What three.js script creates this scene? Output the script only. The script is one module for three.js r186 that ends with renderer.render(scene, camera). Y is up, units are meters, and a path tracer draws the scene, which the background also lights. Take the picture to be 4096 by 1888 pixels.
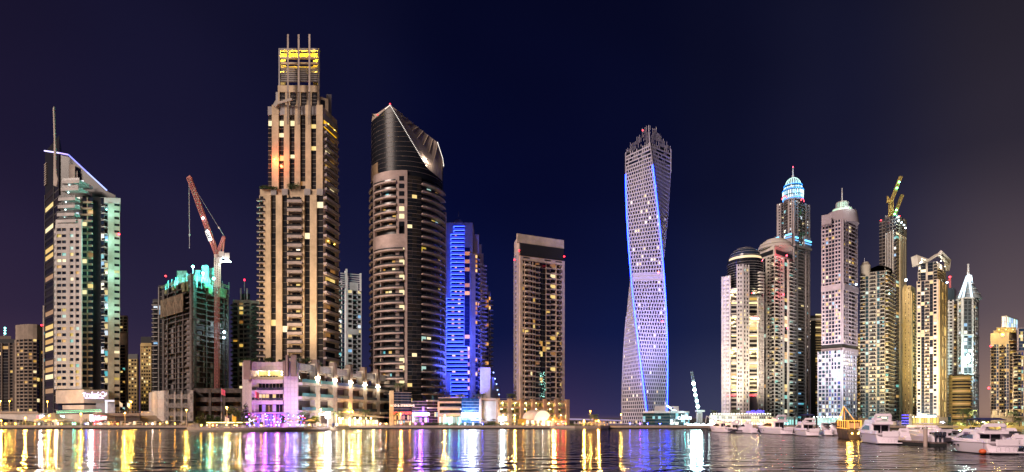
import * as THREE from 'three';
import { mergeGeometries } from 'three/addons/utils/BufferGeometryUtils.js';
import { FontLoader } from 'three/addons/loaders/FontLoader.js';
import { TextGeometry } from 'three/addons/geometries/TextGeometry.js';
import { RoundedBoxGeometry } from 'three/addons/geometries/RoundedBoxGeometry.js';
import { MarchingCubes } from 'three/addons/objects/MarchingCubes.js';

// ---------- camera, sky, moonlight, exposure ----------
const scene = new THREE.Scene();
const LENS = 2400, MIDX = 2048, HORIZON = 1672, EYE = 4.8, DECK = 1.4;      // lens in pixels of a 4096 wide picture
const camera = new THREE.PerspectiveCamera(2 * Math.atan(HORIZON / LENS) * 180 / Math.PI, 4096 / (2 * HORIZON), 1, 6000);
camera.position.set(0, EYE, 0);
camera.setViewOffset(4096, 2 * HORIZON, 0, 0, 4096, 1888);
const X = (px, d) => (px - MIDX) / LENS * d, Y = (py, d) => EYE + (HORIZON - py) / LENS * d;

function seeded(s) { return () => { s |= 0; s = s + 0x6D2B79F5 | 0; let t = Math.imul(s ^ s >>> 15, 1 | s); t = t + Math.imul(t ^ t >>> 7, 61 | t) ^ t; return ((t ^ t >>> 14) >>> 0) / 4294967296; }; }
const lerp = (a, b, t) => a + (b - a) * t, clamp = (x, a = 0, b = 1) => Math.min(b, Math.max(a, x));
const smooth = (a, b, x) => { const t = clamp((x - a) / (b - a)); return t * t * (3 - 2 * t); };
const lin = (r, g, b) => new THREE.Color().setRGB(r / 255, g / 255, b / 255, THREE.SRGBColorSpace);

{ // night sky over a lit city: navy overhead, mauve glow low on both sides, bluer air over the middle of the marina
  const W = 1024, H = 512, data = new Float32Array(W * H * 4);
  const stops = [ // azimuth (degrees, 0 ahead), then colours at elevation 0, 8, 20, 40 degrees
    [-180, [62, 46, 66], [44, 34, 58], [26, 22, 46], [14, 13, 34]],
    [-45, [84, 60, 74], [50, 38, 62], [30, 24, 50], [20, 17, 38]],
    [-30, [72, 56, 80], [42, 36, 62], [26, 24, 52], [16, 15, 38]],
    [-15, [54, 48, 82], [30, 32, 66], [17, 19, 50], [10, 11, 36]],
    [-5, [50, 44, 82], [12, 20, 62], [5, 10, 45], [5, 7, 31]],
    [4, [60, 48, 84], [17, 22, 62], [6, 10, 43], [5, 7, 31]],
    [12, [54, 52, 90], [16, 25, 68], [8, 12, 44], [6, 8, 31]],
    [19, [62, 64, 92], [28, 34, 68], [14, 17, 44], [9, 10, 32]],
    [28, [96, 84, 92], [46, 46, 72], [24, 25, 50], [15, 16, 36]],
    [40, [160, 128, 112], [96, 82, 88], [46, 41, 54], [28, 25, 36]],
    [180, [62, 46, 66], [44, 34, 58], [26, 22, 46], [14, 13, 34]]];
  const els = [0, 8, 20, 40];
  for (let j = 0; j < H; j++) for (let i = 0; i < W; i++) {
    const el = Math.max(0, (j + 0.5) / H * 180 - 90), t = (i + 0.5) / W * 2 * Math.PI - Math.PI;    // texture u: atan2(z, x)
    let az = Math.atan2(Math.cos(t), -Math.sin(t)) * 180 / Math.PI;
    let k = 0; while (k < stops.length - 2 && stops[k + 1][0] < az) k++;
    const f = smooth(0, 1, (az - stops[k][0]) / (stops[k + 1][0] - stops[k][0]));
    let e = 0; while (e < 2 && els[e + 1] < el) e++;
    const g = clamp((el - els[e]) / (els[e + 1] - els[e]));
    const n = 1 + 0.05 * Math.sin(az * 0.31 + Math.sin(el * 0.4) * 1.7) * Math.sin(el * 0.23 + 1);
    for (let c = 0; c < 3; c++) {
      const v = lerp(lerp(stops[k][1 + e][c], stops[k + 1][1 + e][c], f), lerp(stops[k][2 + e][c], stops[k + 1][2 + e][c], f), g) / 255;
      data[(j * W + i) * 4 + c] = Math.pow((v + 0.055) / 1.055, 2.4) * n;
    }
    data[(j * W + i) * 4 + 3] = 1;
  }
  const sky = new THREE.DataTexture(data, W, H, THREE.RGBAFormat, THREE.FloatType);
  sky.mapping = THREE.EquirectangularReflectionMapping; sky.magFilter = THREE.LinearFilter; sky.needsUpdate = true;
  scene.background = sky; scene.environment = sky;
}
const moon = new THREE.DirectionalLight(new THREE.Color(1, 0.78, 0.66), 4.6);   // low moon and city glow behind the camera
moon.position.set(-386, 300, 348); moon.target.position.set(0, 0, 0);
moon.castShadow = true; moon.shadow.radius = 45; moon.shadow.mapSize.set(2048, 2048);
Object.assign(moon.shadow.camera, { left: -600, right: 600, top: 500, bottom: -500, near: 1, far: 1600 });
scene.add(moon, moon.target);
const renderer = new THREE.WebGLRenderer({ antialias: true });
renderer.toneMapping = THREE.LinearToneMapping; renderer.toneMappingExposure = 1; renderer.shadowMap.enabled = true;

// ---------- materials ----------
function noiseTexture(size, seed, amp, cells) {                           // layered value noise around white
  const r = seeded(seed), out = new Uint8Array(size * size * 4), layers = cells.map((c) => { const g = new Float32Array(c * c); for (let i = 0; i < g.length; i++) g[i] = r(); return g; });
  for (let j = 0; j < size; j++) for (let i = 0; i < size; i++) {
    let v = 0, w = 0;
    cells.forEach((c, k) => {
      const x = i / size * c, y = j / size * c, x0 = Math.floor(x), y0 = Math.floor(y), fx = smooth(0, 1, x - x0), fy = smooth(0, 1, y - y0), g = layers[k], at = (a, b) => g[(b % c) * c + a % c], q = 1 / (k + 1);
      v += q * lerp(lerp(at(x0, y0), at(x0 + 1, y0), fx), lerp(at(x0, y0 + 1), at(x0 + 1, y0 + 1), fx), fy); w += q;
    });
    const b = Math.round(255 * clamp(1 - amp * v / w)), o = (j * size + i) * 4;
    out[o] = out[o + 1] = out[o + 2] = b; out[o + 3] = 255;
  }
  const t = new THREE.DataTexture(out, size, size); t.wrapS = t.wrapT = THREE.RepeatWrapping; t.magFilter = THREE.LinearFilter; t.colorSpace = THREE.SRGBColorSpace; t.needsUpdate = true;
  return t;
}
const stainMap = noiseTexture(512, 3, 0.34, [5, 13, 31, 90]); stainMap.repeat.set(1 / 26, 1 / 26);
const roughMap = noiseTexture(256, 8, 0.7, [6, 17, 64]); roughMap.repeat.set(1 / 9, 1 / 9);
const mats = new Map();
function wall(r, g, b, rough = 0.85, worn = false) {                     // painted render, stone or concrete; linear base colour
  const k = `w${r},${g},${b},${rough},${worn}`;
  if (!mats.has(k)) { const m = new THREE.MeshStandardMaterial({ color: new THREE.Color().setRGB(r, g, b), roughness: rough, map: worn ? roughMap : stainMap }); m.userData.metres = true; mats.set(k, m); }
  return mats.get(k);
}
function plain(r, g, b, rough = 0.6, metal = 0) {
  const k = `p${r},${g},${b},${rough},${metal}`;
  if (!mats.has(k)) mats.set(k, new THREE.MeshStandardMaterial({ color: new THREE.Color().setRGB(r, g, b), roughness: rough, metalness: metal }));
  return mats.get(k);
}
function glow(r, g, b, s) {                                              // what gives off light: r g b as seen (sRGB 255), strength
  const k = `e${r},${g},${b},${s}`;
  if (!mats.has(k)) mats.set(k, new THREE.MeshStandardMaterial({ color: new THREE.Color().setRGB(0.2, 0.2, 0.2), roughness: 0.3, emissive: lin(r, g, b), emissiveIntensity: s }));
  return mats.get(k);
}
function dullGlass(r, g, b, rough) { return new THREE.MeshPhysicalMaterial({ color: new THREE.Color().setRGB(r, g, b), roughness: rough, specularIntensity: 0.2 }); }
const glassDark = [plain(0.012, 0.014, 0.02, 0.12), plain(0.022, 0.022, 0.026, 0.16), plain(0.03, 0.026, 0.024, 0.2)];
const glassBlue = [plain(0.012, 0.02, 0.045, 0.1), plain(0.02, 0.032, 0.06, 0.14), plain(0.01, 0.014, 0.03, 0.1)];
const glassTeal = [plain(0.012, 0.035, 0.045, 0.12), plain(0.02, 0.05, 0.06, 0.14)];
const LIT = {
  warm: [glow(255, 206, 96, 0.75), glow(255, 188, 70, 0.55), glow(255, 220, 130, 0.95), glow(226, 150, 60, 0.35), glow(255, 234, 176, 1.1)],
  mixed: [glow(255, 222, 130, 0.9), glow(255, 238, 190, 1.1), glow(190, 235, 222, 0.8), glow(255, 194, 96, 0.6), glow(120, 226, 214, 0.7), glow(240, 206, 70, 0.6)],
  cool: [glow(225, 240, 255, 1.0), glow(140, 205, 255, 0.8), glow(96, 214, 226, 0.75), glow(255, 228, 160, 0.85), glow(255, 246, 225, 1.3)],
  orange: [glow(255, 176, 84, 1.1), glow(255, 196, 120, 1.5), glow(240, 150, 60, 0.7)],
};

// ---------- building kit ----------
const unitBox = new THREE.BoxGeometry(1, 1, 1), sized = new Map();
function metreBox(w, h, d) {                                             // a box whose uv are metres
  const k = `${w.toFixed(2)},${h.toFixed(2)},${d.toFixed(2)}`;
  if (!sized.has(k)) {
    const g = new THREE.BoxGeometry(w, h, d), uv = g.attributes.uv, s = [[d, h], [d, h], [w, d], [w, d], [w, h], [w, h]], o = (w * 7.3 + h * 3.1 + d * 5.7) % 26;
    for (let i = 0; i < 24; i++) { const [a, b] = s[i >> 2]; uv.setXY(i, uv.getX(i) * a + o, uv.getY(i) * b + o * 1.7); }
    sized.set(k, g);
  }
  return sized.get(k);
}
const nth = ['', ', second', ', third', ', fourth', ', fifth', ', sixth', ', seventh', ', eighth', ', ninth', ', tenth', ', eleventh', ', twelfth'], told = new Map();
function unique(label) { const n = told.get(label) || 0; told.set(label, n + 1); return n ? label + nth[n] + ' from the bridge' : label; }
const taken = new Map();
function numbered(name) { const n = taken.get(name) || 0; taken.set(name, n + 1); return n ? `${name}_${String(n).padStart(3, '0')}` : name; }
function dress(o) { o.traverse((m) => { if (m.isMesh) { m.castShadow = true; m.receiveShadow = true; } }); return o; }
const MOST = 300;
class Thing {                                                            // one top-level object whose children are its parts
  constructor(name, label, category, x, y, z, extra = {}) {
    this.g = new THREE.Group(); this.g.name = numbered(name); this.g.position.set(x, y, z); this.g.userData = { label, category, ...extra };
    this.queue = new Map(); this.most = MOST; scene.add(this.g);
  }
  // a box in world metres: centre, size, turn about y
  box(name, mat, cx, cy, cz, w, h, d, ry = 0, parent = null) {
    const p = this.g.position, it = { mat, x: cx - p.x, y: cy - p.y, z: cz - p.z, w, h, d, ry };
    if (parent) return this.make(name, it, parent);
    if (!this.queue.has(name)) this.queue.set(name, []);
    this.queue.get(name).push(it);
  }
  make(name, it, parent = this.g) {
    const m = it.mat.userData.metres ? new THREE.Mesh(metreBox(it.w, it.h, it.d), it.mat) : new THREE.Mesh(unitBox, it.mat);
    if (!it.mat.userData.metres) m.scale.set(it.w, it.h, it.d);
    m.position.set(it.x, it.y, it.z); m.rotation.y = it.ry; m.name = name; parent.add(m); return m;
  }
  part(name, geometry, mat, parent = this.g) {                           // geometry in world metres, or already local to a parent part
    if (parent === this.g) geometry.translate(-this.g.position.x, -this.g.position.y, -this.g.position.z);
    const m = new THREE.Mesh(geometry, mat); m.name = name; parent.add(m); return m;
  }
  done() {
    for (const [name, list] of this.queue) {
      list.sort((a, b) => b.w * b.h - a.w * a.h);
      list.slice(0, this.most).forEach((it) => this.make(name, it));
      const rest = list.slice(this.most);
      if (rest.length) {
        const byMat = new Map();
        for (const it of rest) { const g = (it.mat.userData.metres ? metreBox(it.w, it.h, it.d) : unitBox.clone().scale(it.w, it.h, it.d)).clone().rotateY(it.ry).translate(it.x, it.y, it.z); if (!byMat.has(it.mat)) byMat.set(it.mat, []); byMat.get(it.mat).push(g); }
        const ms = [...byMat.keys()], g = mergeGeometries(ms.map((k) => mergeGeometries(byMat.get(k))), true);
        const m = new THREE.Mesh(g, ms); m.name = 'small_' + name; m.userData.kind = 'stuff'; this.g.add(m);
      }
    }
    dress(this.g); return this;
  }
}
class Face {                                                             // an upright plane from a to b (xz), b to the right as seen from outside
  constructor(T, ax, az, bx, bz) { this.T = T; const L = Math.hypot(bx - ax, bz - az); Object.assign(this, { ax, az, L, ux: (bx - ax) / L, uz: (bz - az) / L, ry: Math.atan2(-(bz - az), bx - ax) }); }
  at(u, w) { return [this.ax + this.ux * u - this.uz * w, this.az + this.uz * u + this.ux * w]; }
  box(name, mat, u0, u1, v0, v1, w0, w1, parent) { const [x, z] = this.at((u0 + u1) / 2, (w0 + w1) / 2); return this.T.box(name, mat, x, (v0 + v1) / 2, z, u1 - u0, v1 - v0, w1 - w0, this.ry, parent); }
}
const pick = (a, r) => a[Math.floor(r() * a.length)];
/* A facade of storeys. cols: [kind, width share, options]
   P pier   G glass strip with a thin transom per storey   W window between spandrels   B balcony   S blank wall set back   */
function facade(T, f, v0, v1, n, cols, o = {}) {
  const r = o.r || seeded(1), h = (v1 - v0) / n, busy = f.ax > 100 ? 2.1 : 1.2, sum = cols.reduce((a, c) => a + c[1], 0), lit = o.lit ?? 0.1, pal = o.pal || LIT.mixed, glass = o.glass || glassDark, wm = o.wall, sm = o.spandrel || wm, out = o.out ?? 0.5;
  let u = 0;
  for (const [kind, share, c = {}] of cols) {
    const u0 = u, u1 = u + share / sum * f.L; u = u1;
    const m = c.mat || wm, win = (a, b, c0, c1, w0, w1, chance = c.lit ?? lit) => { const on = r() < chance * busy; f.box(on ? 'lit_window' : 'window', pick(on ? (c.pal || pal) : (c.glass || glass), r), a, b, c0, c1, w0, w1); };
    if (kind === 'P') { f.box('pier', m, u0, u1, v0 - (c.down || 0), v1 + (c.up || 0), 0, c.out ?? out); continue; }
    if (kind === 'S') { f.box('wall', m, u0, u1, v0, v1, 0, c.out ?? 0.06); continue; }
    const panes = c.panes || 1, bar = Math.min(0.4, (u1 - u0) * 0.08);
    for (let k = 0; k < n; k++) {
      const a = v0 + k * h, b = a + h;
      if (kind === 'G') { const e = c.edge ?? 0.12; f.box('transom', c.line || plain(0.3, 0.28, 0.26, 0.5), u0, u1, b - e, b, 0, 0.14); for (let q = 0; q < panes; q++) win(lerp(u0, u1, q / panes) + 0.03, lerp(u0, u1, (q + 1) / panes) - 0.03, a, b - e, 0, 0.07); }
      if (kind === 'W') { const e = (c.solid ?? 0.4) * h; f.box('spandrel', c.mat || sm, u0, u1, a, a + e, 0, c.out ?? out - 0.06); for (let q = 0; q < panes; q++) { const p0 = lerp(u0, u1, q / panes), p1 = lerp(u0, u1, (q + 1) / panes); win(p0 + (q ? bar / 2 : 0), p1 - (q < panes - 1 ? bar / 2 : 0), a + e, b, 0, 0.06); if (q) f.box('mullion', c.mat || sm, p0 - bar / 2, p0 + bar / 2, a + e, b, 0, out - 0.12); } }
      if (kind === 'B') { const d = c.deep ?? 1.5, t = Math.min(0.35, h * 0.1), rail = c.rail || plain(0.02, 0.02, 0.022, 0.2), rh = c.railHeight ?? 0.3 * h, over = c.over || 0;
        f.box('balcony_slab', c.slab || sm, u0 - over, u1 + over, a, a + t + (c.upstand || 0), -0.02, d);
        f.box('balcony_rail', rail, u0 - over + 0.05, u1 + over - 0.05, a + t + (c.upstand || 0), a + t + rh, d - 0.14, d - 0.06);
        f.box('back_wall', m, u0, u1, a + t, b, -0.02, 0.04);
        const q0 = c.door0 ?? 0.15, q1 = c.door1 ?? 0.85;
        for (let q = 0; q < panes; q++) win(lerp(u0, u1, lerp(q0, q1, q / panes)) + 0.06, lerp(u0, u1, lerp(q0, q1, (q + 1) / panes)) - 0.06, a + t + 0.1, b - h * 0.14, 0.04, 0.12); }
    }
  }
}
function prism(pts, y0, y1) {                                            // solid from a plan outline [x, z][], seen from above in any order
  const s = new THREE.Shape(pts.map(([x, z]) => new THREE.Vector2(x, -z))), g = new THREE.ExtrudeGeometry(s, { depth: y1 - y0, bevelEnabled: false, steps: 1 });
  g.rotateX(-Math.PI / 2).translate(0, y0, 0); return g;
}
function ring(cx, cz, r0, r1, a0, a1, y0, y1, seg = 24, sx = 1) {         // part of a ring; angle 0 faces the camera (+z), grows to the right
  const s = new THREE.Shape();
  for (let i = 0; i <= seg; i++) { const a = lerp(a0, a1, i / seg); s[i ? 'lineTo' : 'moveTo'](cx + Math.sin(a) * r1 * sx, -(cz + Math.cos(a) * r1)); }
  for (let i = seg; i >= 0; i--) { const a = lerp(a0, a1, i / seg); s.lineTo(cx + Math.sin(a) * r0 * sx, -(cz + Math.cos(a) * r0)); }
  const g = new THREE.ExtrudeGeometry(s, { depth: y1 - y0, bevelEnabled: false, steps: 1 });
  g.rotateX(-Math.PI / 2).translate(0, y0, 0); return g;
}
function beam(a, b, w, d = w) {                                          // square bar between two points
  const A = new THREE.Vector3(...a), B = new THREE.Vector3(...b), g = new THREE.BoxGeometry(w, A.distanceTo(B), d);
  const q = new THREE.Quaternion().setFromUnitVectors(new THREE.Vector3(0, 1, 0), B.clone().sub(A).normalize());
  return g.applyQuaternion(q).translate((A.x + B.x) / 2, (A.y + B.y) / 2, (A.z + B.z) / 2);
}
function rod(a, b, r0, r1 = r0, n = 8) {
  const A = new THREE.Vector3(...a), B = new THREE.Vector3(...b), g = new THREE.CylinderGeometry(r1, r0, A.distanceTo(B), n);
  const q = new THREE.Quaternion().setFromUnitVectors(new THREE.Vector3(0, 1, 0), B.clone().sub(A).normalize());
  return g.applyQuaternion(q).translate((A.x + B.x) / 2, (A.y + B.y) / 2, (A.z + B.z) / 2);
}
const join = (list) => mergeGeometries(list.map((g) => { const h = g.index ? g.toNonIndexed() : g; for (const k of Object.keys(h.attributes)) if (!['position', 'normal', 'uv'].includes(k)) h.deleteAttribute(k); return h; }));
function structure(name, geometry, mat) { const m = new THREE.Mesh(geometry, mat); m.name = numbered(name); m.userData.kind = 'structure'; m.receiveShadow = m.castShadow = true; scene.add(m); return m; }
function pointLight(x, y, z, color, power, radius = 0.3) { const l = new THREE.PointLight(color, power, 0, 2); l.position.set(x, y, z); l.castShadow = true; l.shadow.radius = radius / 0.02; scene.add(l); return l; }
function spotLight(x, y, z, tx, ty, tz, color, power, angle = 0.6, blend = 0.7, radius = 0.3) {
  const l = new THREE.SpotLight(color, power, 0, angle, blend, 2); l.position.set(x, y, z); l.target.position.set(tx, ty, tz); l.castShadow = true; l.shadow.radius = radius / 0.02; scene.add(l, l.target); return l;
}
const font = await new FontLoader().loadAsync('fonts/droid/droid_sans_bold.typeface.json');
function lettering(text, size, depth = 0.2) { const g = new TextGeometry(text, { font, size, depth, curveSegments: 3, bevelEnabled: false }); g.computeBoundingBox(); const b = g.boundingBox; return g.translate(-(b.max.x + b.min.x) / 2, -(b.max.y + b.min.y) / 2, 0); }
function script(size) {                                                  // a word in flowing letters joined on one line, with dots above and below
  const P = (l) => new THREE.TubeGeometry(new THREE.CatmullRomCurve3(l.map(([x, y]) => new THREE.Vector3(x * size, y * size, .1))), 14, .11 * size, 5);
  const dot = (x, y) => new THREE.SphereGeometry(.13 * size, 6, 5).translate(x * size, y * size, .1);
  return join([P([[1.4, .1], [1.5, .55], [1.1, .5], [1.2, -.1], [.7, -.2], [.3, -.15], [.35, .35], [.05, .4], [0, -.15], [-.5, -.2], [-.6, .3], [-.9, .25], [-.85, -.2], [-1.3, -.15], [-1.4, .8]]), P([[-1.1, -.5], [-.6, -.62], [-.2, -.45]]), dot(.9, .75), dot(.62, .75), dot(-.2, .7), dot(.5, -.55)]);
}
// ---------- water, quays, land ----------
const QUAY = 262;
{
  const N = 1024, TILE = 72, hgt = new Float32Array(N * N), r = seeded(21), waves = [];
  for (let i = 0; i < 64; i++) {
    const L = 0.9 * Math.pow(8, r()), a = (r() - 0.5) * 1.5, kx = Math.round(Math.sin(a) * TILE / L), ky = Math.round(Math.cos(a) * TILE / L);
    waves.push([kx, ky, r() * 6.283, 0.0036 * Math.pow(L, 0.95) * (0.6 + 0.8 * r())]);
  }
  const SIN = new Float32Array(4096).map((_, i) => Math.sin(i / 4096 * 2 * Math.PI));
  for (let j = 0; j < N; j++) for (let i = 0; i < N; i++) { let v = 0; for (const [kx, ky, p, a] of waves) v += a * SIN[(((kx * i + ky * j) * 4096 / N + p * 652) & 4095)]; hgt[j * N + i] = v * (.85 + .4 * SIN[(i * 8 + j * 12 + 700) & 4095] * SIN[(i * 12 - j * 4) & 4095] + .15 * SIN[(i * 20 + j * 28) & 4095]); }
  const nm = new Uint8Array(N * N * 4), st = TILE / N;
  for (let j = 0; j < N; j++) for (let i = 0; i < N; i++) {
    const dx = (hgt[j * N + (i + 1) % N] - hgt[j * N + (i + N - 1) % N]) / (2 * st), dy = (hgt[((j + 1) % N) * N + i] - hgt[((j + N - 1) % N) * N + i]) / (2 * st), l = Math.hypot(dx, dy, 1), o = (j * N + i) * 4;
    nm[o] = 127.5 - 127.5 * dx / l; nm[o + 1] = 127.5 - 127.5 * dy / l; nm[o + 2] = 127.5 + 127.5 / l; nm[o + 3] = 255;
  }
  const t = new THREE.DataTexture(nm, N, N); t.wrapS = t.wrapT = THREE.RepeatWrapping; t.magFilter = THREE.LinearFilter; t.repeat.set(1 / TILE, 1 / TILE); t.needsUpdate = true;
  const bm = noiseTexture(512, 44, 1, [24, 61, 140]); bm.colorSpace = THREE.NoColorSpace; bm.repeat.set(1 / 31, 1 / 19);
  const g = new THREE.PlaneGeometry(2400, 480); const uv = g.attributes.uv;
  for (let i = 0; i < uv.count; i++) uv.setXY(i, uv.getX(i) * 2400, uv.getY(i) * 480);
  g.rotateX(-Math.PI / 2).translate(0, 0, -140);
  structure('water', g, new THREE.MeshPhysicalMaterial({ color: new THREE.Color().setRGB(0.004, 0.005, 0.009), roughness: 0.1, ior: 1.33, normalMap: t, bumpMap: bm, bumpScale: 0.02 }));
}
const stone = wall(0.34, 0.26, 0.2, 0.8), paving = wall(0.3, 0.26, 0.21, 0.75), asphalt = wall(0.05, 0.05, 0.052, 0.9);
{
  const land = [[-1400, -QUAY], [1400, -QUAY], [2600, -3600], [-2600, -3600]];
  structure('ground', prism(land, -1.5, DECK - 0.02), asphalt);
}
// ---------- towers, from the bridge side across the marina ----------
const fc = (T, a, da, b, db = da) => new Face(T, X(a, da), -da, X(b, db), -db);
const xz = (px, d) => [X(px, d), -d];
function core(T, pts, y0, y1, mat, back = 18, name = 'core', keep = 0.9) {   // plan outline: the visible corners (pixel column, distance), closed by hidden corners further off
  const l = pts[0], r = pts[pts.length - 1], mid = (l[0] + r[0]) / 2, d = Math.max(...pts.map((p) => p[1])) + back;
  return T.part(name, prism([...pts.map(([p, q]) => xz(p, q)), xz(lerp(mid, r[0], keep), d), xz(lerp(mid, l[0], keep), d)], y0, y1), mat);
}
function newTower(name, label, px, d, extra) { return new Thing(name, label, 'building', X(px, d), DECK, -d, extra); }
function beacon(T, px, py, d, mat = glow(255, 30, 50, 9), r = 0.5) { return T.part('beacon_light', new THREE.SphereGeometry(r, 8, 6).translate(X(px, d), Y(py, d), -d), mat); }
const P3 = (px, py, d) => [X(px, d), Y(py, d), -d];
const cream = wall(0.62, 0.5, 0.36), sand = wall(0.52, 0.42, 0.31), pale = wall(0.66, 0.6, 0.56), white = wall(0.74, 0.71, 0.7), grey = wall(0.34, 0.32, 0.32), darkGrey = plain(0.05, 0.05, 0.055, 0.5), black = plain(0.016, 0.017, 0.02, 0.3), concrete = wall(0.15, 0.12, 0.12, 0.95, true), mauve = wall(0.5, 0.42, 0.42), gold = wall(0.62, 0.46, 0.2), steel = plain(0.45, 0.45, 0.47, 0.35, 0.6);
const thinLine = plain(0.34, 0.3, 0.28, 0.5), railGlass = plain(0.03, 0.034, 0.038, 0.15), railPale = plain(0.3, 0.3, 0.3, 0.3);

{ // unfinished dark tower at the edge, teal work lamps on its roof
  const d = 450, T = newTower('unfinished_tower', 'dark unfinished tower with teal lamp mast beyond the white bridge', 20, d), r = seeded(31);
  core(T, [[-30, d], [58, d], [66, d + 8]], 0, Y(1356, d), black);
  facade(T, fc(T, -30, d, 58, d), DECK, Y(1372, d), 26, [['G', 3, { line: thinLine }], ['P', 0.5], ['G', 2], ['P', 0.5], ['W', 1, { solid: 0.3 }], ['P', 0.4]], { r, wall: wall(0.16, 0.12, 0.1), lit: 0.03, pal: LIT.warm, out: 0.6 });
  T.part('roof_crown', prism([xz(0, d), xz(44, d), xz(40, d + 8), xz(4, d + 8)], Y(1356, d), Y(1344, d)), wall(0.16, 0.12, 0.1));
  T.part('lamp_mast', rod(P3(20, 1344, d + 3), P3(20, 1308, d + 3), 0.9, 0.3), steel);
  for (const y of [1312, 1322, 1333]) beacon(T, 20, y, d + 1, glow(130, 240, 235, 6), 0.7);
  T.done();
}
{ const d = 560, T = newTower('slim_tower', 'small far cream tower glimpsed beside the drum-topped brown tower', 55, d); core(T, [[40, d], [70, d]], 0, Y(1488, d), cream);
  facade(T, fc(T, 40, d, 70, d), DECK, Y(1490, d), 22, [['P', .5], ['W', 2, { panes: 3 }], ['P', .5]], { r: seeded(4), wall: cream, lit: 0.2, pal: LIT.warm, out: 0.4 }); T.done(); }
{ // brown tower with a blank drum on top
  const d = 416, T = newTower('apartment_tower', 'brown gridded tower with blank curved drum top behind the white bridge', 110, d), r = seeded(32), m = wall(0.36, 0.28, 0.22), n = 5;
  const arc = []; for (let i = 0; i <= n; i++) { const t = i / n; arc.push([lerp(62, 148, t), d - 5 * Math.sin(Math.PI * (0.25 + 0.75 * t)) + 8 * (1 - t)]); }
  core(T, [...arc, [172, d + 8]], 0, Y(1357, d), black, 16);
  core(T, [...arc, [172, d + 8]], Y(1357, d), Y(1297, d), m, 16, 'blank_drum');
  for (let i = 0; i < n; i++) facade(T, fc(T, arc[i][0], arc[i][1], arc[i + 1][0], arc[i + 1][1]), DECK, Y(1357, d), 24, i ? [['P', .3], ['W', 1.6, { panes: 1, solid: .34 }], ['P', .02]] : [['P', 1.2], ['W', 1.3, { solid: .34 }]], { r, wall: m, lit: 0.09, pal: LIT.warm, out: 0.6 });
  facade(T, fc(T, 148, arc[n][1], 172, d + 8), DECK, Y(1357, d), 24, [['G', 1], ['P', 0.5], ['B', 1, { deep: 1.2 }]], { r, wall: m, lit: 0.08, pal: LIT.warm });
  T.done();
}
{ // slim glass tower with a white blade
  const d = 384, T = newTower('glass_tower', 'slim dark glass tower with tall white blade edge next to drum-topped tower', 195, d), r = seeded(33);
  core(T, [[176, d], [232, d]], 0, Y(1298, d), black);
  facade(T, fc(T, 176, d, 232, d), DECK, Y(1298, d), 26, [['W', 1, { panes: 2, solid: .2 }], ['G', 1.4]], { r, wall: grey, lit: 0.17, pal: LIT.cool, glass: glassBlue, out: .3 });
  T.part('blade', prism([xz(171, d - 3), xz(176, d - 3), xz(176, d + 12), xz(172, d + 12)], 0, Y(1226, d)), wall(0.5, 0.42, 0.36));
  T.part('roof_screen', prism([xz(177, d + 2), xz(193, d + 2), xz(193, d + 14), xz(178, d + 14)], Y(1298, d), Y(1232, d)), wall(0.22, 0.18, 0.17));
  beacon(T, 166, 1301, d - 4); T.done();
}
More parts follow.
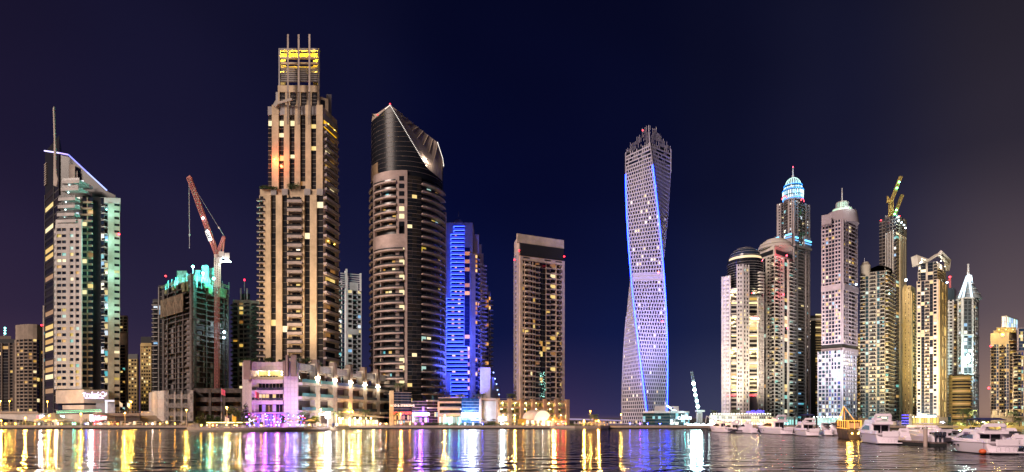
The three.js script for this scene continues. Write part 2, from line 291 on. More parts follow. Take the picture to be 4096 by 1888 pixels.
{ // dark tower with slanted neon roofline, white wing and mast
  const d = 320, T = newTower('slanted_roof_tower', 'dark glass tower with slanted violet neon roofline, white wing and tall white mast', 330, d), r = seeded(41);
  const prof = [[234, 1650], [240, 612], [273, 620], [428, 763], [462, 782], [466, 1650]], fd = 324;   // front outline of the dark body
  const s = new THREE.Shape(prof.map(([p, q]) => new THREE.Vector2(X(p, fd), Math.max(0, Y(q, fd)))));
  { const g = new THREE.ExtrudeGeometry(s, { depth: 16, bevelEnabled: false }).translate(0, 0, -16), p = g.attributes.position; for (let i = 0; i < p.count; i++) p.setX(i, p.getX(i) + p.getZ(i) * .72); g.computeVertexNormals(); T.part('dark_body', g.translate(0, 0, -fd), black); }   // parallelogram plan
  const sl = [xz(180, 344), xz(237, 323.5), xz(246, 340), xz(196, 356)]; T.part('side_body', prism(sl, 0, Y(608, 344)), black);
  const L = fc(T, 180, 344, 237, 323.5);
  facade(T, L, DECK, Y(752, 333), 33, [['P', .12, { mat: darkGrey }], ['W', 1.6, { panes: 1, solid: .34, lit: .36 }], ['P', .1, { mat: darkGrey }], ['G', .9, { lit: .12 }]], { r, wall: darkGrey, spandrel: plain(0.025, 0.025, 0.03, .3), lit: .2, pal: LIT.warm, out: .3 });
  for (let k = 0; k < 10; k++) L.box('louvre', wall(0.42, 0.36, 0.32), 0.3, 5.2, Y(745 - k * 9, 344), Y(741 - k * 9, 344), 0, 0.5);
  T.part('roof_stair', prism([xz(276, 322), xz(300, 322), xz(300, 330), xz(276, 330)], Y(720, 322), Y(658, 322)), wall(0.6, 0.52, 0.46));
  T.part('roof_stair', prism([xz(300, 322.5), xz(310, 322.5), xz(310, 330), xz(300, 330)], Y(720, 322), Y(682, 322)), wall(0.6, 0.52, 0.46));
  const mast = new THREE.Shape([[209, 430], [213, 424], [218, 560], [222, 690], [229, 715], [223, 745], [211, 740], [213, 560]].map(([p, q]) => new THREE.Vector2(X(p, 318), Y(q, 318))));
  T.part('mast', new THREE.ExtrudeGeometry(mast, { depth: .5, bevelEnabled: true, bevelSize: .1, bevelThickness: .1, bevelSegments: 1 }).translate(0, 0, -319), wall(0.66, 0.56, 0.5));
  const neon = [[178, 603, 343.7], [238, 612, 323], [274, 619, 323], [350, 690, 323], [427, 761, 323]];
  for (let k = 0; k < 4; k++) T.part('neon_tube_light', rod(P3(...neon[k]), P3(...neon[k + 1]), .34, .34, 6), [glow(200, 190, 255, 2.4), glow(170, 150, 255, 2), glow(120, 130, 255, 1.9), glow(150, 170, 255, 2)][k]);
  // white wing
  const wd = 314, W = fc(T, 226, wd, 330, wd - 1);
  core(T, [[226, wd], [330, wd - 1]], Y(1558, wd), Y(884, wd), white, 9, 'wing', .96);
  facade(T, W, Y(1556, wd), Y(914, wd), 26, [['P', .25], ['W', 2.2, { solid: .52, panes: 2 }], ['P', .9], ['W', .85, { solid: .5 }], ['P', .5], ['W', .85, { solid: .5 }], ['P', .6]], { r, wall: white, lit: .16, pal: LIT.mixed, out: .55, glass: glassBlue });
  W.box('parapet', white, 0, W.L, Y(914, wd), Y(880, wd), 0, .55);
  facade(T, fc(T, 220, 322, 226, wd), Y(1556, wd), Y(900, wd), 26, [['P', .4], ['W', 1, { solid: .5 }], ['P', .3]], { r, wall: white, lit: .2, out: .4 });
  // corner balconies above the wing
  [[246, 322, 884], [247, 316, 858], [250, 318, 826], [252, 320, 796], [262, 332, 757], [266, 336, 728]].forEach(([a, b, q], k) => {
    const f = fc(T, a, 316, b, 315); f.box('balcony_slab', white, 0, f.L, Y(q + 12, 315), Y(q, 315), -6, 3); f.box('balcony_rail', railGlass, .2, f.L - .2, Y(q, 315), Y(q - 9, 315), 2.7, 2.8);
    f.box('lit_window', pick(k % 2 ? LIT.cool : LIT.mixed, r), f.L * .45, f.L * .62, Y(q - 3, 315), Y(q - 20, 315), -4.1, -4);
    T.part('balcony_light', new THREE.SphereGeometry(.34, 8, 6).translate(X(a + 14, 314), Y(q + 14, 314), -313.6), glow(210, 255, 250, 5));
  });
  // banded middle bay, balcony slot and cream fin
  facade(T, fc(T, 330, 316, 372, 316), Y(1556, 316), Y(790, 316), 31, [['W', 1, { panes: 2, solid: .3, mat: sand, out: .9 }]], { r, wall: sand, lit: .14, pal: LIT.warm, glass: glassBlue, out: .6 });
  facade(T, fc(T, 372, 318, 416, 318), DECK, Y(790, 318), 32, [['G', 1, { panes: 2 }]], { r, wall: darkGrey, lit: .1, pal: LIT.cool, glass: glassBlue });
  core(T, [[330, 316.2], [416, 318.2]], Y(1556, 316), Y(786, 317), black, 8, 'bay', .98);
  facade(T, fc(T, 416, 320, 434, 319), DECK, Y(806, 320), 33, [['B', 1, { deep: 2, lit: .35, pal: LIT.cool, slab: white }]], { r, wall: white, lit: .3 });
  for (const q of [838, 960, 1090, 1230]) { T.part('balcony_light', new THREE.SphereGeometry(.3, 8, 6).translate(...P3(426, q, 316.5)), glow(150, 255, 245, 12)); pointLight(...P3(428, q, 313), new THREE.Color(.4, 1, .9), 150, .3); }
  const fin = wall(0.62, 0.56, 0.44);
  core(T, [[434, 317], [480, 319]], 0, Y(812, 318), fin, 14, 'fin', .97); core(T, [[416, 317], [482, 318]], Y(812, 317), Y(790, 317), white, 14, 'fin_cap', .97);
  facade(T, fc(T, 434, 317, 480, 319), DECK, Y(814, 318), 33, [['P', 1.1], ['W', 1, { solid: .62, lit: .1 }], ['P', .06]], { r, wall: fin, lit: .08, pal: LIT.mixed, out: .5 });
  beacon(T, 475, 937, 317, glow(255, 40, 70, 10), .6);
  // podium
  const pm = wall(0.72, 0.62, 0.56), pd = 304;
  T.part('podium_box', prism([xz(223, 314), xz(335, pd), xz(434, pd + 6), xz(434, 322), xz(230, 324)], Y(1612, pd), Y(1558, pd)), pm);
  T.part('podium_glass', prism([xz(232, 316), xz(336, pd + 1.5), xz(400, pd + 5), xz(400, 322), xz(236, 324)], 0, Y(1612, pd)), glassBlue[0]);
  T.part('podium_band', prism([xz(250, 312), xz(336, pd + .6), xz(386, pd + 3.4), xz(386, 320), xz(254, 322)], Y(1637, pd), Y(1620, pd)), pm);
  T.part('podium_band', prism([xz(384, pd + 2.6), xz(460, pd + 6), xz(460, 322), xz(384, 322)], 0, Y(1612, pd)), wall(0.6, 0.56, 0.6));
  const pf = fc(T, 335, pd, 434, pd + 6);
  T.part('entrance_light', prism([xz(421, pd), xz(429, pd), xz(429, pd + 3), xz(421, pd + 3)], DECK, Y(1600, pd)), glow(240, 240, 255, 1.5));
  T.part('entrance_canopy', prism([xz(419, pd - 2), xz(458, pd - 1), xz(458, pd + 5), xz(419, pd + 4)], Y(1607, pd), Y(1600, pd)), glow(235, 235, 255, .9));
  const sign = (txt, u, q, size) => { const g = lettering(txt, size, .25), [x, z] = pf.at(u * pf.L, .15); const m = T.part('sign_letters', g.rotateY(pf.ry).translate(x, Y(q, pd), z), glow(228, 214, 255, 3)); return m; };
  sign('Trust', .27, 1579, 1.9); T.part('sign_letters', script(2.1).rotateY(pf.ry).translate(pf.at(.62 * pf.L, .15)[0], Y(1580, pd), pf.at(.62 * pf.L, .15)[1]), glow(228, 214, 255, 3)); sign('apartments', .27, 1592, .62); sign('apartments', .63, 1592, .5);
  T.done();
}
{ const d = 376, T = newTower('balcony_tower', 'beige balcony tower just behind the tall cream fin', 495, d), r = seeded(42); core(T, [[478, d], [508, d], [513, d + 6]], 0, Y(1262, d), sand, 14);
  facade(T, fc(T, 478, d, 508, d), DECK, Y(1378, d), 24, [['B', 2, { deep: 1.6, panes: 2, lit: .1 }], ['P', .3]], { r, wall: sand, lit: .2, pal: LIT.mixed, glass: glassBlue });
  facade(T, fc(T, 480, d, 508, d), Y(1330, d), Y(1268, d), 5, [['W', 1], ['P', .2], ['W', 1]], { r, wall: sand, pal: LIT.warm }); T.done(); }
{ const d = 520, T = newTower('yellow_lit_tower', 'distant yellow-lit tower with dark cap beyond the cream fin', 533, d), r = seeded(43); core(T, [[512, d], [550, d], [556, d + 8]], 0, Y(1436, d), gold, 14); core(T, [[512, d], [550, d], [554, d + 6]], Y(1436, d), Y(1416, d), darkGrey, 14, 'dark_cap');
  facade(T, fc(T, 512, d, 550, d), DECK, Y(1438, d), 17, [['P', .4], ['W', 1, { solid: .5 }], ['P', .4], ['W', 1, { solid: .5 }], ['P', .4], ['W', 1, { solid: .5 }], ['P', .4]], { r, wall: gold, lit: .25, pal: LIT.warm, out: .4 }); T.done(); }
{ const d = 480, T = newTower('yellow_lit_tower', 'bright yellow tower with blank black top between car park and bare concrete frame', 587, d), r = seeded(44); core(T, [[563, d], [606, d], [613, d + 8]], 0, Y(1372, d), gold, 14); core(T, [[563, d + 1], [606, d + 1], [611, d + 7]], Y(1372, d), Y(1346, d), black, 12, 'dark_cap');
  facade(T, fc(T, 563, d, 606, d), DECK, Y(1384, d), 22, [['P', .4], ['W', .8, { solid: .45 }], ['P', .35], ['W', .8, { solid: .45 }], ['P', .35], ['W', .8, { solid: .45 }], ['P', .35], ['W', .8, { solid: .45 }], ['P', .4]], { r, wall: gold, lit: .3, pal: LIT.warm, out: .45 });
  T.part('cornice', prism([xz(561, d - 1), xz(609, d - 1), xz(609, d + 8), xz(561, d + 8)], Y(1386, d), Y(1378, d)), gold); T.done(); }
{ // narrow balcony tower behind the concrete frame
  const d = 416, T = newTower('balcony_tower', 'narrow dark tower with pale curved balconies behind the bare concrete frame', 632, d), r = seeded(45); core(T, [[611, d], [652, d]], 0, Y(1196, d), black, 14);
  core(T, [[634, d - 2], [650, d - 2]], 0, Y(1144, d), black, 10, 'lift_core');
  facade(T, fc(T, 611, d, 634, d), DECK, Y(1204, d), 27, [['B', 1, { deep: 1.4, slab: pale, lit: .06 }]], { r, wall: darkGrey, lit: .05, pal: LIT.cool });
  facade(T, fc(T, 634, d - 2, 652, d - 2), DECK, Y(1152, d), 30, [['P', .3, { mat: grey }], ['G', 1, { line: pale }]], { r, wall: grey, lit: .12, pal: LIT.cool }); T.done();
}
{ // concrete frame under construction
  const T = newTower('unfinished_tower', 'bare grey concrete tower under construction with teal-lit roof beside the red crane', 775, 304), r = seeded(46);
  const L = [650, 330], C = [770, 304], R = [913, 328], yT = Y(1118, 304), n = 27, h = (yT - DECK) / n;
  const inner = [xz(664, 331), xz(771, 309), xz(902, 330), xz(880, 346), xz(690, 346)];
  T.part('core', prism(inner, 0, yT - 2), wall(0.1, 0.09, 0.09));
  for (let k = 0; k <= n; k++) { const y = DECK + k * h, o = k > 18 ? (r() - .5) * 1.2 : 0, q = k > 20 ? 3 : 0; T.part('floor_slab', prism([xz(L[0] - o - q, L[1]), xz(C[0], C[1] - .6 - o), xz(R[0] + q, R[1] + o), xz(890, 350), xz(680, 350)], y - .42, y), concrete); }
  const LF = fc(T, ...L, ...C), RF = fc(T, ...C, ...R);
  const col = (f, u, w, y1 = yT, w0 = -.5, w1 = .4) => f.box('column', concrete, u * f.L - w / 2, u * f.L + w / 2, DECK, y1, w0, w1);
  for (const u of [.05, .2, .48, .72]) col(LF, u, u < .1 ? 3 : 1); for (const u of [.07, .36, .62, .86]) col(RF, u, .9); col(LF, .965, 2.6, yT + 3); col(RF, .03, 1.2, yT + 3); col(RF, .975, 1.3, yT - 3);
  for (let k = 0; k < 20; k++) { const a = DECK + k * h; // block walls with openings
    for (const [f, us] of [[LF, [[.1, .2], [.28, .36], [.5, .56], [.64, .72], [.8, .9]]], [RF, [[.12, .2], [.3, .38], [.5, .58], [.72, .8]]]]) for (const [a0, a1] of us) if (r() < (f === LF ? .88 : .5) - (k > 16 ? .3 : 0)) f.box('block_wall', wall(0.27, 0.24, 0.25, 1, true), a0 * f.L, a1 * f.L, a, a + h - .42, -1.2, -.3);
    LF.box('block_wall', concrete, .78 * LF.L, .93 * LF.L, a, a + h * .35, -.4, .25); if (k < 19) LF.box('block_wall', concrete, .0, .17 * LF.L, a, a + h * .34, -.3, .2);
  }
  LF.box('safety_screen', wall(0.22, 0.15, 0.1, 1, true), .02 * LF.L, .8 * LF.L, Y(1262, 320), Y(1190, 320), 1.2, 1.5);
  for (let k = 0; k < 14; k++) { const f = k % 2 ? LF : RF, u = r() * .9; f.box('formwork', wall(0.3, 0.3, 0.16, 1, true), u * f.L, (u + .08) * f.L, yT - h * (r() < .5 ? 1 : 2), yT - h * .3, .2, 1.6 * r() + .6); }
  for (let k = 0; k < 34; k++) { const f = k % 2 ? LF : RF, u = r(); f.box('scaffold_pole', steel, u * f.L - .07, u * f.L + .07, yT - 4, yT + 1.5 + 2.5 * r(), .6, .74); }
  for (const f of [LF, RF]) for (let k = 0; k < 3; k++) f.box('guard_rail', plain(0.3, 0.4, 0.2, .7), 0, f.L, yT + .6 + k * .6, yT + .7 + k * .6, .8, .9);
  for (const [px, py, w, hh, dd] of [[820, 1080, 26, 38, 314], [790, 1092, 22, 26, 318], [846, 1092, 20, 40, 318], [728, 1098, 40, 30, 322]]) T.part('roof_core', prism([xz(px - w / 2, dd), xz(px + w / 2, dd), xz(px + w / 2, dd + 6), xz(px - w / 2, dd + 6)], yT - 1, Y(py - hh / 2, dd)), wall(0.3, 0.34, 0.34, 1, true));
  for (const [px, py, dd, s] of [[772, 1066, 312, 26], [812, 1093, 310, 20], [855, 1114, 312, 16]]) { T.part('work_light', new THREE.SphereGeometry(.62, 10, 8).translate(...P3(px, py, dd)), glow(110, 255, 225, 40)); pointLight(...P3(px, py, dd - 1.2), new THREE.Color(0.06, 1, 0.74), s * 120, .5); T.part('lamp_pole', rod(P3(px, py + 3, dd), P3(px, 1120, dd), .12), steel); }
  for (const [px, py] of [[897, 1328], [895, 1350]]) { T.part('work_light', new THREE.SphereGeometry(.6, 8, 6).translate(...P3(px, py, 322)), glow(200, 235, 255, 30)); }
  pointLight(...P3(898, 1338, 318), new THREE.Color(0.6, 0.85, 1), 500, .5);
  beacon(T, 663, 1104, 330, glow(255, 50, 60, 6), .5);
  T.done();
  // its car park podium
  const d = 292, Q = new Thing('concrete_car_park', 'low bare concrete car park joined to the unfinished tower', 'building', X(860, d), DECK, -d), y1 = Y(1556, d), nn = 4, hh = (y1 - DECK) / nn;
  Q.part('core', prism([xz(780, d + 6), xz(965, d + 6), xz(960, d + 20), xz(790, d + 20)], 0, y1 - .5), wall(0.07, 0.06, 0.06));
  const qf = fc(Q, 776, d, 970, d);
  for (let k = 1; k <= nn; k++) qf.box('parapet_slab', concrete, 0, qf.L, DECK + k * hh - 1.9, DECK + k * hh + .3, -7, 0);
  for (const u of [.01, .33, .62, .99]) qf.box('column', concrete, u * qf.L - .6, u * qf.L + .6, DECK, y1, -.6, .15);
  for (const [u, k] of [[.18, 1], [.2, 2], [.45, 0], [.5, 1], [.75, 2], [.8, 0]]) qf.box('board_panel', wall(0.28, 0.17, 0.1, 1, true), u * qf.L, (u + .14) * qf.L, DECK + k * hh + .3, DECK + (k + 1) * hh - 1.9, -3, -2.8);
  Q.done();
  const S = new Thing('concrete_annex', 'pale curved concrete block at the foot of the unfinished tower', 'building', X(690, d), DECK, -d), sy = Y(1562, d);
  const arc = [[597, d + 26], [612, d + 12], [632, d + 4], [660, d], [776, d - 2]];
  S.part('core', prism([...arc.map(([p, q]) => xz(p, q)), xz(770, d + 14), xz(620, d + 34)], 0, sy), wall(0.44, 0.4, 0.4));
  for (let i = 0; i < 3; i++) for (let k = 0; k < 4; k++) { const f = fc(S, ...arc[i], ...arc[i + 1]); f.box('cladding_panel', wall(0.5 - .03 * (k % 2), 0.43, 0.42), .06, f.L - .06, DECK + k * (sy - DECK) / 4 + .06, DECK + (k + 1) * (sy - DECK) / 4 - .06, 0, .15); }
  const sf = fc(S, 660, d, 776, d - 2);
  facade(S, sf, DECK, sy, 4, [['P', .9], ['W', 1, { solid: .55 }], ['P', .35], ['W', 1, { solid: .55 }], ['P', .35], ['W', 1, { solid: .55 }], ['P', 1.1]], { r, wall: wall(0.42, 0.38, 0.39, .9, true), lit: 0, out: .6, glass: [black, glassDark[1]] });
  S.done();
}
{ // tower with roof fins and red beacon behind the golden tower
  const d = 384, T = newTower('balcony_tower', 'banded balcony tower with twin roof fins and red mast light behind golden tower', 980, d), r = seeded(47), m = wall(0.56, 0.48, 0.4);
  core(T, [[930, d], [985, d], [1036, d + 3]], 0, Y(1206, d), black, 14); core(T, [[932, d - .5], [985, d - .5], [1036, d + 2.5]], Y(1212, d), Y(1200, d), m, 14, 'cornice');
  facade(T, fc(T, 930, d, 985, d), DECK, Y(1208, d), 26, [['B', 1.3, { deep: 1.8, slab: m, over: .4 }], ['P', .3], ['W', .9, { solid: .35, lit: .2 }], ['P', .15], ['W', .5, { lit: .1 }]], { r, wall: m, lit: .08, pal: LIT.warm });
  facade(T, fc(T, 985, d, 1036, d + 3), DECK, Y(1206, d), 26, [['W', .5], ['P', .2], ['B', 1.2, { deep: 1.8, slab: m }]], { r, wall: m, lit: .06, pal: LIT.warm });
  for (const px of [963, 988]) T.part('roof_fin', prism([xz(px - 3, d + 2), xz(px + 3, d + 2), xz(px + 3, d + 8), xz(px - 3, d + 8)], Y(1210, d), Y(1150, d)), wall(0.5, 0.48, 0.5));
  T.part('roof_screen', prism([xz(966, d + 5), xz(1000, d + 5), xz(1000, d + 7), xz(966, d + 7)], Y(1206, d), Y(1168, d)), darkGrey);
  T.part('mast', rod(P3(978, 1206, d + 4), P3(978, 1122, d + 4), .3), steel); beacon(T, 978, 1120, d + 4, glow(255, 20, 50, 12), .6); T.done();
}
const goldenWall = wall(0.76, 0.59, 0.4);
{ // the golden tower
  const d = 288, T = newTower('golden_tower', 'tallest golden tower with stepped crown and three spires above the curved podium', 1165, d), r = seeded(48), m = goldenWall, gm = wall(0.42, 0.4, 0.42);
  const yB = Y(1455, d), yM = Y(757, d), yU = Y(424, d), yC = Y(330, d);
  core(T, [[1040, d], [1293, d], [1352, d + 14]], 0, yM, m, 26, 'lower_shaft'); core(T, [[1073, d + 1], [1293, d + 1], [1348, d + 14]], yM, yU, m, 24, 'upper_shaft');
  const f = fc(T, 1037, d, 1293, d), g = 'G', pl = { panes: 1, line: wall(0.4, 0.34, 0.3), edge: .16 };
  facade(T, f, DECK, yM - 3, 37, [['B', 20, { deep: 1.2, slab: mauve, lit: .02, over: .8 }], ['P', 28], [g, 21, pl], ['P', 24], [g, 21, pl], ['P', 5], ['S', 57], ['P', 6], [g, 22, pl], ['P', 27], [g, 24, pl]], { r, wall: m, lit: .035, pal: [LIT.warm[4], LIT.warm[2], LIT.mixed[1]], out: .9 });
  for (const [a, b] of [[1085, 1107], [1130, 1153], [1219, 1243], [1269, 1293]]) { const q = fc(T, a, d, b, d); q.box('top_panel', gm, 0, q.L, yM - 3, yM, 0, .7); }
  // projecting balconies of the middle bay
  const q = fc(T, 1156, d, 1214, d); facade(T, q, Y(1446, d), yM - 3, 19, [['B', 1, { deep: 2.6, slab: mauve, panes: 2, door0: .22, door1: .78, lit: .16, upstand: 1, railHeight: 1.9 }]], { r, wall: m, pal: [LIT.warm[4], LIT.warm[2], glow(255, 240, 215, 1.8)] });
  const R = fc(T, 1293, d, 1352, d + 14);
  facade(T, R, DECK, yM, 25, [['B', 10, { deep: 1.8, slab: mauve, panes: 2, lit: .2, rail: railGlass, upstand: .7 }], ['P', 1]], { r, wall: m, pal: LIT.warm });
  // upper shaft
  const u = fc(T, 1073, d + 1, 1293, d + 1);
  facade(T, u, yM, yU - 4, 17, [[g, 17, pl], ['P', 27], [g, 21, pl], ['P', 22], [g, 21, pl], ['P', 22], [g, 21, pl], ['P', 22], [g, 21, pl], ['P', 26]], { r, wall: m, lit: .02, pal: LIT.warm, out: .9 });
  u.box('top_panel', gm, 0, u.L, yU - 4, yU, 0, .6);
  [[1090, 1118], [1142, 1160], [1183, 1203], [1224, 1246], [1268, 1293]].forEach(([a, b]) => { const p = fc(T, a, d + 1, b, d + 1); p.box('pier_top', m, 0, p.L, yU - 4, yU + .6, 0, .95); });
  [[1073, 1090], [1118, 1138], [1161, 1181]].forEach(([a, b]) => { const p = fc(T, a, d + 1, b, d + 1); p.box('lit_window', LIT.warm[4], .2, p.L - .2, Y(500, d), Y(480, d), .05, .2); });
  { const p = fc(T, 1161, d + 1, 1181, d + 1); p.box('lit_window', LIT.warm[4], .2, p.L - .2, Y(630, d), Y(616, d), .05, .2); const p2 = fc(T, 1118, d + 1, 1138, d + 1); p2.box('lit_window', LIT.orange[0], .2, p2.L - .2, Y(640, d), Y(620, d), .05, .2); }
  T.part('warning_light', new THREE.SphereGeometry(.5, 10, 8).translate(...P3(1100, 637, d - .4)), glow(255, 90, 30, 40)); pointLight(...P3(1100, 637, d - 3), new THREE.Color(1, .16, .05), 420, .5);
  const RU = fc(T, 1293, d + 1, 1348, d + 14); facade(T, RU, yM, Y(447, d + 4) - 5, 10, [['B', 10, { deep: 1.8, slab: mauve, panes: 2, lit: .2, upstand: .7, rail: railGlass }], ['P', 1]], { r, wall: m, pal: [LIT.warm[1], LIT.warm[4]] }); RU.box('top_panel', gm, 0, RU.L, Y(500, d) + 3, Y(447, d), 0, .5);
  for (const [k, q2] of [[495, 535], [958, 1000]]) { RU.box('lit_window', glow(255, 190, 20, 1.1), .3, RU.L - 1, Y(q2, d + 8), Y(k, d + 8), .15, .3); for (const t of [.25, .7]) { const [x, z] = RU.at(t * RU.L, .8); T.part('balcony_light', new THREE.SphereGeometry(.3, 8, 6).translate(x, Y(k + 10, d + 6), z), glow(255, 210, 90, 10)); } }
  // stepped block with tall dark openings
  core(T, [[1113, d + 3], [1278, d + 3]], yU, yC, m, 14, 'crown_block'); const b = fc(T, 1113, d + 3, 1278, d + 3);
  for (const [a, c] of [[1120, 1142], [1162, 1186], [1205, 1228], [1248, 1270]]) { const p = fc(T, a, d + 3, c, d + 3); p.box('tall_window', glassDark[1], 0, p.L, yU, Y(358, d), -.1, .12); for (let k = 0; k < 4; k++) p.box('transom', thinLine, 0, p.L, yU + 1.4 + k * 1.6, yU + 1.5 + k * 1.6, .12, .2); }
  for (const [a, c] of [[1113, 1120], [1142, 1162], [1186, 1205], [1228, 1248], [1270, 1278]]) { const p = fc(T, a, d + 3, c, d + 3); p.box('pier', m, 0, p.L, yU, Y(356, d), -.1, .5); } b.box('parapet', m, 0, b.L, Y(357, d), yC, 0, .55);
  core(T, [[1278, d + 3], [1313, d + 5]], yU - 3, Y(373, d), m, 10, 'side_block'); fc(T, 1279, d + 3, 1310, d + 5).box('tall_window', glassDark[1], 0.4, 3.2, Y(444, d), Y(384, d), 0, .1);
  core(T, [[1305, d + 8], [1326, d + 8]], yU - 3, Y(341, d), gm, 4, 'stair_block'); core(T, [[1103, d + 8], [1114, d + 8]], yU, Y(331, d), gm, 4, 'stair_block');
  // open crown of frames and louvres, lit yellow from inside
  const cd = d + 3, yl = wall(0.74, 0.6, 0.2), F = fc(T, 1115, cd, 1278, cd), H = Y(194, cd), B = fc(T, 1120, cd + 2.6, 1274, cd + 2.6);
  for (const [a, w] of [[0, .7], [F.L - .7, .7]]) F.box('crown_frame', gm, a, a + w, yC, H, -.6, .3);
  F.box('crown_frame', gm, 0, F.L, H - .9, H, -1.2, .3);
  for (const q3 of [228, 249, 272]) F.box('crown_beam', m, .7, F.L - .7, Y(q3 + 6, cd), Y(q3, cd), -1, 0);
  for (let k = 0; k < 7; k++) F.box('louvre', wall(0.36, 0.33, 0.33), .7, F.L - .7, Y(325 - k * 8, cd), Y(321 - k * 8, cd), -.9, 0);
  B.box('crown_panel', yl, 0, B.L, Y(222, cd), Y(199, cd), -.2, 0); for (const [a, c] of [[0, .14], [.86, 1]]) B.box('crown_panel', yl, a * B.L, c * B.L, Y(328, cd), Y(226, cd), -.2, 0);
  B.box('crown_beam', yl, .14 * B.L, .86 * B.L, Y(262, cd), Y(252, cd), -.2, 0);
  for (const [px, py] of [[1132, 224], [1174, 224], [1217, 224], [1260, 224], [1126, 290], [1268, 290]]) { T.part('crown_lamp', new THREE.SphereGeometry(.2, 8, 6).translate(...P3(px, py, cd + .6)), glow(255, 200, 60, 6)); pointLight(...P3(px, py, cd + .6), new THREE.Color(1, .66, .06), 150, .2); }
  for (const px of [1152, 1195, 1238]) { T.part('spire', prism([xz(px - 4, d - 1), xz(px + 3, d - 1), xz(px + 3, d), xz(px - 4, d)], Y(372, d), Y(142, d)), wall(0.6, 0.5, 0.44)); for (const s of [-3, 3]) T.part('spire_leg', rod(P3(px + s, 498, d - 1.4), P3(px + s * .6, 372, d - 1.2), .22), wall(0.42, 0.36, 0.33)); T.part('spire_cross', rod(P3(px - 5, 468, d - 1.4), P3(px + 5, 468, d - 1.4), .15), steel); }
  T.part('cleaning_crane', join([beam(P3(1102, 415, d), P3(1170, 396, d - 3), 1), beam(P3(1100, 428, d), P3(1112, 408, d), 1.8)]), wall(0.6, 0.55, 0.5));
  T.done();
}
{ // white tower lit blue behind the golden one
  const d = 384, T = newTower('white_tower', 'slim white tower with blue-tinted balconies behind the golden tower', 1400, d), r = seeded(49), m = wall(0.74, 0.7, 0.76);
  core(T, [[1348, d + 6], [1388, d], [1446, d + 3]], 0, Y(1160, d), black, 14);
  facade(T, fc(T, 1348, d + 6, 1388, d), DECK, Y(1120, d), 30, [['B', 1, { deep: 1.6, slab: m, lit: .3 }], ['G', .6, { glass: glassBlue }], ['P', .35, { up: 6 }]], { r, wall: m, pal: LIT.cool, lit: .1 });
  facade(T, fc(T, 1388, d, 1446, d + 3), DECK, Y(1160, d), 27, [['P', .3, { up: 9 }], ['W', 1, { solid: .4 }], ['P', .2], ['B', 1.2, { deep: 1, slab: m, lit: .12 }], ['P', .2], ['W', .8, { solid: .4 }], ['P', .2]], { r, wall: m, pal: LIT.cool, lit: .14, out: .7 });
  const c = fc(T, 1388, d, 1440, d + 3); c.box('crown_wall', m, c.L * .2, c.L * .85, Y(1160, d), Y(1128, d), 0, .8); for (let k = 0; k < 7; k++) c.box('crown_louvre', m, -4, c.L, Y(1150 - k * 9, d), Y(1146 - k * 9, d), -1.2, -.4);
  for (const [px, top] of [[1386, 1076], [1442, 1094]]) T.part('crown_fin', prism([xz(px - 4, d - .5), xz(px + 4, d - .5), xz(px + 4, d + 8), xz(px - 4, d + 8)], Y(1165, d), Y(top, d)), m);
  c.box('balcony_rail', m, c.L * .1, c.L * .9, Y(1338, d), Y(1316, d), 0, 1.3); T.done();
}
const glassRound = [dullGlass(0.012, 0.014, 0.02, 0.25), dullGlass(0.02, 0.02, 0.024, 0.3), dullGlass(0.026, 0.023, 0.022, 0.25)];
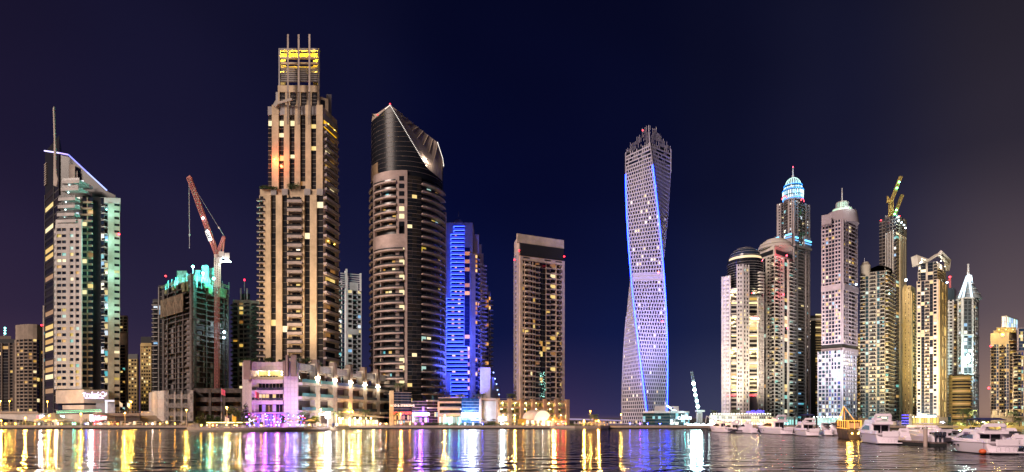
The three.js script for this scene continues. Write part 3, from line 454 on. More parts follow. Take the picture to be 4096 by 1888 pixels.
{ // round tower with raked glass crown
  const d = 300, R = 19.4, cz = -(d + R), cx = X(1628, d + R) + .3, T = newTower('round_tower', 'round dark glass tower with curved balconies and raked dotted-light crown', 1628, d), r = seeded(50), m = wall(0.52, 0.4, 0.38), rad = Math.PI / 180;
  const yb = Y(1560, d), yt = Y(700, d), n = 33, h = (yt - DECK) / n, seg = (name, mat, a0, a1, y0, y1, r0, r1, k = 14) => T.part(name, ring(cx, cz, r0, r1, a0 * rad, a1 * rad, y0, y1, k), mat);
  T.part('core', new THREE.CylinderGeometry(R - 1.6, R - 1.6, yt, 64).translate(cx, yt / 2, cz), black);
  // white frame wall: three storeys of solid, a pier with small windows
  seg('frame_wall', m, -53, 9.5, yt - 2.6, yt + 2.4, R - 1, R + .25, 20); seg('frame_pier', m, 5.5, 9.5, yb, yt - 2.6, R - 1, R + .25, 4); seg('frame_pier', m, -53, -47, Y(1560, d), yt - 2.6, R - 1, R + .25, 4); seg('frame_pier', m, -6.5, -2.8, Y(960, d), yt - 2.6, R - 1, R + .2, 4);
  seg('frame_wall', m, -47, 5.5, Y(990, d), Y(935, d), R - 1, R + .22, 20);
  for (let k = 0; k < n; k++) {
    const y = DECK + k * h, up = y > Y(935, d), solid = y > Y(1000, d) && !up;
    if (k > 3) {
      if (!solid) { seg('balcony_slab', m, -47, up ? -6.5 : 4, y, y + .75, R - 1.5, R + 1.1, 14); seg('balcony_rail', railGlass, -46.6, up ? -7 : 3.6, y + .75, y + 1.5, R + .9, R + 1, 12);
        const [a0, a1] = [-40, up ? -8 : -9], nn = 5; for (let q = 0; q < nn; q++) { const on = r() < .17; seg(on ? 'lit_window' : 'window', pick(on ? [...LIT.warm, LIT.cool[2]] : glassRound, r), lerp(a0, a1, q / nn), lerp(a0, a1, (q + .82) / nn), y + 1, y + h - .7, R - 1.6, R - 1.45, 3); }
        const on = r() < .22; seg(on ? 'lit_window' : 'window', on ? LIT.warm[4] : glassRound[0], -2.2, 4.8, y + .9, y + h - .6, R - 1.5, up ? R + .3 : R - .2, 3);
        seg('party_wall', m, -33, -32.2, y + .75, y + h, R - 1.5, R + .4, 1); if (up) { seg('frame_panel', m, -3, 5.6, y + h - .62, y + h + .92, R - 1, R + .22, 4); }
        else seg('frame_panel', m, -8.5, -3, y + .75, y + h, R - 1.5, R - .6, 3); }
      seg('balcony_slab', m, -84, -56, y + .2, y + .8, R - 1.5, R + .6, 8);
      seg('balcony_slab', m, 31, 86, y, y + .62, R - 1.5, R + 1.1, 16); seg('balcony_rail', railGlass, 31.5, 85, y + .62, y + 1.5, R + .9, R + 1, 14);
      for (let q = 0; q < 5; q++) { const on = r() < .08; seg(on ? 'lit_window' : 'window', pick(on ? LIT.mixed : glassRound, r), 33 + q * 10, 41 + q * 10, y + 1, y + h - .6, R - 1.6, R - 1.45, 3); }
    }
    // curved curtain wall
    seg('transom', plain(0.2, 0.16, 0.17, .4), 9.5, 31, y, y + .13, R - 1, R + .1, 6); seg('transom', plain(0.12, 0.1, 0.1, .4), 9.5, 31, y + h / 2, y + h / 2 + .1, R - 1, R + .06, 6);
    for (let q = 0; q < 3; q++) { const on = r() < .045; seg(on ? 'lit_window' : 'window', pick(on ? LIT.warm : glassRound, r), 9.6 + q * 7.1, 16.5 + q * 7.1, y + .13, y + h / 2, R - 1.2, R, 3); seg('window', pick(glassRound, r), 9.6 + q * 7.1, 16.5 + q * 7.1, y + h / 2 + .1, y + h, R - 1.2, R, 3); }
    if (k <= 3) for (let q = 0; q < 8; q++) { seg('window', pick(glassBlue, r), -50 + q * 7.2, -43 + q * 7.2, y + .2, y + h - .1, R - 1.2, R, 3); seg('window', pick(glassBlue, r), 32 + q * 6.6, 38.4 + q * 6.6, y + .2, y + h - .1, R - 1.2, R, 3); }
    else for (let q = 0; q < 2; q++) seg('window', pick([...glassRound, glassTeal[0]], r), -84 + q * 14, -71 + q * 14, y + .9, y + h, R - 1.4, R - .2, 3);
  }
  T.part('edge_pier', ring(cx, cz, R - .5, R + 1.3, 84 * rad, 90 * rad, yb, Y(800, d), 3), m);
  // crown: drum cut by a raked plane, falling to the right
  const hi = Y(421, d + 8), along = (line, sgn) => (x) => { const dep = -cz - sgn * Math.sqrt(Math.max(0, R * R - (x - cx) ** 2)), p = MIDX + LENS * x / dep; let k = 0; while (k < line.length - 2 && line[k + 1][0] < p) k++; return Y(lerp(line[k][1], line[k + 1][1], clamp((p - line[k][0]) / (line[k + 1][0] - line[k][0]))), dep); };   // rim heights, read off the two sloping edges
  const nearTop = along([[1480, 484], [1507, 463], [1560, 421], [1709, 672], [1784, 728]], 1), farTop = along([[1480, 484], [1507, 463], [1560, 421], [1750, 572], [1772, 640], [1784, 728]], -1), topAt = (x, z) => (z > cz ? nearTop(x) : farTop(x));
  const N = 64, pos = [], idx = [], roof = [];
  for (let i = 0; i <= N; i++) { const a = lerp(-90, 270, i / N) * rad, x = cx + Math.sin(a) * (R - .6), z = cz + Math.cos(a) * (R - .6); const y = topAt(x, z); pos.push(x, yt - .5, z, x, y, z); roof.push([x, y, z]); if (i) { const b = i * 2; idx.push(b - 2, b, b - 1, b, b + 1, b - 1); } }
  const cg = new THREE.BufferGeometry(); cg.setAttribute('position', new THREE.Float32BufferAttribute(pos, 3)); cg.setIndex(idx); cg.computeVertexNormals(); T.part('crown_glass', cg, glassRound[0]);
  // roof plane of strips between near and far rim
  const rp = [], ri = [], S = 40; for (let i = 0; i <= S; i++) { const x = lerp(cx - R + .65, cx + R - .65, i / S), w = Math.sqrt(Math.max(0, (R - .6) ** 2 - (x - cx) ** 2)); rp.push(x, nearTop(x), cz + w, x, farTop(x), cz - w); if (i) { const b = i * 2; ri.push(b - 2, b, b - 1, b, b + 1, b - 1); } }
  const rg = new THREE.BufferGeometry(); rg.setAttribute('position', new THREE.Float32BufferAttribute(rp, 3)); rg.setIndex(ri); rg.computeVertexNormals(); rg.setAttribute('uv', new THREE.Float32BufferAttribute(rp.flatMap((v, i) => (i % 3 ? [] : [rp[i], rp[i + 2]])), 2)); T.part('raked_roof', rg, wall(0.58, 0.48, 0.42, .6));
  for (let k = 0; k < 15; k++) { const y = yt + 2.5 + k * (hi - yt) / 16, pts = []; for (let i = 0; i <= 60; i++) { const a = lerp(-88, 88, i / 60) * rad, x = cx + Math.sin(a) * (R - .55), z = cz + Math.cos(a) * (R - .55); if (topAt(x, z) > y) pts.push(new THREE.Vector3(x, y, z)); } if (pts.length > 3) T.part('transom', new THREE.TubeGeometry(new THREE.CatmullRomCurve3(pts), 24, .07, 4), plain(0.2, 0.16, 0.16, .4)); }
  for (let i = 14; i <= 37; i += 3) { const x = lerp(cx - R, cx + R, i / S), w = Math.sqrt(Math.max(0, (R - .6) ** 2 - (x - cx) ** 2)), n0 = [x, nearTop(x), cz + w], f0 = [x, farTop(x), cz - w], m0 = n0.map((v, q) => lerp(v, f0[q], .45)); m0[1] += .25; f0[1] += .25; T.part('roof_rib', beam(m0, f0.map((v, q) => lerp(m0[q], v, .94)), .3, .5), wall(0.66, 0.54, 0.42)); }
  for (const far of [1, -1]) for (let i = 0; i < 46; i++) { const x = lerp(cx + R * (far > 0 ? -.42 : .74), cx + R * (far > 0 ? .56 : .985), i / 45), w = Math.sqrt(Math.max(0, (R - .3) ** 2 - (x - cx) ** 2)); T.box('rim_light', glow(255, 244, 230, 2), x, (far > 0 ? nearTop(x) : farTop(x)) + .3, cz + far * w, .26, .26, .26); }
  T.part('rim_flood_light', new THREE.BoxGeometry(.8, .4, .4).translate(cx + R * .62, nearTop(cx + R * .62) + .6, cz + R * .74), glow(255, 226, 190, 4)); pointLight(cx + R * .6, nearTop(cx + R * .6) + 5, cz + R * .6, new THREE.Color(1, .8, .62), 200, .5); T.part('crown_loggia', ring(cx, cz, R - .8, R - .4, -78 * rad, -42 * rad, Y(690, d), Y(630, d), 8), wall(0.44, 0.3, 0.18)); seg('loggia_post', m, -62, -60, Y(692, d), Y(628, d), R - .5, R - .1, 2);
  beacon(T, 1560, 416, d + 10, glow(255, 20, 40, 8), .4); beacon(T, 1510, 459, d + 12, glow(255, 20, 40, 6), .3); T.done();
}
const hotelWall = wall(0.62, 0.6, 0.68);
{ // blue-lit hotel with stepped wings
  const d = 340, T = newTower('blue_hotel_tower', 'stepped hotel tower with bright blue neon-edged balconies and small dome cap', 1850, d), r = seeded(60), m = hotelWall, neon = glow(44, 70, 255, 10), h = (Y(905, d) - Y(1592, d)) / 43;
  core(T, [[1782, d], [1890, d], [1896, d + 14]], 0, Y(890, d), m, 16, 'slab_body');
  T.part('crown_dome', new THREE.SphereGeometry(3.2, 12, 6, 0, 6.3, 0, 1.57).scale(1, 1.15, 1).translate(X(1834, d + 6), Y(890, d), -d - 6), plain(0.3, 0.34, 0.6, .4));
  for (let k = 0; k < 12; k++) { const a = k / 12 * 6.283; T.part('dome_rib_light', rod([X(1834, d + 6) + Math.sin(a) * 3.3, Y(890, d), -d - 6 + Math.cos(a) * 3.3], [X(1834, d + 6), Y(866, d), -d - 6], .12, .08, 4), glow(150, 180, 255, 7)); }
  T.part('spire', rod(P3(1834, 866, d + 6), P3(1834, 846, d + 6), .18, .06), steel);
  // rows of balconies, each edged by a neon line
  for (let k = 0; k < 43; k++) {
    const y = Y(1592, d) + k * h, py = 1592 - k * 16, [a, b] = py < 940 ? [1815, 1859] : py < 1200 ? [1803, 1858] : py < 1400 ? [1786, 1856] : py < 1500 ? [1782, 1872] : [1802, 1872], f = fc(T, a, d, b, d);
    f.box('balcony_recess', glassBlue[2], .2, f.L - .2, y + .7, y + h - .25, -.02, .08);
    f.box('balcony_slab', m, 0, f.L, y, y + .35, 0, 1.1); f.box('balcony_rail', plain(0.2, 0.22, 0.4, .3), .1, f.L - .1, y + .35, y + .85, .95, 1.02);
    f.box('neon_line_light', neon, 0, f.L, y + h - .34, y + h - .1, .3, .5); f.box('neon_line_light', neon, 0, .24, y + .9, y + h - .3, .3, .5); f.box('neon_line_light', glow(44, 64, 255, 5), 0, f.L, y + .38, y + .52, 1.06, 1.16);
    for (const u of [.3, .66]) if (r() < .4) f.box('lit_window', pick(LIT.orange, r), u * f.L, (u + .14) * f.L, y + .8, y + h - .5, .1, .2);
  }
  const blue = plain(0.03, 0.04, 0.12, .2), g = fc(T, 1859, d, 1880, d);
  facade(T, g, Y(1592, d), Y(990, d), 38, [['G', 1, { line: plain(0.08, 0.08, 0.2, .4), lit: .2 }]], { r, glass: [blue, plain(0.02, 0.03, 0.09, .2)], pal: LIT.orange });
  fc(T, 1878, d, 1898, d + 3).box('wall_pier', m, 0, 3.4, DECK, Y(1014, d), 0, 1.4);
  // wings stepping down and away
  [[1896, 1916, 938, d + 6], [1900, 1926, 978, d + 10], [1914, 1934, 1014, d + 16]].forEach(([a, b, q, dd]) => core(T, [[a, dd], [b, dd]], 0, Y(q, dd), m, 12, 'wing'));
  facade(T, fc(T, 1897, d + 5, 1918, d + 6), DECK, Y(1022, d + 6), 36, [['W', 1, { solid: .3, out: .9, lit: .3 }], ['P', .2, { mat: blue }], ['B', .6, { deep: 2, slab: m }]], { r, wall: m, glass: [blue], pal: LIT.orange, lit: .15 });
  for (let k = 0; k < 34; k++) { const f = fc(T, 1918, d + 14, 1934, d + 16); f.box('balcony_slab', m, -.3, f.L + .8, Y(1580, d + 14) + k * 2.3, Y(1580, d + 14) + k * 2.3 + .8, 0, 2.2); if (r() < .2) f.box('lit_window', pick(LIT.orange, r), .4, 1.4, Y(1580, d + 14) + k * 2.3 + .9, Y(1580, d + 14) + k * 2.3 + 2.1, .1, .3); }
  T.done();
  const e = 372, U = newTower('blue_hotel_wing', 'rear stepped hotel wing in violet shade with small orange windows', 1946, e), r2 = seeded(61);
  [[1928, 1946, 1100, e], [1930, 1952, 1140, e + 3], [1932, 1962, 1166, e + 8]].forEach(([a, b, q, dd]) => core(U, [[a, dd], [b, dd]], 0, Y(q, dd), m, 12, 'wing'));
  facade(U, fc(U, 1934, e, 1954, e), DECK, Y(1180, e), 27, [['P', .5], ['W', 1, { solid: .35, out: 1, lit: .3 }]], { r: r2, wall: m, glass: [blue], pal: LIT.orange });
  facade(U, fc(U, 1954, e + 6, 1963, e + 8), DECK, Y(1176, e), 27, [['B', 1, { deep: 1.8, slab: m, over: .3 }]], { r: r2, wall: m, glass: [blue], pal: LIT.orange, lit: .1 }); U.done();
  const q = 318, V = newTower('stepped_annex', 'pale stepped low annex beside the blue hotel', 1960, q);
  [[1920, 1962, 1470, 0], [1920, 1978, 1508, 3], [1920, 1984, 1530, 5], [1920, 1998, 1546, 8]].forEach(([a, b, py, o]) => core(V, [[a, q + o], [b, q + o]], 0, Y(py, q + o), wall(0.6, 0.54, 0.6), 10, 'step_block'));
  for (const [px, py] of [[1974, 1490], [1980, 1515], [1986, 1536], [1990, 1560], [1996, 1578]]) V.part('edge_light', new THREE.SphereGeometry(.35, 6, 5).translate(...P3(px, py, q - 1)), glow(150, 180, 255, 5)); V.done();
}
{ // beige slab tower
  const d = 322, e = 334, T = newTower('beige_slab_tower', 'free-standing beige slab tower with blank top band and stacked balconies', 2165, d), r = seeded(62), m = wall(0.72, 0.54, 0.42), L = [2077, d], R = [2255, e];
  core(T, [[2057, d + 16], L, R], 0, Y(935, d), m, 6, 'body');
  const f = fc(T, ...L, ...R), yt = Y(1040, d), S = fc(T, 2057, d + 16, ...L);
  facade(T, f, DECK, yt, 31, [['P', .8], ['W', .6, { solid: .42 }], ['P', .12], ['B', 1.5, { deep: 2.2, slab: m, upstand: .5, lit: .09 }], ['P', .22], ['W', 1.6, { solid: .3, panes: 2, lit: .1 }], ['B', 1.5, { deep: 1.3, slab: m }], ['G', 1.9, { panes: 2, lit: .05 }], ['B', 1.6, { deep: 1.3, slab: m, lit: .1 }], ['W', 1.5, { solid: .3, lit: .14 }], ['P', .2], ['B', 1.1, { deep: 2, slab: m }], ['P', .12], ['W', .5], ['P', .9]], { r, wall: m, lit: .07, pal: LIT.warm, out: 1 });
  f.box('top_band', m, 0, f.L, yt, Y(1024, d), 0, 1.1);
  f.box('louvre_band', black, .3, f.L - .2, Y(1020, d), Y(972, d), -.2, .7); for (let k = 0; k < 56; k++) f.box('louvre', plain(0.04, 0.04, 0.05, .4), .5 + k * (f.L - 1) / 56, .62 + k * (f.L - 1) / 56, Y(1020, d), Y(972, d), .7, .95);
  f.box('roof_panel', wall(0.76, 0.6, 0.46), -1.3, f.L, Y(970, d), Y(935, d), -.6, .2);
  for (const u of [.03, .5, .75]) f.box('vent', black, u * f.L + 1, u * f.L + 5, Y(1032, d), Y(1027, d), 1.1, 1.15);
  facade(T, S, DECK, Y(1000, d), 31, [['P', 1], ['W', .8, { solid: .4 }], ['P', 1.4]], { r, wall: wall(0.5, 0.4, 0.4), out: .4, lit: .02 });
  for (const [px, py] of [[2076, 1001], [2058, 1039], [2257, 1026]]) beacon(T, px, py, d - 1, glow(255, 20, 40, 10), .45);
  for (let k = 0; k < 46; k++) { const [x, z] = f.at(f.L * (.44 + .12 * r()), 1.2); T.box('fairy_light', glow(170, 255, 235, 3), x, lerp(Y(1590, d), Y(1480, d), r()), z, .22, .22, .22); } T.done();
}
{ // twisted tower: a square plan turned a quarter round from bottom to top
  const d = 330, T = newTower('twisted_tower', 'twisting white tower with vertical slot windows and blue neon edges', 2583, d), r = seeded(63), m = wall(0.54, 0.5, 0.58), n = 74, y0 = DECK, yT = Y(590, d), h = (yT - y0) / n, HD = 12.35, cz = -(d + 6), rad = Math.PI / 180;
  const cxAt = (t) => X(lerp(2576, 2593, t), d + 6), angAt = (t) => lerp(88, -9, t) * rad, corner = (t, i, s = 1) => { const a = angAt(t) - i * Math.PI / 2; return [cxAt(t) + Math.sin(a) * HD * s, cz + Math.cos(a) * HD * s]; };
  const pos = [], idx = []; for (let k = 0; k <= n; k++) { for (let i = 0; i < 4; i++) { const [x, z] = corner(k / n, i, .97); pos.push(x, y0 + k * h, z); } if (k) for (let i = 0; i < 4; i++) { const a = (k - 1) * 4 + i, b = (k - 1) * 4 + (i + 1) % 4, c = k * 4 + i, e = k * 4 + (i + 1) % 4; idx.push(a, c, b, b, c, e); } }
  const g = new THREE.BufferGeometry(); g.setAttribute('position', new THREE.Float32BufferAttribute(pos, 3)); g.setIndex(idx); g.computeVertexNormals(); T.part('glass_core', g.toNonIndexed(), dullGlass(0.01, 0.014, 0.03, 0.25));
  for (let k = 0; k < n; k++) {
    const t = (k + .5) / n, y = y0 + k * h, mech = (k > 37 && k < 40) || k > 66;
    for (const i of [0, 1, 3]) {                                         // faces that can be seen: between corner i and i+1
      const A = corner(t, i), B = corner(t, (i + 1) % 4), f = new Face(T, ...B, ...A); if (f.ux < -.2) continue;
      f.box('spandrel', m, .1, f.L - .1, y, y + h * .3, -.55, .05);
      const nc = 12; for (let q = 0; q < nc; q++) { const u = (q + (k % 2) * .34) / nc * f.L, w = f.L / nc; if (mech && k < 60) { f.box('blank_panel', m, u, u + w, y + h * .3, y + h, -.5, -.1); continue; }
        if (k > 69 && r() < .5) continue;
        f.box('mullion_panel', m, Math.max(.05, u), Math.min(f.L - .05, u + w * (k > 66 ? .3 : .4)), y + h * .3, y + h, -.5, .02);
        const litZone = k > 36 && k < 58 ? .11 : .03; if (k < 66 && r() < litZone * (i === 0 || i === 1 ? 1 : .6)) f.box('lit_window', pick([LIT.warm[4], LIT.cool[4], LIT.warm[2]], r), Math.min(f.L - 1, u + w * .47), Math.min(f.L - .1, u + w * .98), y + h * .34, y + h * .96, -.4, -.06); }
    }
  }
  for (let i = 0; i < 4; i++) for (let k = 0; k < n; k += 2) { const a = corner(k / n, i, 1.01), b = corner((k + 2) / n, i, 1.01), on = (i === 0 && k < 68 && k >= 0) || (i === 1 && k < 68); if (-a[1] > d + 14 && -b[1] > d + 14) continue;
    T.part(on ? 'neon_edge_light' : 'edge_post', beam([a[0], y0 + k * h, a[1]], [b[0], y0 + (k + 2) * h, b[1]], on ? .5 : .4), on ? glow(8, 40, 255, 26) : m); }
  // open screen rising to the near corner
  for (let i = 0; i < 4; i++) { const A = corner(1, i), B = corner(1, (i + 1) % 4), f = new Face(T, ...B, ...A); for (let k = 0; k < 18; k++) for (let q = 0; q < 4; q++) { const u = (k + .5) / 18, rise = (i === 0 ? u : i === 3 ? 1 - u : .15) * 9 + 1; if (q * 2.4 < rise && r() < .84) f.box('screen_bar', m, u * f.L - .08, u * f.L + .08, yT + q * 2.2 + .4 * r(), yT + q * 2.2 + 2 * r() + 1.4, -.2, 0); } }
  { const [x, z] = corner(1, 0, 1); T.part('corner_mast', rod([x, yT - 2, z], [x - .6, Y(524, d), z], .4, .3, 5), m); beacon(T, 2571, 521, d - 6, glow(255, 40, 50, 8), .4); }
  for (const i of [1, 3]) { const [x, z] = corner(1, i, 1); T.part('edge_post', rod([x, yT - 12, z], [x, yT + .8, z], .3, .3, 5), m); }
  T.part('warning_light', new THREE.SphereGeometry(.5, 8, 6).translate(...P3(2649, 1286, d - 8)), glow(255, 30, 50, 14)); T.part('warning_light', new THREE.SphereGeometry(.5, 8, 6).translate(...P3(2634, 1089, d - 9)), glow(255, 70, 50, 14));
  T.done();
  // glass podium
  const q = 300, G = new Thing('glass_podium', 'curved dark glass podium with white roof edge and lit sign beside twisted tower', 'building', X(2680, q), DECK, -q), y1 = Y(1652, q), arc = [[2572, q + 4], [2620, q - 2], [2680, q - 4], [2735, q], [2757, q + 8]];
  G.part('core', prism([...arc.map(([p, e]) => xz(p, e)), xz(2745, q + 22), xz(2590, q + 22)], 0, y1), glassTeal[0]);
  for (let i = 0; i < 4; i++) facade(G, fc(G, ...arc[i], ...arc[i + 1]), DECK, y1, 4, [['G', 1, { panes: 5, lit: i < 2 ? .12 : .3 }]], { r, glass: glassTeal, pal: [LIT.cool[2], LIT.cool[1], LIT.cool[4]] });
  G.part('roof_edge', prism([...arc.map(([p, e]) => xz(p, e - 1.4)), xz(2748, q + 22), xz(2590, q + 22)], y1, y1 + 1), wall(0.7, 0.7, 0.72));
  G.part('upper_block', prism([xz(2618, q + 6), xz(2664, q + 5), xz(2664, q + 20), xz(2618, q + 20)], y1 + 1, Y(1622, q)), wall(0.6, 0.58, 0.62)); G.part('upper_block', prism([xz(2684, q + 5), xz(2715, q + 6), xz(2715, q + 16), xz(2684, q + 16)], y1 + 1, Y(1624, q)), wall(0.62, 0.62, 0.66));
  G.part('stair_light', beam(P3(2666, 1622, q + 3), P3(2706, 1647, q + 3), .9), glow(220, 240, 255, 2));
  G.part('sign_letters', lettering('CAYAN', 1.5, .2).translate(...P3(2738, 1672, q - 6)), glow(220, 240, 255, 3)); G.part('sign_letters', script(1).translate(...P3(2738, 1664, q - 6)), glow(220, 240, 255, 3)); G.done();
}
{ // white hotel with glass domes
  const d = 330, T = newTower('white_hotel_tower', 'white hotel tower with blue glass dome, yellow-lit recesses and red sign', 2968, d), r = seeded(64), m = wall(0.7, 0.64, 0.62), n = 36, red = glow(255, 60, 80, 2.6), yl = glow(255, 236, 140, 3);
  core(T, [[2889, d + 7], [3051, d + 9]], 0, Y(1104, d), m, 12, 'core', .95); core(T, [[2946, d - 5.9], [2970, d - 6.4], [2994, d - 4.9]], 0, Y(1072, d), m, 12, 'centre_block', .98); core(T, [[2890, d + 5.4], [2923, d + 2.2]], 0, Y(1099, d), m, 6, 'side_block', .98); core(T, [[3029, d + 2.4], [3051, d + 8]], 0, Y(1106, d), m, 3, 'side_block', .98);
  const wins = (a, da, b, db, top, c) => facade(T, fc(T, a, da, b, db), DECK, Y(top, d), Math.round(n * (1651 - top) / 540), c, { r, wall: m, lit: .1, pal: LIT.mixed, out: .7 });
  wins(2888, d + 6, 2924, d + 2, 1098, [['P', .6], ['W', .5, { solid: .5 }], ['P', .35], ['W', .5, { solid: .5 }], ['P', .5]]);
  wins(2946, d - 6, 2970, d - 6.5, 1070, [['P', .4], ['W', .5, { solid: .5 }], ['P', .3], ['W', .5, { solid: .5 }], ['P', .3]]); wins(2970, d - 6.5, 2994, d - 5, 1070, [['P', .3], ['W', .7, { solid: .4 }], ['P', .3], ['W', .7, { solid: .4 }], ['P', .3]]);
  wins(3028, d + 2, 3052, d + 8, 1105, [['P', .4], ['W', .6, { solid: .45 }], ['P', .3], ['W', .6, { solid: .45 }], ['P', .4]]);
  for (const [a, b, dd] of [[2924, 2948, d + 3], [2993, 3029, d + 3]]) { const f = fc(T, a, dd, b, dd); facade(T, f, DECK, Y(1152, d), 32, [['W', 1, { solid: .35, mat: wall(0.56, 0.5, 0.42), out: .5 }]], { r, wall: m, lit: .1, pal: LIT.warm }); for (const y of [1175, 1290, 1410, 1525]) { const [x, z] = f.at(f.L / 2, 3); T.part('recess_lamp', new THREE.SphereGeometry(.22, 8, 6).translate(x, Y(y - 10, dd), z - 1.2), glow(255, 226, 150, 8)); pointLight(x, Y(y, dd), z, new THREE.Color(1, .82, .4), 110, .3); }
    for (const y of [1162, 1212, 1270, 1342, 1398, 1452, 1510, 1562]) { f.box('ring_light', yl, .1, f.L - .1, Y(y + 3, dd), Y(y, dd), .6, .9); f.box('ring_cornice', m, 0, f.L, Y(y, dd), Y(y - 7, dd), .3, 1.6); } }
  // glass drum and dome
  const cx = X(2975, d + 12), cz = -(d + 10), R = 9.6; T.part('glass_drum', new THREE.CylinderGeometry(R, R, Y(1028, d) - Y(1180, d), 36).translate(cx, (Y(1028, d) + Y(1180, d)) / 2, cz), glassDark[0]);
  for (let k = 0; k < 14; k++) T.part('transom', new THREE.TorusGeometry(R + .04, .08, 4, 40).rotateX(Math.PI / 2).translate(cx, Y(1172 - k * 10, d), cz), plain(0.3, 0.27, 0.28, .4));
  T.part('lit_ring_light', new THREE.CylinderGeometry(R - 1, R - 1, 1.6, 36).translate(cx, Y(1022, d), cz), glow(255, 226, 170, 1.1)); T.part('dome', new THREE.SphereGeometry(R - 1.2, 24, 10, 0, 6.3, 0, 1.57).scale(1, .72, 1).translate(cx, Y(1015, d), cz), glassBlue[1]);
  for (let k = 0; k < 5; k++) { const e = k * .3 + .1; T.part('dome_ring', new THREE.TorusGeometry((R - 1.15) * Math.cos(e), .09, 4, 36).rotateX(Math.PI / 2).translate(cx, Y(1015, d) + (R - 1.2) * .72 * Math.sin(e), cz), thinLine); }
  for (let k = 0; k < 7; k++) for (const s of [-1, 1]) T.part('corner_balcony', ring(cx, cz, R + .2, R + 1.8, s > 0 ? .35 : -.7, s > 0 ? .7 : -.35, Y(1170 - k * 13, d), Y(1165 - k * 13, d), 6), m);
  { const f = fc(T, 3002, d - .5, 3026, d + .5); f.box('sign_board', glow(210, 20, 50, 1.3), 0, f.L, Y(1282, d), Y(1268, d), 1, 1.3); T.part('sign_letters', lettering('Marriott', .95, .15).rotateY(f.ry).translate(f.at(f.L / 2, 1.35)[0], Y(1275, d), f.at(f.L / 2, 1.35)[1]), glow(255, 235, 235, 4)); }
  for (const [a, b] of [[2908, 2946], [2990, 3024]]) { const f = fc(T, a, d - 1, b, d - 1); T.part('sign_letters', lettering('Harbour', 1.05, .2).translate(f.at(f.L * .3, 1)[0], Y(1581, d), f.at(f.L * .3, 1)[1]), red); T.part('sign_letters', script(.9).translate(f.at(f.L * .75, 1)[0], Y(1581, d), f.at(f.L * .75, 1)[1]), red); }
  { const f = fc(T, 2988, d + 1, 3024, d + 1), s = new THREE.Shape(); s.moveTo(-2.2, 0); s.lineTo(-2.2, 6); s.absarc(0, 6, 2.2, Math.PI, 0, true); s.lineTo(2.2, 0); T.part('arch_glass', new THREE.ExtrudeGeometry(s, { depth: .4, bevelEnabled: false }).translate(f.at(f.L / 2, 1.4)[0], Y(1640, d), f.at(0, 1.4)[1]), plain(0.06, 0.05, 0.06, .15)); const rr = new THREE.Shape(); rr.absarc(0, 0, 2.7, 0, Math.PI, false); rr.absarc(0, 0, 2.2, Math.PI, 0, true); T.part('arch_frame', new THREE.ExtrudeGeometry(rr, { depth: .8, bevelEnabled: false }).translate(f.at(f.L / 2, 1.4)[0], Y(1640, d) + 6, f.at(0, 1.4)[1]), m); }
  for (const [px, py] of [[2963, 1390], [2960, 1532], [3010, 1172]]) beacon(T, px, py, d - 7, glow(255, 50, 70, 8), .35); T.done();
}
{ // pearl-crowned tower
  const d = 352, T = newTower('pale_banded_tower', 'cream tower with tiered round crown and red-lit frame beside white hotel', 3100, d), r = seeded(65), m = wall(0.66, 0.6, 0.54);
  const L = [3036, d + 8], C = [3098, d - 4], R = [3174, d + 10]; core(T, [L, C, R], 0, Y(988, d), m, 14, 'body');
  facade(T, fc(T, ...L, ...C), DECK, Y(1028, d), 46, [['W', .7, { solid: .45, panes: 1 }], ['P', .35], ['G', 1.3, { lit: .06, line: plain(0.06, 0.06, 0.06, .4), glass: glassDark }], ['P', .3], ['W', .8, { solid: .45 }], ['P', .3], ['B', .9, { deep: 1.2, slab: m, over: .3, lit: .1 }]], { r, wall: m, lit: .06, pal: LIT.mixed, out: .8 });
  facade(T, fc(T, ...C, ...R), DECK, Y(1028, d), 46, [['B', 1, { deep: 1.2, slab: m, lit: .1 }], ['P', .25], ['W', .7, { solid: .45 }], ['P', .25], ['G', 1, { lit: .16, line: plain(0.07, 0.06, 0.06, .4) }], ['P', .3], ['B', 1.4, { deep: 1.6, slab: m, over: .6, lit: .1 }]], { r, wall: m, lit: .08, pal: LIT.mixed, out: .8 });
  for (const [f, a] of [[fc(T, ...L, ...C), .04], [fc(T, ...C, ...R), .08]]) f.box('dark_frieze', black, a * f.L, f.L * .92, Y(1020, d), Y(1004, d), 0, .3);
  const cx = X(3101, d + 6), cz = -(d + 6); [[9.8, 988, 976], [9, 974, 966], [7.4, 966, 958], [5.6, 958, 950], [3, 950, 944]].forEach(([q, a, b], k) => { T.part('crown_tier', new THREE.CylinderGeometry(q * .95, q, Y(b, d) - Y(a, d), 32).translate(cx, (Y(a, d) + Y(b, d)) / 2, cz), k % 2 ? m : wall(0.6, 0.54, 0.5)); });
  for (let k = 0; k < 24; k++) { const a = k / 24 * 6.283; T.part('crown_slot', new THREE.BoxGeometry(.8, .7, .4).rotateY(a).translate(cx + Math.sin(a) * 9.1, Y(979, d), cz + Math.cos(a) * 9.1), black); }
  T.part('spire', rod([cx, Y(944, d), cz], [cx, Y(934, d), cz], .4, .1), m);
  for (const [px, py] of [[3147, 1022], [3133, 1178], [3150, 1312]]) { T.part('warning_light', new THREE.SphereGeometry(.5, 8, 6).translate(...P3(px, py, d - 3)), glow(255, 40, 60, 14)); }
  pointLight(...P3(3147, 1024, d - 8), new THREE.Color(1, .1, .16), 260, .4); pointLight(...P3(3135, 1178, d - 9), new THREE.Color(1, .1, .16), 160, .4); T.done();
}
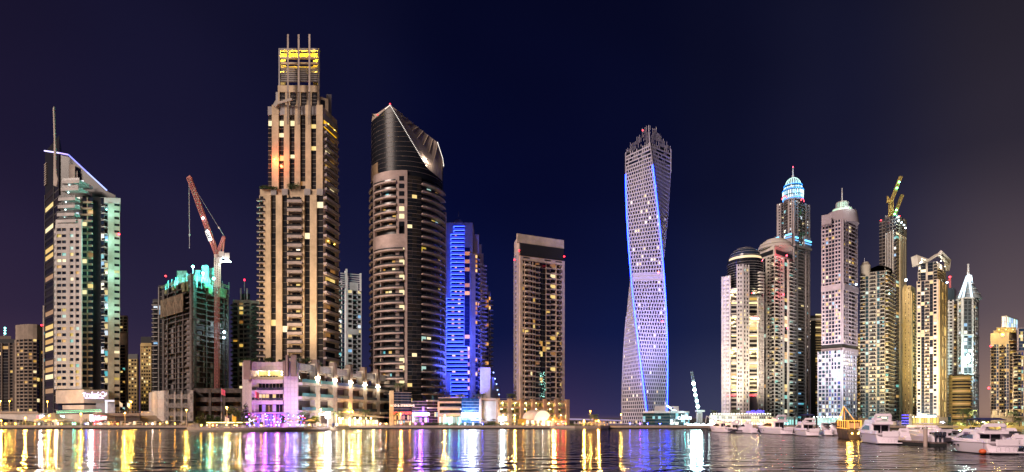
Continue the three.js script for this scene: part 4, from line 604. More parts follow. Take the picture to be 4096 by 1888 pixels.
{ // tallest of the far side: ringed dome and spire
  const d = 420, T = newTower('domed_skyscraper', 'very tall grey skyscraper with blue ringed dome and needle spire', 3172, d), r = seeded(66), m = wall(0.42, 0.36, 0.36), blue = glow(90, 190, 255, 3);
  const L = [3110, d + 6], C = [3172, d - 4], R = [3236, d + 8]; core(T, [L, C, R], 0, Y(806, d), m, 16, 'body');
  for (const [a, b] of [[L, C], [C, R]]) { const f = fc(T, ...a, ...b); facade(T, f, DECK, Y(985, d), 52, [['P', .3], ['W', .4, { solid: .45 }], ['P', .3], ['B', 2, { deep: .5, slab: m, panes: 2, upstand: .3, lit: .05 }], ['P', .3], ['W', .4, { solid: .45 }], ['P', .4]], { r, wall: m, lit: .07, pal: LIT.cool, out: .9 });
    facade(T, f, Y(985, d), Y(806, d), 16, [['P', .5], ['W', .4], ['P', .2], ['B', .7, { deep: .9, slab: m }], ['G', .5], ['B', .7, { deep: .9, slab: m }], ['P', .4], ['W', .5], ['P', .3]], { r, wall: m, lit: .05, pal: LIT.cool, out: .9 });
    f.box('collar', m, -.5, f.L + .5, Y(992, d), Y(984, d), -.5, 2); for (const [u0, u1] of [[.0, .18], [.6, 1]]) { f.box('collar_light', blue, f.L * u0, f.L * u1, Y(946 + (a === L ? 0 : 14), d), Y(941 + (a === L ? 0 : 14), d), 1.4, 2); f.box('collar_light', glow(90, 180, 255, 1.6), f.L * u0, f.L * u1, Y(956 + (a === L ? 0 : 14), d), Y(954 + (a === L ? 0 : 14), d), 1.4, 2); f.box('collar_box', m, f.L * u0, f.L * u1, Y(985, d), Y(940, d), 0, 1.3); } }
  const cx = X(3172, d + 7), cz = -(d + 7), at = (q) => Y(q, d + 7), cyl = (name, r0, r1, q0, q1, mat, k = 36) => T.part(name, new THREE.CylinderGeometry(r1, r0, at(q1) - at(q0), k).translate(cx, (at(q0) + at(q1)) / 2, cz), mat);
  cyl('drum', 6.3, 6.3, 806, 790, m); cyl('drum', 6.4, 6.6, 790, 760, glassTeal[0]); cyl('drum', 5.4, 5.4, 760, 742, glassTeal[1]); T.part('dome', new THREE.SphereGeometry(5, 28, 12, 0, 6.3, 0, 1.57).scale(1, 1.12, 1).translate(cx, at(744), cz), wall(0.3, 0.4, 0.42));
  for (let k = 0; k < 36; k++) { const a = k / 36 * 6.283; for (const [q, w, hh, rr] of [[792, .4, 1.9, 6.7], [776, .5, 2.6, 6.8], [756, .4, 1.4, 5.9]]) T.box('arch_light', pick([glow(220, 250, 255, 1.7), glow(170, 225, 255, 1.3)], r), cx + Math.sin(a) * rr, at(q), cz + Math.cos(a) * rr, w, hh, .3, a); }
  for (let k = 0; k < 18; k++) { const a = k / 18 * 6.283; T.part('dome_rib_light', new THREE.TubeGeometry(new THREE.CatmullRomCurve3([0, .4, .8, 1.15, 1.4].map((e) => new THREE.Vector3(cx + Math.sin(a) * 5.1 * Math.cos(e), at(744) + 5.7 * Math.sin(e), cz + Math.cos(a) * 5.1 * Math.cos(e)))), 8, .13, 4), glow(190, 250, 235, 2.2)); }
  for (const [q, rr, s] of [[744, 5.9, 1.6], [764, 6.9, 1.2], [800, 6.6, 2]]) T.part('ring_light', new THREE.TorusGeometry(rr, .2, 5, 40).rotateX(Math.PI / 2).translate(cx, at(q), cz), glow(40, 150, 255, s + 1));
  T.part('spire', new THREE.LatheGeometry([[1.4, 0], [.7, 2], [.9, 2.6], [.4, 3.4], [.5, 6], [.3, 6.6], [.2, 8.4], [0, 9]].map(([a, b]) => new THREE.Vector2(a, b)), 12).translate(cx, at(718), cz), wall(0.66, 0.72, 0.74)); pointLight(cx, at(722), cz + 3.4, new THREE.Color(.5, .9, 1), 120, .2); beacon(T, 3172, 668, d + 7, glow(255, 60, 90, 8), .4);
  for (const [px, py] of [[3137, 806], [3208, 814]]) { const f = py < 810 ? fc(T, ...L, ...C) : fc(T, ...C, ...R), u = .5; const [x, z] = f.at(f.L * u, 1); const tor = new THREE.TorusGeometry(1.9, .35, 5, 14, Math.PI).rotateY(f.ry).translate(x, at(py + 3), z); T.part('arch_tube_light', tor, glow(255, 60, 80, 2.2)); } pointLight(cx, at(770), cz + 15, new THREE.Color(.2, .6, 1), 900, .5); T.done();
}
{ const d = 440, T = newTower('striped_tower', 'dark narrow tower striped with yellow floor bands in the gap', 3262, d), r = seeded(67); core(T, [[3242, d], [3284, d]], 0, Y(1262, d), black, 12);
  facade(T, fc(T, 3262, d, 3285, d), DECK, Y(1256, d), 42, [['W', 1, { solid: .5, out: .8 }]], { r, wall: wall(0.5, 0.4, 0.22), lit: .12, pal: LIT.warm }); T.part('roof_wing', prism([xz(3238, d - 1), xz(3284, d - 1), xz(3284, d + 8), xz(3238, d + 8)], Y(1282, d), Y(1274, d)), pale);
  for (let k = 0; k < 28; k++) T.part('edge_light', new THREE.SphereGeometry(.3, 5, 4).translate(...P3(3241 - k * .25, 1285 + k * 13.5, d - 1)), glow(255, 226, 190, 2.4)); T.done(); }
{ // tower with drum and mast
  const d = 340, T = newTower('drum_crowned_tower', 'mauve tower with glowing white drum crown and mast, blue-lit lower storeys', 3350, d), r = seeded(68), m = wall(0.42, 0.35, 0.4), L = [3288, d + 4], C = [3368, d - 4], R = [3426, d + 8], yS = Y(1406, d);
  core(T, [L, C, R], 0, Y(886, d), black, 14, 'core');
  const LF = fc(T, ...L, ...C), RF = fc(T, ...C, ...R), o = { r, wall: m, lit: .09, pal: [...LIT.warm, LIT.cool[1]], out: .8, glass: glassBlue };
  facade(T, LF, yS + 4, Y(886, d), 32, [['P', .25], ['W', .6, { solid: .35 }], ['P', .3], ['W', 2.4, { solid: .22, panes: 3, out: 1.1 }], ['P', .25], ['W', .6, { solid: .35 }], ['P', .2], ['W', .6, { solid: .35 }], ['P', .3]], o);
  facade(T, RF, yS + 4, Y(886, d), 32, [['P', .2], ['W', .6, { solid: .35 }], ['P', .2], ['W', .6, { solid: .35 }], ['P', .2], ['W', 2, { solid: .22, panes: 2, out: 1.1 }], ['P', .2], ['W', .5, { solid: .35 }], ['P', .3]], o);
  for (const q of [1152, 1406]) { LF.box('blank_band', m, 0, LF.L, Y(q + 12, d), Y(q - 12, d), .1, 1.2); RF.box('blank_band', m, 0, RF.L, Y(q + 12, d), Y(q - 12, d), .1, 1.2); }
  const L2 = fc(T, 3272, d + 2, 3366, d - 7), R2 = fc(T, 3366, d - 7, 3422, d + 6); core(T, [[3272, d + 2], [3366, d - 7], [3422, d + 6]], 0, yS, black, 14, 'lower_core');
  const o2 = { r, wall: wall(0.46, 0.44, 0.52), lit: .16, pal: LIT.cool, out: .8, glass: [...glassBlue, ...glassTeal, plain(0.03, 0.05, 0.22, .2)] };
  facade(T, L2, DECK + 2, yS, 18, [['P', .3], ['W', .8, { solid: .28 }], ['P', .2], ['W', .8, { solid: .28 }], ['P', .3], ['W', 3, { solid: .26, panes: 4 }], ['P', .3], ['W', .8, { solid: .28 }], ['P', .2]], o2); facade(T, R2, DECK + 2, yS, 18, [['P', .2], ['W', .8, { solid: .28 }], ['P', .2], ['W', 2, { solid: .26, panes: 3 }], ['P', .2], ['W', .8, { solid: .28 }], ['P', .3]], o2);
  for (const [a, b] of [[3286, 3326], [3404, 3432]]) T.part('shoulder', prism([xz(a, d - 2 + (a > 3400 ? 6 : 2)), xz(b, d - 2 + (a > 3400 ? 8 : -1)), xz(b, d + 16), xz(a, d + 16)], Y(900, d), Y(a > 3400 ? 886 : 862, d)), m);
  const cx = X(3361, d + 8), cz = -(d + 6); const cy = (n2, r0, r1, q0, q1, mat) => T.part(n2, new THREE.CylinderGeometry(r1, r0, Y(q1, d) - Y(q0, d), 32).translate(cx, (Y(q0, d) + Y(q1, d)) / 2, cz), mat);
  cy('crown_base', 8.6, 7.4, 890, 838, m); cy('lantern_light', 5, 4.9, 838, 824, glow(205, 255, 215, .9)); cy('crown_step', 5.2, 5.1, 824, 822, m); cy('lantern_light', 3.1, 2.9, 822, 798, glow(170, 235, 200, .7)); cy('cap', 3.2, 3, 798, 795, pale);
  for (let k = 0; k < 20; k++) { const a = k / 20 * 6.283; T.part('lantern_fin', new THREE.BoxGeometry(.16, 3.3, .3).rotateY(a).translate(cx + Math.sin(a) * 3.2, Y(810, d), cz + Math.cos(a) * 3.2), m); }
  T.part('mast', rod([cx, Y(793, d), cz], [cx, Y(736, d), cz], .45, .25), wall(0.6, 0.6, 0.62)); pointLight(cx, Y(815, d), cz + 9, new THREE.Color(.8, 1, .86), 160, .5);
  T.part('side_light', new THREE.SphereGeometry(.5, 8, 6).translate(...P3(3425, 1138, d + 3)), glow(190, 230, 255, 12)); T.done();
}
{ const d = 450, T = newTower('golden_narrow_tower', 'narrow gold tower showing in the gap behind mauve tower', 3430, d), r = seeded(69); core(T, [[3418, d], [3444, d]], 0, Y(1335, d), gold, 10); facade(T, fc(T, 3418, d, 3444, d), DECK, Y(1340, d), 30, [['B', 1, { deep: 1.6, slab: gold, lit: .2 }], ['W', .6], ['P', .2]], { r, wall: gold, lit: .2, pal: LIT.warm }); T.done(); }
{ // cream balcony tower with domed roof
  const d = 352, T = newTower('cream_balcony_tower', 'cream tower crowded with balconies and teal windows, arched roof and small mast', 3505, d), r = seeded(70), m = wall(0.5, 0.44, 0.35), L = [3440, d + 4], C = [3540, d - 3], R = [3572, d + 10]; core(T, [L, C, R], 0, Y(1086, d), black, 14, 'core');
  facade(T, fc(T, ...L, ...C), DECK, Y(1088, d), 40, [['B', 1.6, { deep: 1.6, slab: m, panes: 2 }], ['W', .8, { solid: .3, glass: glassTeal, lit: .14, mat: darkGrey }], ['P', .2], ['B', 2, { deep: 1, slab: m, panes: 3 }], ['P', .2], ['W', .7, { solid: .25, glass: glassTeal, lit: .14, mat: darkGrey }], ['B', 1.5, { deep: 1.6, slab: m, panes: 2 }]], { r, wall: m, lit: .09, pal: [...LIT.mixed, LIT.cool[2]] });
  facade(T, fc(T, ...C, ...R), DECK, Y(1074, d), 40, [['B', 1.2, { deep: 1.8, slab: m, over: .5, lit: .12 }], ['P', .3], ['B', 1, { deep: 1.6, slab: m, lit: .1 }]], { r, wall: m, lit: .1, pal: LIT.mixed });
  T.part('roof_vault', new THREE.CylinderGeometry(8.6, 8.6, 12, 28, 1, false, Math.PI, Math.PI).rotateX(Math.PI / 2).scale(1, .42, 1).rotateZ(Math.PI).rotateX(Math.PI).scale(1, -1, 1).translate(X(3508, d), Y(1088, d), -d - 5), m);
  T.part('roof_turret', new THREE.CylinderGeometry(2.6, 2.8, 7, 12).translate(X(3466, d + 3), Y(1078, d), -d - 4), m); T.part('roof_turret', new THREE.CylinderGeometry(1.5, 2.6, 2.6, 12).translate(X(3466, d + 3), Y(1050, d), -d - 4), m); T.part('mast', rod(P3(3458, 1060, d + 3), P3(3458, 1032, d + 3), .25, .12), steel);
  core(T, [[3558, d + 5], [3578, d + 9]], Y(1660, d), Y(1096, d), m, 8, 'side_turret'); T.part('side_light', new THREE.SphereGeometry(.45, 8, 6).translate(...P3(3556, 1175, d - 3)), glow(190, 255, 240, 14)); T.done();
}
{ // tall tower under construction with cranes on top
  const d = 430, T = newTower('unfinished_skyscraper', 'tall dark unfinished skyscraper with white vertical fins and two roof cranes', 3570, d), r = seeded(71), m = wall(0.2, 0.17, 0.16), w = wall(0.62, 0.58, 0.54), L = [3518, d + 6], C = [3584, d - 4], R = [3624, d + 8]; core(T, [L, C, R], 0, Y(868, d), black, 14, 'core');
  const LF = fc(T, ...L, ...C), RF = fc(T, ...C, ...R); facade(T, LF, DECK, Y(870, d), 60, [['W', 1.2, { solid: .25, panes: 2 }], ['B', .9, { deep: .6, slab: m }], ['W', 1.2, { solid: .25, panes: 2 }]], { r, wall: m, lit: .03, pal: LIT.cool, out: .5 }); facade(T, RF, DECK, Y(866, d), 60, [['W', .6, { solid: .3 }], ['P', .4], ['W', .5], ['P', .5]], { r, wall: wall(0.32, 0.26, 0.18), lit: .07, pal: LIT.mixed, out: .5 });
  for (const u of [.42, .55, .69, .84]) LF.box('white_fin', w, u * LF.L, (u + .05) * LF.L, Y(1400, d), Y(935 - u * 10, d), 0, 1.3); for (const u of [.25, .42, .6, .78]) RF.box('pale_fin', wall(0.66, 0.54, 0.36), u * RF.L, (u + .08) * RF.L, DECK, Y(940, d), 0, 1.2);
  LF.box('storage_deck', m, 0, LF.L + 1, Y(1296, d), Y(1280, d), 0, 2.4); T.part('roof_core', prism([xz(3540, d + 2), xz(3582, d + 1), xz(3582, d + 10), xz(3540, d + 10)], Y(870, d), Y(858, d)), m);
  for (const [px, py, k] of [[3594, 882, 1], [3606, 890, 1], [3616, 900, .8], [3622, 912, .8], [3592, 868, 1]]) T.part('work_light', new THREE.SphereGeometry(.5, 8, 6).translate(...P3(px, py, d - 4)), glow(210, 245, 255, 14)); pointLight(...P3(3600, 878, d - 8), new THREE.Color(.7, .95, 1), 500, .5);
  beacon(T, 3524, 881, d); beacon(T, 3598, 865, d); T.done();
}
{ const d = 390, T = newTower('yellow_lit_tower', 'ornate yellow floodlit tower beside the unfinished skyscraper', 3640, d), r = seeded(72), m = wall(0.66, 0.5, 0.24); core(T, [[3612, d + 4], [3644, d], [3662, d + 8]], 0, Y(1142, d), m, 12, 'body');
  facade(T, fc(T, 3612, d + 4, 3644, d), DECK, Y(1150, d), 46, [['P', .8], ['W', .35, { solid: .55 }], ['P', .8], ['W', .35, { solid: .55 }], ['P', .5]], { r, wall: m, out: .7, lit: .3, pal: LIT.warm }); facade(T, fc(T, 3644, d, 3662, d + 8), DECK, Y(1166, d), 46, [['P', .4], ['B', .7, { deep: 1.2, slab: m, lit: .2 }], ['P', .4]], { r, wall: m, lit: .2, pal: LIT.warm });
  for (const q of [1480, 1300]) for (const f of [fc(T, 3612, d + 4, 3644, d)]) f.box('cornice', m, -.4, f.L + .4, Y(q, d), Y(q - 8, d), 0, 1.4); for (const [px, py] of [[3622, 1136], [3636, 1138], [3650, 1160]]) core(T, [[px - 5, d + 2], [px + 5, d + 2]], Y(1160, d), Y(py, d), m, 4, 'roof_turret');
  T.part('crown_light', new THREE.SphereGeometry(.8, 8, 6).translate(...P3(3624, 1120, d)), glow(220, 245, 255, 12)); T.done(); }
{ // tower under a butterfly roof
  const d = 340, T = newTower('butterfly_roof_tower', 'dark-striped cream tower with lit upturned butterfly roof', 3720, d), r = seeded(73), m = wall(0.56, 0.46, 0.38), go = wall(0.66, 0.48, 0.22), L = [3667, d + 2], C = [3754, d - 4], R = [3786, d + 12], dk = [plain(0.01, 0.013, 0.022, .15)]; core(T, [L, C, R], 0, Y(1122, d), m, 12, 'body'); core(T, [[3672, d + 3], [3750, d - 2], [3780, d + 12]], Y(1122, d), Y(1050, d), m, 10, 'upper_body');
  const f = fc(T, ...L, ...C), o = { r, wall: m, lit: .09, pal: LIT.mixed, out: .7, glass: dk };
  facade(T, f, DECK + 4, Y(1124, d), 39, [['P', .2], ['W', .8, { solid: .3 }], ['P', .2], ['G', .9, { panes: 1, line: plain(0.05, 0.05, 0.06, .4) }], ['B', 1.4, { deep: .8, slab: m, panes: 2, lit: .12 }], ['G', .9, { line: plain(0.05, 0.05, 0.06, .4) }], ['P', .15], ['W', .8, { solid: .3 }], ['P', .5]], o);
  facade(T, fc(T, 3672, d + 3, 3750, d - 2), Y(1124, d), Y(1050, d), 6, [['B', .7, { deep: 1, slab: m }], ['G', 1.4, { line: plain(0.1, 0.09, 0.09, .4) }], ['P', .5], ['G', 1.4, { line: plain(0.1, 0.09, 0.09, .4) }], ['B', 1.2, { deep: 1.4, slab: m }]], o);
  const g = fc(T, ...C, ...R); facade(T, g, DECK, Y(1124, d), 13, [['P', .6], ['W', .4, { solid: .3 }], ['P', .3], ['W', .5, { solid: .14 }], ['P', .5]], { r, wall: go, out: .6, lit: .05, glass: [plain(0.05, 0.04, 0.03, .3)] }); facade(T, fc(T, 3750, d - 2, 3780, d + 12), Y(1124, d), Y(1070, d), 5, [['B', 1, { deep: 1, slab: go }], ['P', .4]], { r, wall: go, glass: dk });
  const wing = (pts, dd, mat, nm) => { const s = new THREE.Shape(pts.map(([p, q]) => new THREE.Vector2(X(p, dd), Y(q, dd)))); return T.part(nm, new THREE.ExtrudeGeometry(s, { depth: 5, bevelEnabled: false }).translate(0, 0, -dd - 4), mat); };
  wing([[3663, 1021], [3714, 1040], [3758, 1011], [3760, 1016], [3714, 1046], [3680, 1036], [3672, 1062], [3668, 1060]], d - 3, wall(0.6, 0.54, 0.46), 'butterfly_roof');
  const soffit = wall(0.74, 0.7, 0.62); for (const [px, py, o] of [[3680, 1052, -2], [3764, 1044, -3], [3780, 1066, 4]]) { T.part('soffit_lamp', new THREE.SphereGeometry(.22, 8, 6).translate(...P3(px, py, d + o)), glow(255, 248, 220, 10)); pointLight(...P3(px, py, d + o - 1.5), new THREE.Color(1, .95, .82), 110, .2); } T.part('soffit', beam(P3(3674, 1056, d), P3(3676, 1036, d), 1.2, 6), soffit); T.part('roof_edge', beam(P3(3758, 1012, d - 4), P3(3793, 1046, d + 12), 1.2, 3), pale); T.part('roof_edge', beam(P3(3793, 1046, d + 12), P3(3788, 1084, d + 12), 1.2, 3), pale); T.part('soffit', beam(P3(3757, 1022, d - 2), P3(3786, 1052, d + 12), 3, 1), soffit); T.part('soffit', beam(P3(3786, 1050, d + 11), P3(3784, 1080, d + 12), 2, 1), soffit);
  T.part('base_light', prism([xz(3668, d - 5), xz(3745, d - 8), xz(3745, d - 5), xz(3668, d - 3)], Y(1668, d), Y(1661, d)), glow(200, 250, 255, 3)); pointLight(...P3(3665, 1655, d - 10), new THREE.Color(.8, 1, 1), 800, .5); T.done();
}
{ const d = 400, T = newTower('white_striped_tower', 'white tower of evenly striped balconies with dark cap and small red crane', 3806, d), r = seeded(74); core(T, [[3780, d], [3812, d], [3829, d + 10]], 0, Y(1200, d), black, 10); core(T, [[3780, d], [3818, d], [3826, d + 8]], Y(1200, d), Y(1152, d), plain(0.03, 0.045, 0.06, .3), 8, 'dark_cap');
  facade(T, fc(T, 3780, d, 3812, d), DECK, Y(1200, d), 38, [['W', 1, { solid: .52, out: .9, panes: 2 }], ['P', .12]], { r, wall: white, lit: .06, out: .8 }); facade(T, fc(T, 3812, d, 3829, d + 10), DECK, Y(1206, d), 38, [['B', 1, { deep: 1.8, slab: wall(0.6, 0.46, 0.28), over: .3, lit: .15 }]], { r, wall: cream, pal: LIT.warm });
  T.part('roof_crane', join([beam(P3(3800, 1152, d), P3(3800, 1112, d), .8), beam(P3(3788, 1130, d), P3(3806, 1104, d), .7)]), plain(0.4, 0.1, 0.1, .5)); beacon(T, 3799, 1108, d - 1, glow(255, 30, 50, 12), .6); T.part('roof_light', new THREE.SphereGeometry(.6, 8, 6).translate(...P3(3788, 1130, d - 1)), glow(190, 220, 255, 14)); T.done(); }
{ // needle-topped white tower
  const d = 385, T = newTower('needle_tower', 'white floodlit tower with pyramid frame, needle spire and dazzling white lamp', 3870, d), r = seeded(75), m = wall(0.74, 0.76, 0.78), gd = wall(0.6, 0.42, 0.14), A = [[3834, d + 6], [3851, d], [3888, d], [3900, d + 5], [3911, d + 14]]; core(T, A, 0, Y(1190, d), black, 8, 'core');
  const o = { r, wall: m, lit: .1, pal: LIT.cool, out: .7, glass: glassTeal }; facade(T, fc(T, ...A[0], ...A[1]), DECK, Y(1190, d), 34, [['P', .3], ['W', 1, { solid: .35 }], ['P', .3]], o); facade(T, fc(T, ...A[1], ...A[2]), DECK, Y(1190, d), 34, [['P', .15], ['W', 3, { solid: .16, panes: 2, mat: plain(0.12, 0.14, 0.16, .4) }], ['P', .15]], { ...o, glass: [plain(0.05, 0.06, 0.07, .15), plain(0.08, 0.09, 0.1, .2)] }); facade(T, fc(T, ...A[2], ...A[3]), DECK, Y(1190, d), 34, [['P', .25], ['W', 1, { solid: .3 }], ['P', .2]], o); facade(T, fc(T, ...A[3], ...A[4]), DECK, Y(1190, d), 34, [['W', .6, { solid: .5 }], ['P', .5]], o);
  const cx = X(3873, d + 8), cz = -(d + 8), lamp = glow(215, 240, 255, 1.6), tip = Y(1092, d); for (const [px, dd] of [[3836, d + 6], [3852, d], [3888, d], [3909, d + 12]]) T.part('pyramid_beam_light', beam(P3(px, 1192, dd), [cx + (X(px, dd) - cx) * .14, tip, cz + (-dd - cz) * .14], .8), lamp);
  T.part('pyramid_glass', new THREE.ConeGeometry(7.6, Y(1092, d) - Y(1190, d), 8, 1, true).translate(cx, (Y(1092, d) + Y(1190, d)) / 2, cz), plain(0.2, 0.24, 0.26, .2)); for (const [q, rr] of [[1170, 6.2], [1150, 4.6], [1128, 3]]) T.part('pyramid_ring', new THREE.TorusGeometry(rr + .3, .22, 4, 8).rotateX(Math.PI / 2).translate(cx, Y(q, d), cz), m);
  T.part('spire', rod([cx, Y(1096, d), cz], [cx, Y(1048, d), cz], .9, .45), wall(0.74, 0.76, 0.78)); pointLight(cx, Y(1100, d), cz + 4, new THREE.Color(.8, .95, 1), 160, .2); T.part('spire_ball', new THREE.SphereGeometry(.7, 10, 8).translate(cx, Y(1046, d), cz), m); for (const [px] of [[3865], [3882]]) T.part('spire_wing', beam([cx + (px - 3873) * .2, Y(1128, d), cz + 1], [cx + (px - 3873) * .12, Y(1090, d), cz + 1], .6), lamp);
  for (const q of [1195, 1343, 1500]) for (let i = 0; i < 4; i++) { const f = fc(T, ...A[i], ...A[i + 1]); f.box('cornice', m, -.2, f.L + .2, Y(q, d), Y(q - 5, d), 0, 1.1); }
  const big = [3874, 1434]; T.part('floodlight_lamp', new THREE.SphereGeometry(1.2, 14, 10).scale(1, 2.4, .7).translate(...P3(3873, 1434, d - 3)), glow(225, 255, 245, 24)); pointLight(...P3(...big, d - 9), new THREE.Color(.7, 1, .94), 2600, 1.2);
  const R2 = 5.6, gx = X(3856, d - 8), gz = -(d - 4); T.part('gold_drum', new THREE.CylinderGeometry(R2, R2, Y(1502, d) - 0, 24).translate(gx, Y(1502, d) / 2, gz), gd); for (let k = 0; k < 15; k++) { T.part('drum_balcony', ring(gx, gz, R2, R2 + 1, -1.5, 1.5, DECK + k * 2 + 1, DECK + k * 2 + 1.7, 16), gd); T.part('drum_window', ring(gx, gz, R2, R2 + .08, -1.3, 1.3, DECK + k * 2 + 1.9, DECK + k * 2 + 2.8, 12), k % 4 === 1 ? LIT.warm[1] : glassDark[2]); }
  T.done();
}
{ // stepped towers at the edge
  const d = 300, T = newTower('terraced_tower', 'terraced sand-coloured tower with blue glass bays and glowing glass box on top', 4010, d), r = seeded(76), m = wall(0.5, 0.4, 0.28), bg = [plain(0.03, 0.06, 0.12, .12), plain(0.05, 0.09, 0.16, .15), plain(0.02, 0.04, 0.09, .12)]; core(T, [[3962, d + 3], [4036, d], [4068, d + 8]], 0, Y(1330, d), m, 14, 'body'); core(T, [[3972, d + 3], [4036, d + 2], [4062, d + 8]], Y(1380, d), Y(1318, d), m, 12, 'top_step');
  facade(T, fc(T, 3962, d + 3, 4036, d), DECK + 6, Y(1376, d), 22, [['B', 1, { deep: 1.8, slab: m, over: .3, lit: .1 }], ['W', 1.2, { solid: .16, mat: pale, panes: 2, glass: bg, lit: .08 }], ['B', 1.6, { deep: 1.6, slab: m, panes: 2, lit: .1 }], ['W', 1.2, { solid: .16, mat: pale, panes: 2, glass: bg, lit: .08 }], ['P', .1]], { r, wall: m, lit: .1, pal: LIT.warm, out: .7 });
  facade(T, fc(T, 4036, d, 4068, d + 8), DECK + 6, Y(1350, d), 23, [['B', 1, { deep: 1.8, slab: m, over: .4, lit: .1 }]], { r, wall: m, pal: LIT.warm });
  facade(T, fc(T, 3972, d + 3, 4036, d + 2), Y(1376, d), Y(1320, d), 5, [['P', .5], ['W', .8], ['P', .3], ['W', .8, { lit: .3 }], ['P', .3], ['W', .8], ['P', .5]], { r, wall: m, pal: LIT.warm, glass: bg });
  const yl = wall(0.66, 0.52, 0.24); for (const px of [3996, 4024, 4052]) { T.part('step_lamp', new THREE.SphereGeometry(.2, 8, 6).translate(...P3(px, 1318, d - .8)), glow(255, 214, 110, 8)); pointLight(...P3(px, 1318, d - 1.6), new THREE.Color(1, .76, .22), 26, .2); } T.part('crown_step', prism([xz(3986, d + 2), xz(4064, d + 1), xz(4066, d + 10), xz(3986, d + 10)], Y(1328, d), Y(1308, d)), yl); for (let k = 0; k < 4; k++) T.part('louvre', prism([xz(3985, d + 1.6), xz(4066, d + .6), xz(4066, d + 10), xz(3985, d + 10)], Y(1325 - k * 5, d), Y(1323 - k * 5, d)), m);
  const gx0 = fc(T, 4008, d, 4027, d - 1), gx1 = fc(T, 4027, d - 1, 4072, d + 10), gl = [glow(190, 235, 255, 1.2), glow(220, 250, 220, 1.4), glow(160, 205, 255, 1)]; for (const [f, k] of [[gx0, 2], [gx1, 5]]) { for (let a = 0; a < k; a++) for (let b = 0; b < 2; b++) f.box('glass_box_light', gl[(a * 2 + b) % 3], a * f.L / k + .12, (a + 1) * f.L / k - .12, Y(1308, d) + b * 2.7, Y(1308, d) + b * 2.7 + 2.5, -.4, -.2); for (let a = 0; a <= k; a++) f.box('box_frame', pale, a * f.L / k - .14, a * f.L / k + .14, Y(1308, d), Y(1264, d), -.5, 0); f.box('box_frame', pale, 0, f.L, Y(1267, d), Y(1264, d), -.6, .1); }
  T.part('lantern_light', new THREE.SphereGeometry(.7, 8, 6).translate(...P3(4010, 1338, d - 3)), glow(255, 200, 40, 20)); pointLight(...P3(4010, 1338, d - 5), new THREE.Color(1, .75, .15), 260, .4); beacon(T, 3964, 1384, d - 1); beacon(T, 3955, 1552, d - 1);
  T.done();
  const e = 270, U = newTower('terraced_tower', 'purple-brown terraced block with deep balconies cut by the picture edge', 4090, e), r2 = seeded(77); core(U, [[4064, e], [4140, e - 2]], 0, Y(1406, e), m, 14, 'body'); core(U, [[4068, e + 1], [4140, e]], Y(1410, e), Y(1310, e), wall(0.4, 0.34, 0.4), 10, 'upper_body');
  facade(U, fc(U, 4050, e, 4140, e - 2), DECK + 4, Y(1410, e), 18, [['B', 1, { deep: 2, slab: m, over: .3, lit: .14 }], ['W', 1.3, { solid: .12, panes: 3, glass: [...bg, plain(0.03, 0.05, 0.3, .2)], lit: .16 }], ['B', 1.6, { deep: 2, slab: m, lit: .14 }]], { r: r2, wall: m, pal: LIT.mixed });
  facade(U, fc(U, 4068, e + 1, 4140, e), Y(1400, e), Y(1312, e), 7, [['P', .15], ['G', 1, { panes: 3, line: pale }], ['P', .15], ['W', 1], ['P', .2]], { r: r2, wall: mauve, glass: bg, lit: .1 }); U.done();
}
// ---------- quays, low buildings and shops along the water ----------
function panelGrid(f, u0, u1, v0, v1, nu, nv, mat, w0 = 0, w1 = .12, name = 'cladding_panel') { for (let i = 0; i < nu; i++) for (let j = 0; j < nv; j++) f.box(name, Array.isArray(mat) ? mat[(i * 7 + j * 3) % mat.length] : mat, lerp(u0, u1, i / nu) + .03, lerp(u0, u1, (i + 1) / nu) - .03, lerp(v0, v1, j / nv) + .03, lerp(v0, v1, (j + 1) / nv) - .03, w0, w1); }
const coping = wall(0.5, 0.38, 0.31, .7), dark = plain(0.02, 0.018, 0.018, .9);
const PROM = []; { const c = [X(1052, 232), -232], rx = 25.5, rz = 26; for (let i = 0; i <= 26; i++) { const a = Math.PI * (1 + i / 26); PROM.push([c[0] + Math.cos(a) * rx * 1.0, c[1] - Math.sin(a) * rz]); } }
function quayWall(label, pts, step = 1) {                                  // a run of stone edge blocks on a dark recessed base
  const T = new Thing('quay_wall', label, 'quay wall', pts[0][0], 0, pts[0][1]);
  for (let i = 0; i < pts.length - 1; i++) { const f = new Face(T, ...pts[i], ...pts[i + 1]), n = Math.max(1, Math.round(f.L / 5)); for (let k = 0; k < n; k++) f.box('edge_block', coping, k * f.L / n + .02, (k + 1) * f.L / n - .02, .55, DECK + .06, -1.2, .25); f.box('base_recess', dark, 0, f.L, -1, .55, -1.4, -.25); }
  return T.done();
}
quayWall('long straight stone quay edge below the parked cars', [[X(-260, QUAY), -QUAY + .02], [PROM[0][0] + .1, -QUAY + .02]]);
quayWall('stone quay edge below the restaurant pavilions and pale dome tent', [[PROM[26][0], -QUAY + .02], [X(2230, QUAY), -QUAY + .02]]);
quayWall('dark quay edge at the foot of the twisted tower', [[X(2440, QUAY), -QUAY + .02], [X(4500, QUAY), -QUAY + .02]]);
quayWall('curved stone edge of the rounded promontory', PROM);
structure('promontory_pavement', prism([...PROM, [PROM[26][0], -QUAY - 1], [PROM[0][0], -QUAY - 1]], -1, DECK), paving);
structure('quay_pavement', prism([[X(-260, QUAY), -QUAY - .1], [X(2230, QUAY), -QUAY - .1], [X(2230, QUAY), -QUAY - 14], [X(-260, QUAY), -QUAY - 14]], 0, DECK), paving);
const PIER = [[X(2200, 262), -261], [X(2300, 255), -255], [X(2400, 255), -255], [X(2430, 258), -258], [X(2434, 264), -264]];
quayWall('low rounded pier head with one palm beside the road bridge', PIER); structure('pier_pavement', prism([...PIER, [X(2240, 268), -268]], -1, DECK - .004), paving);

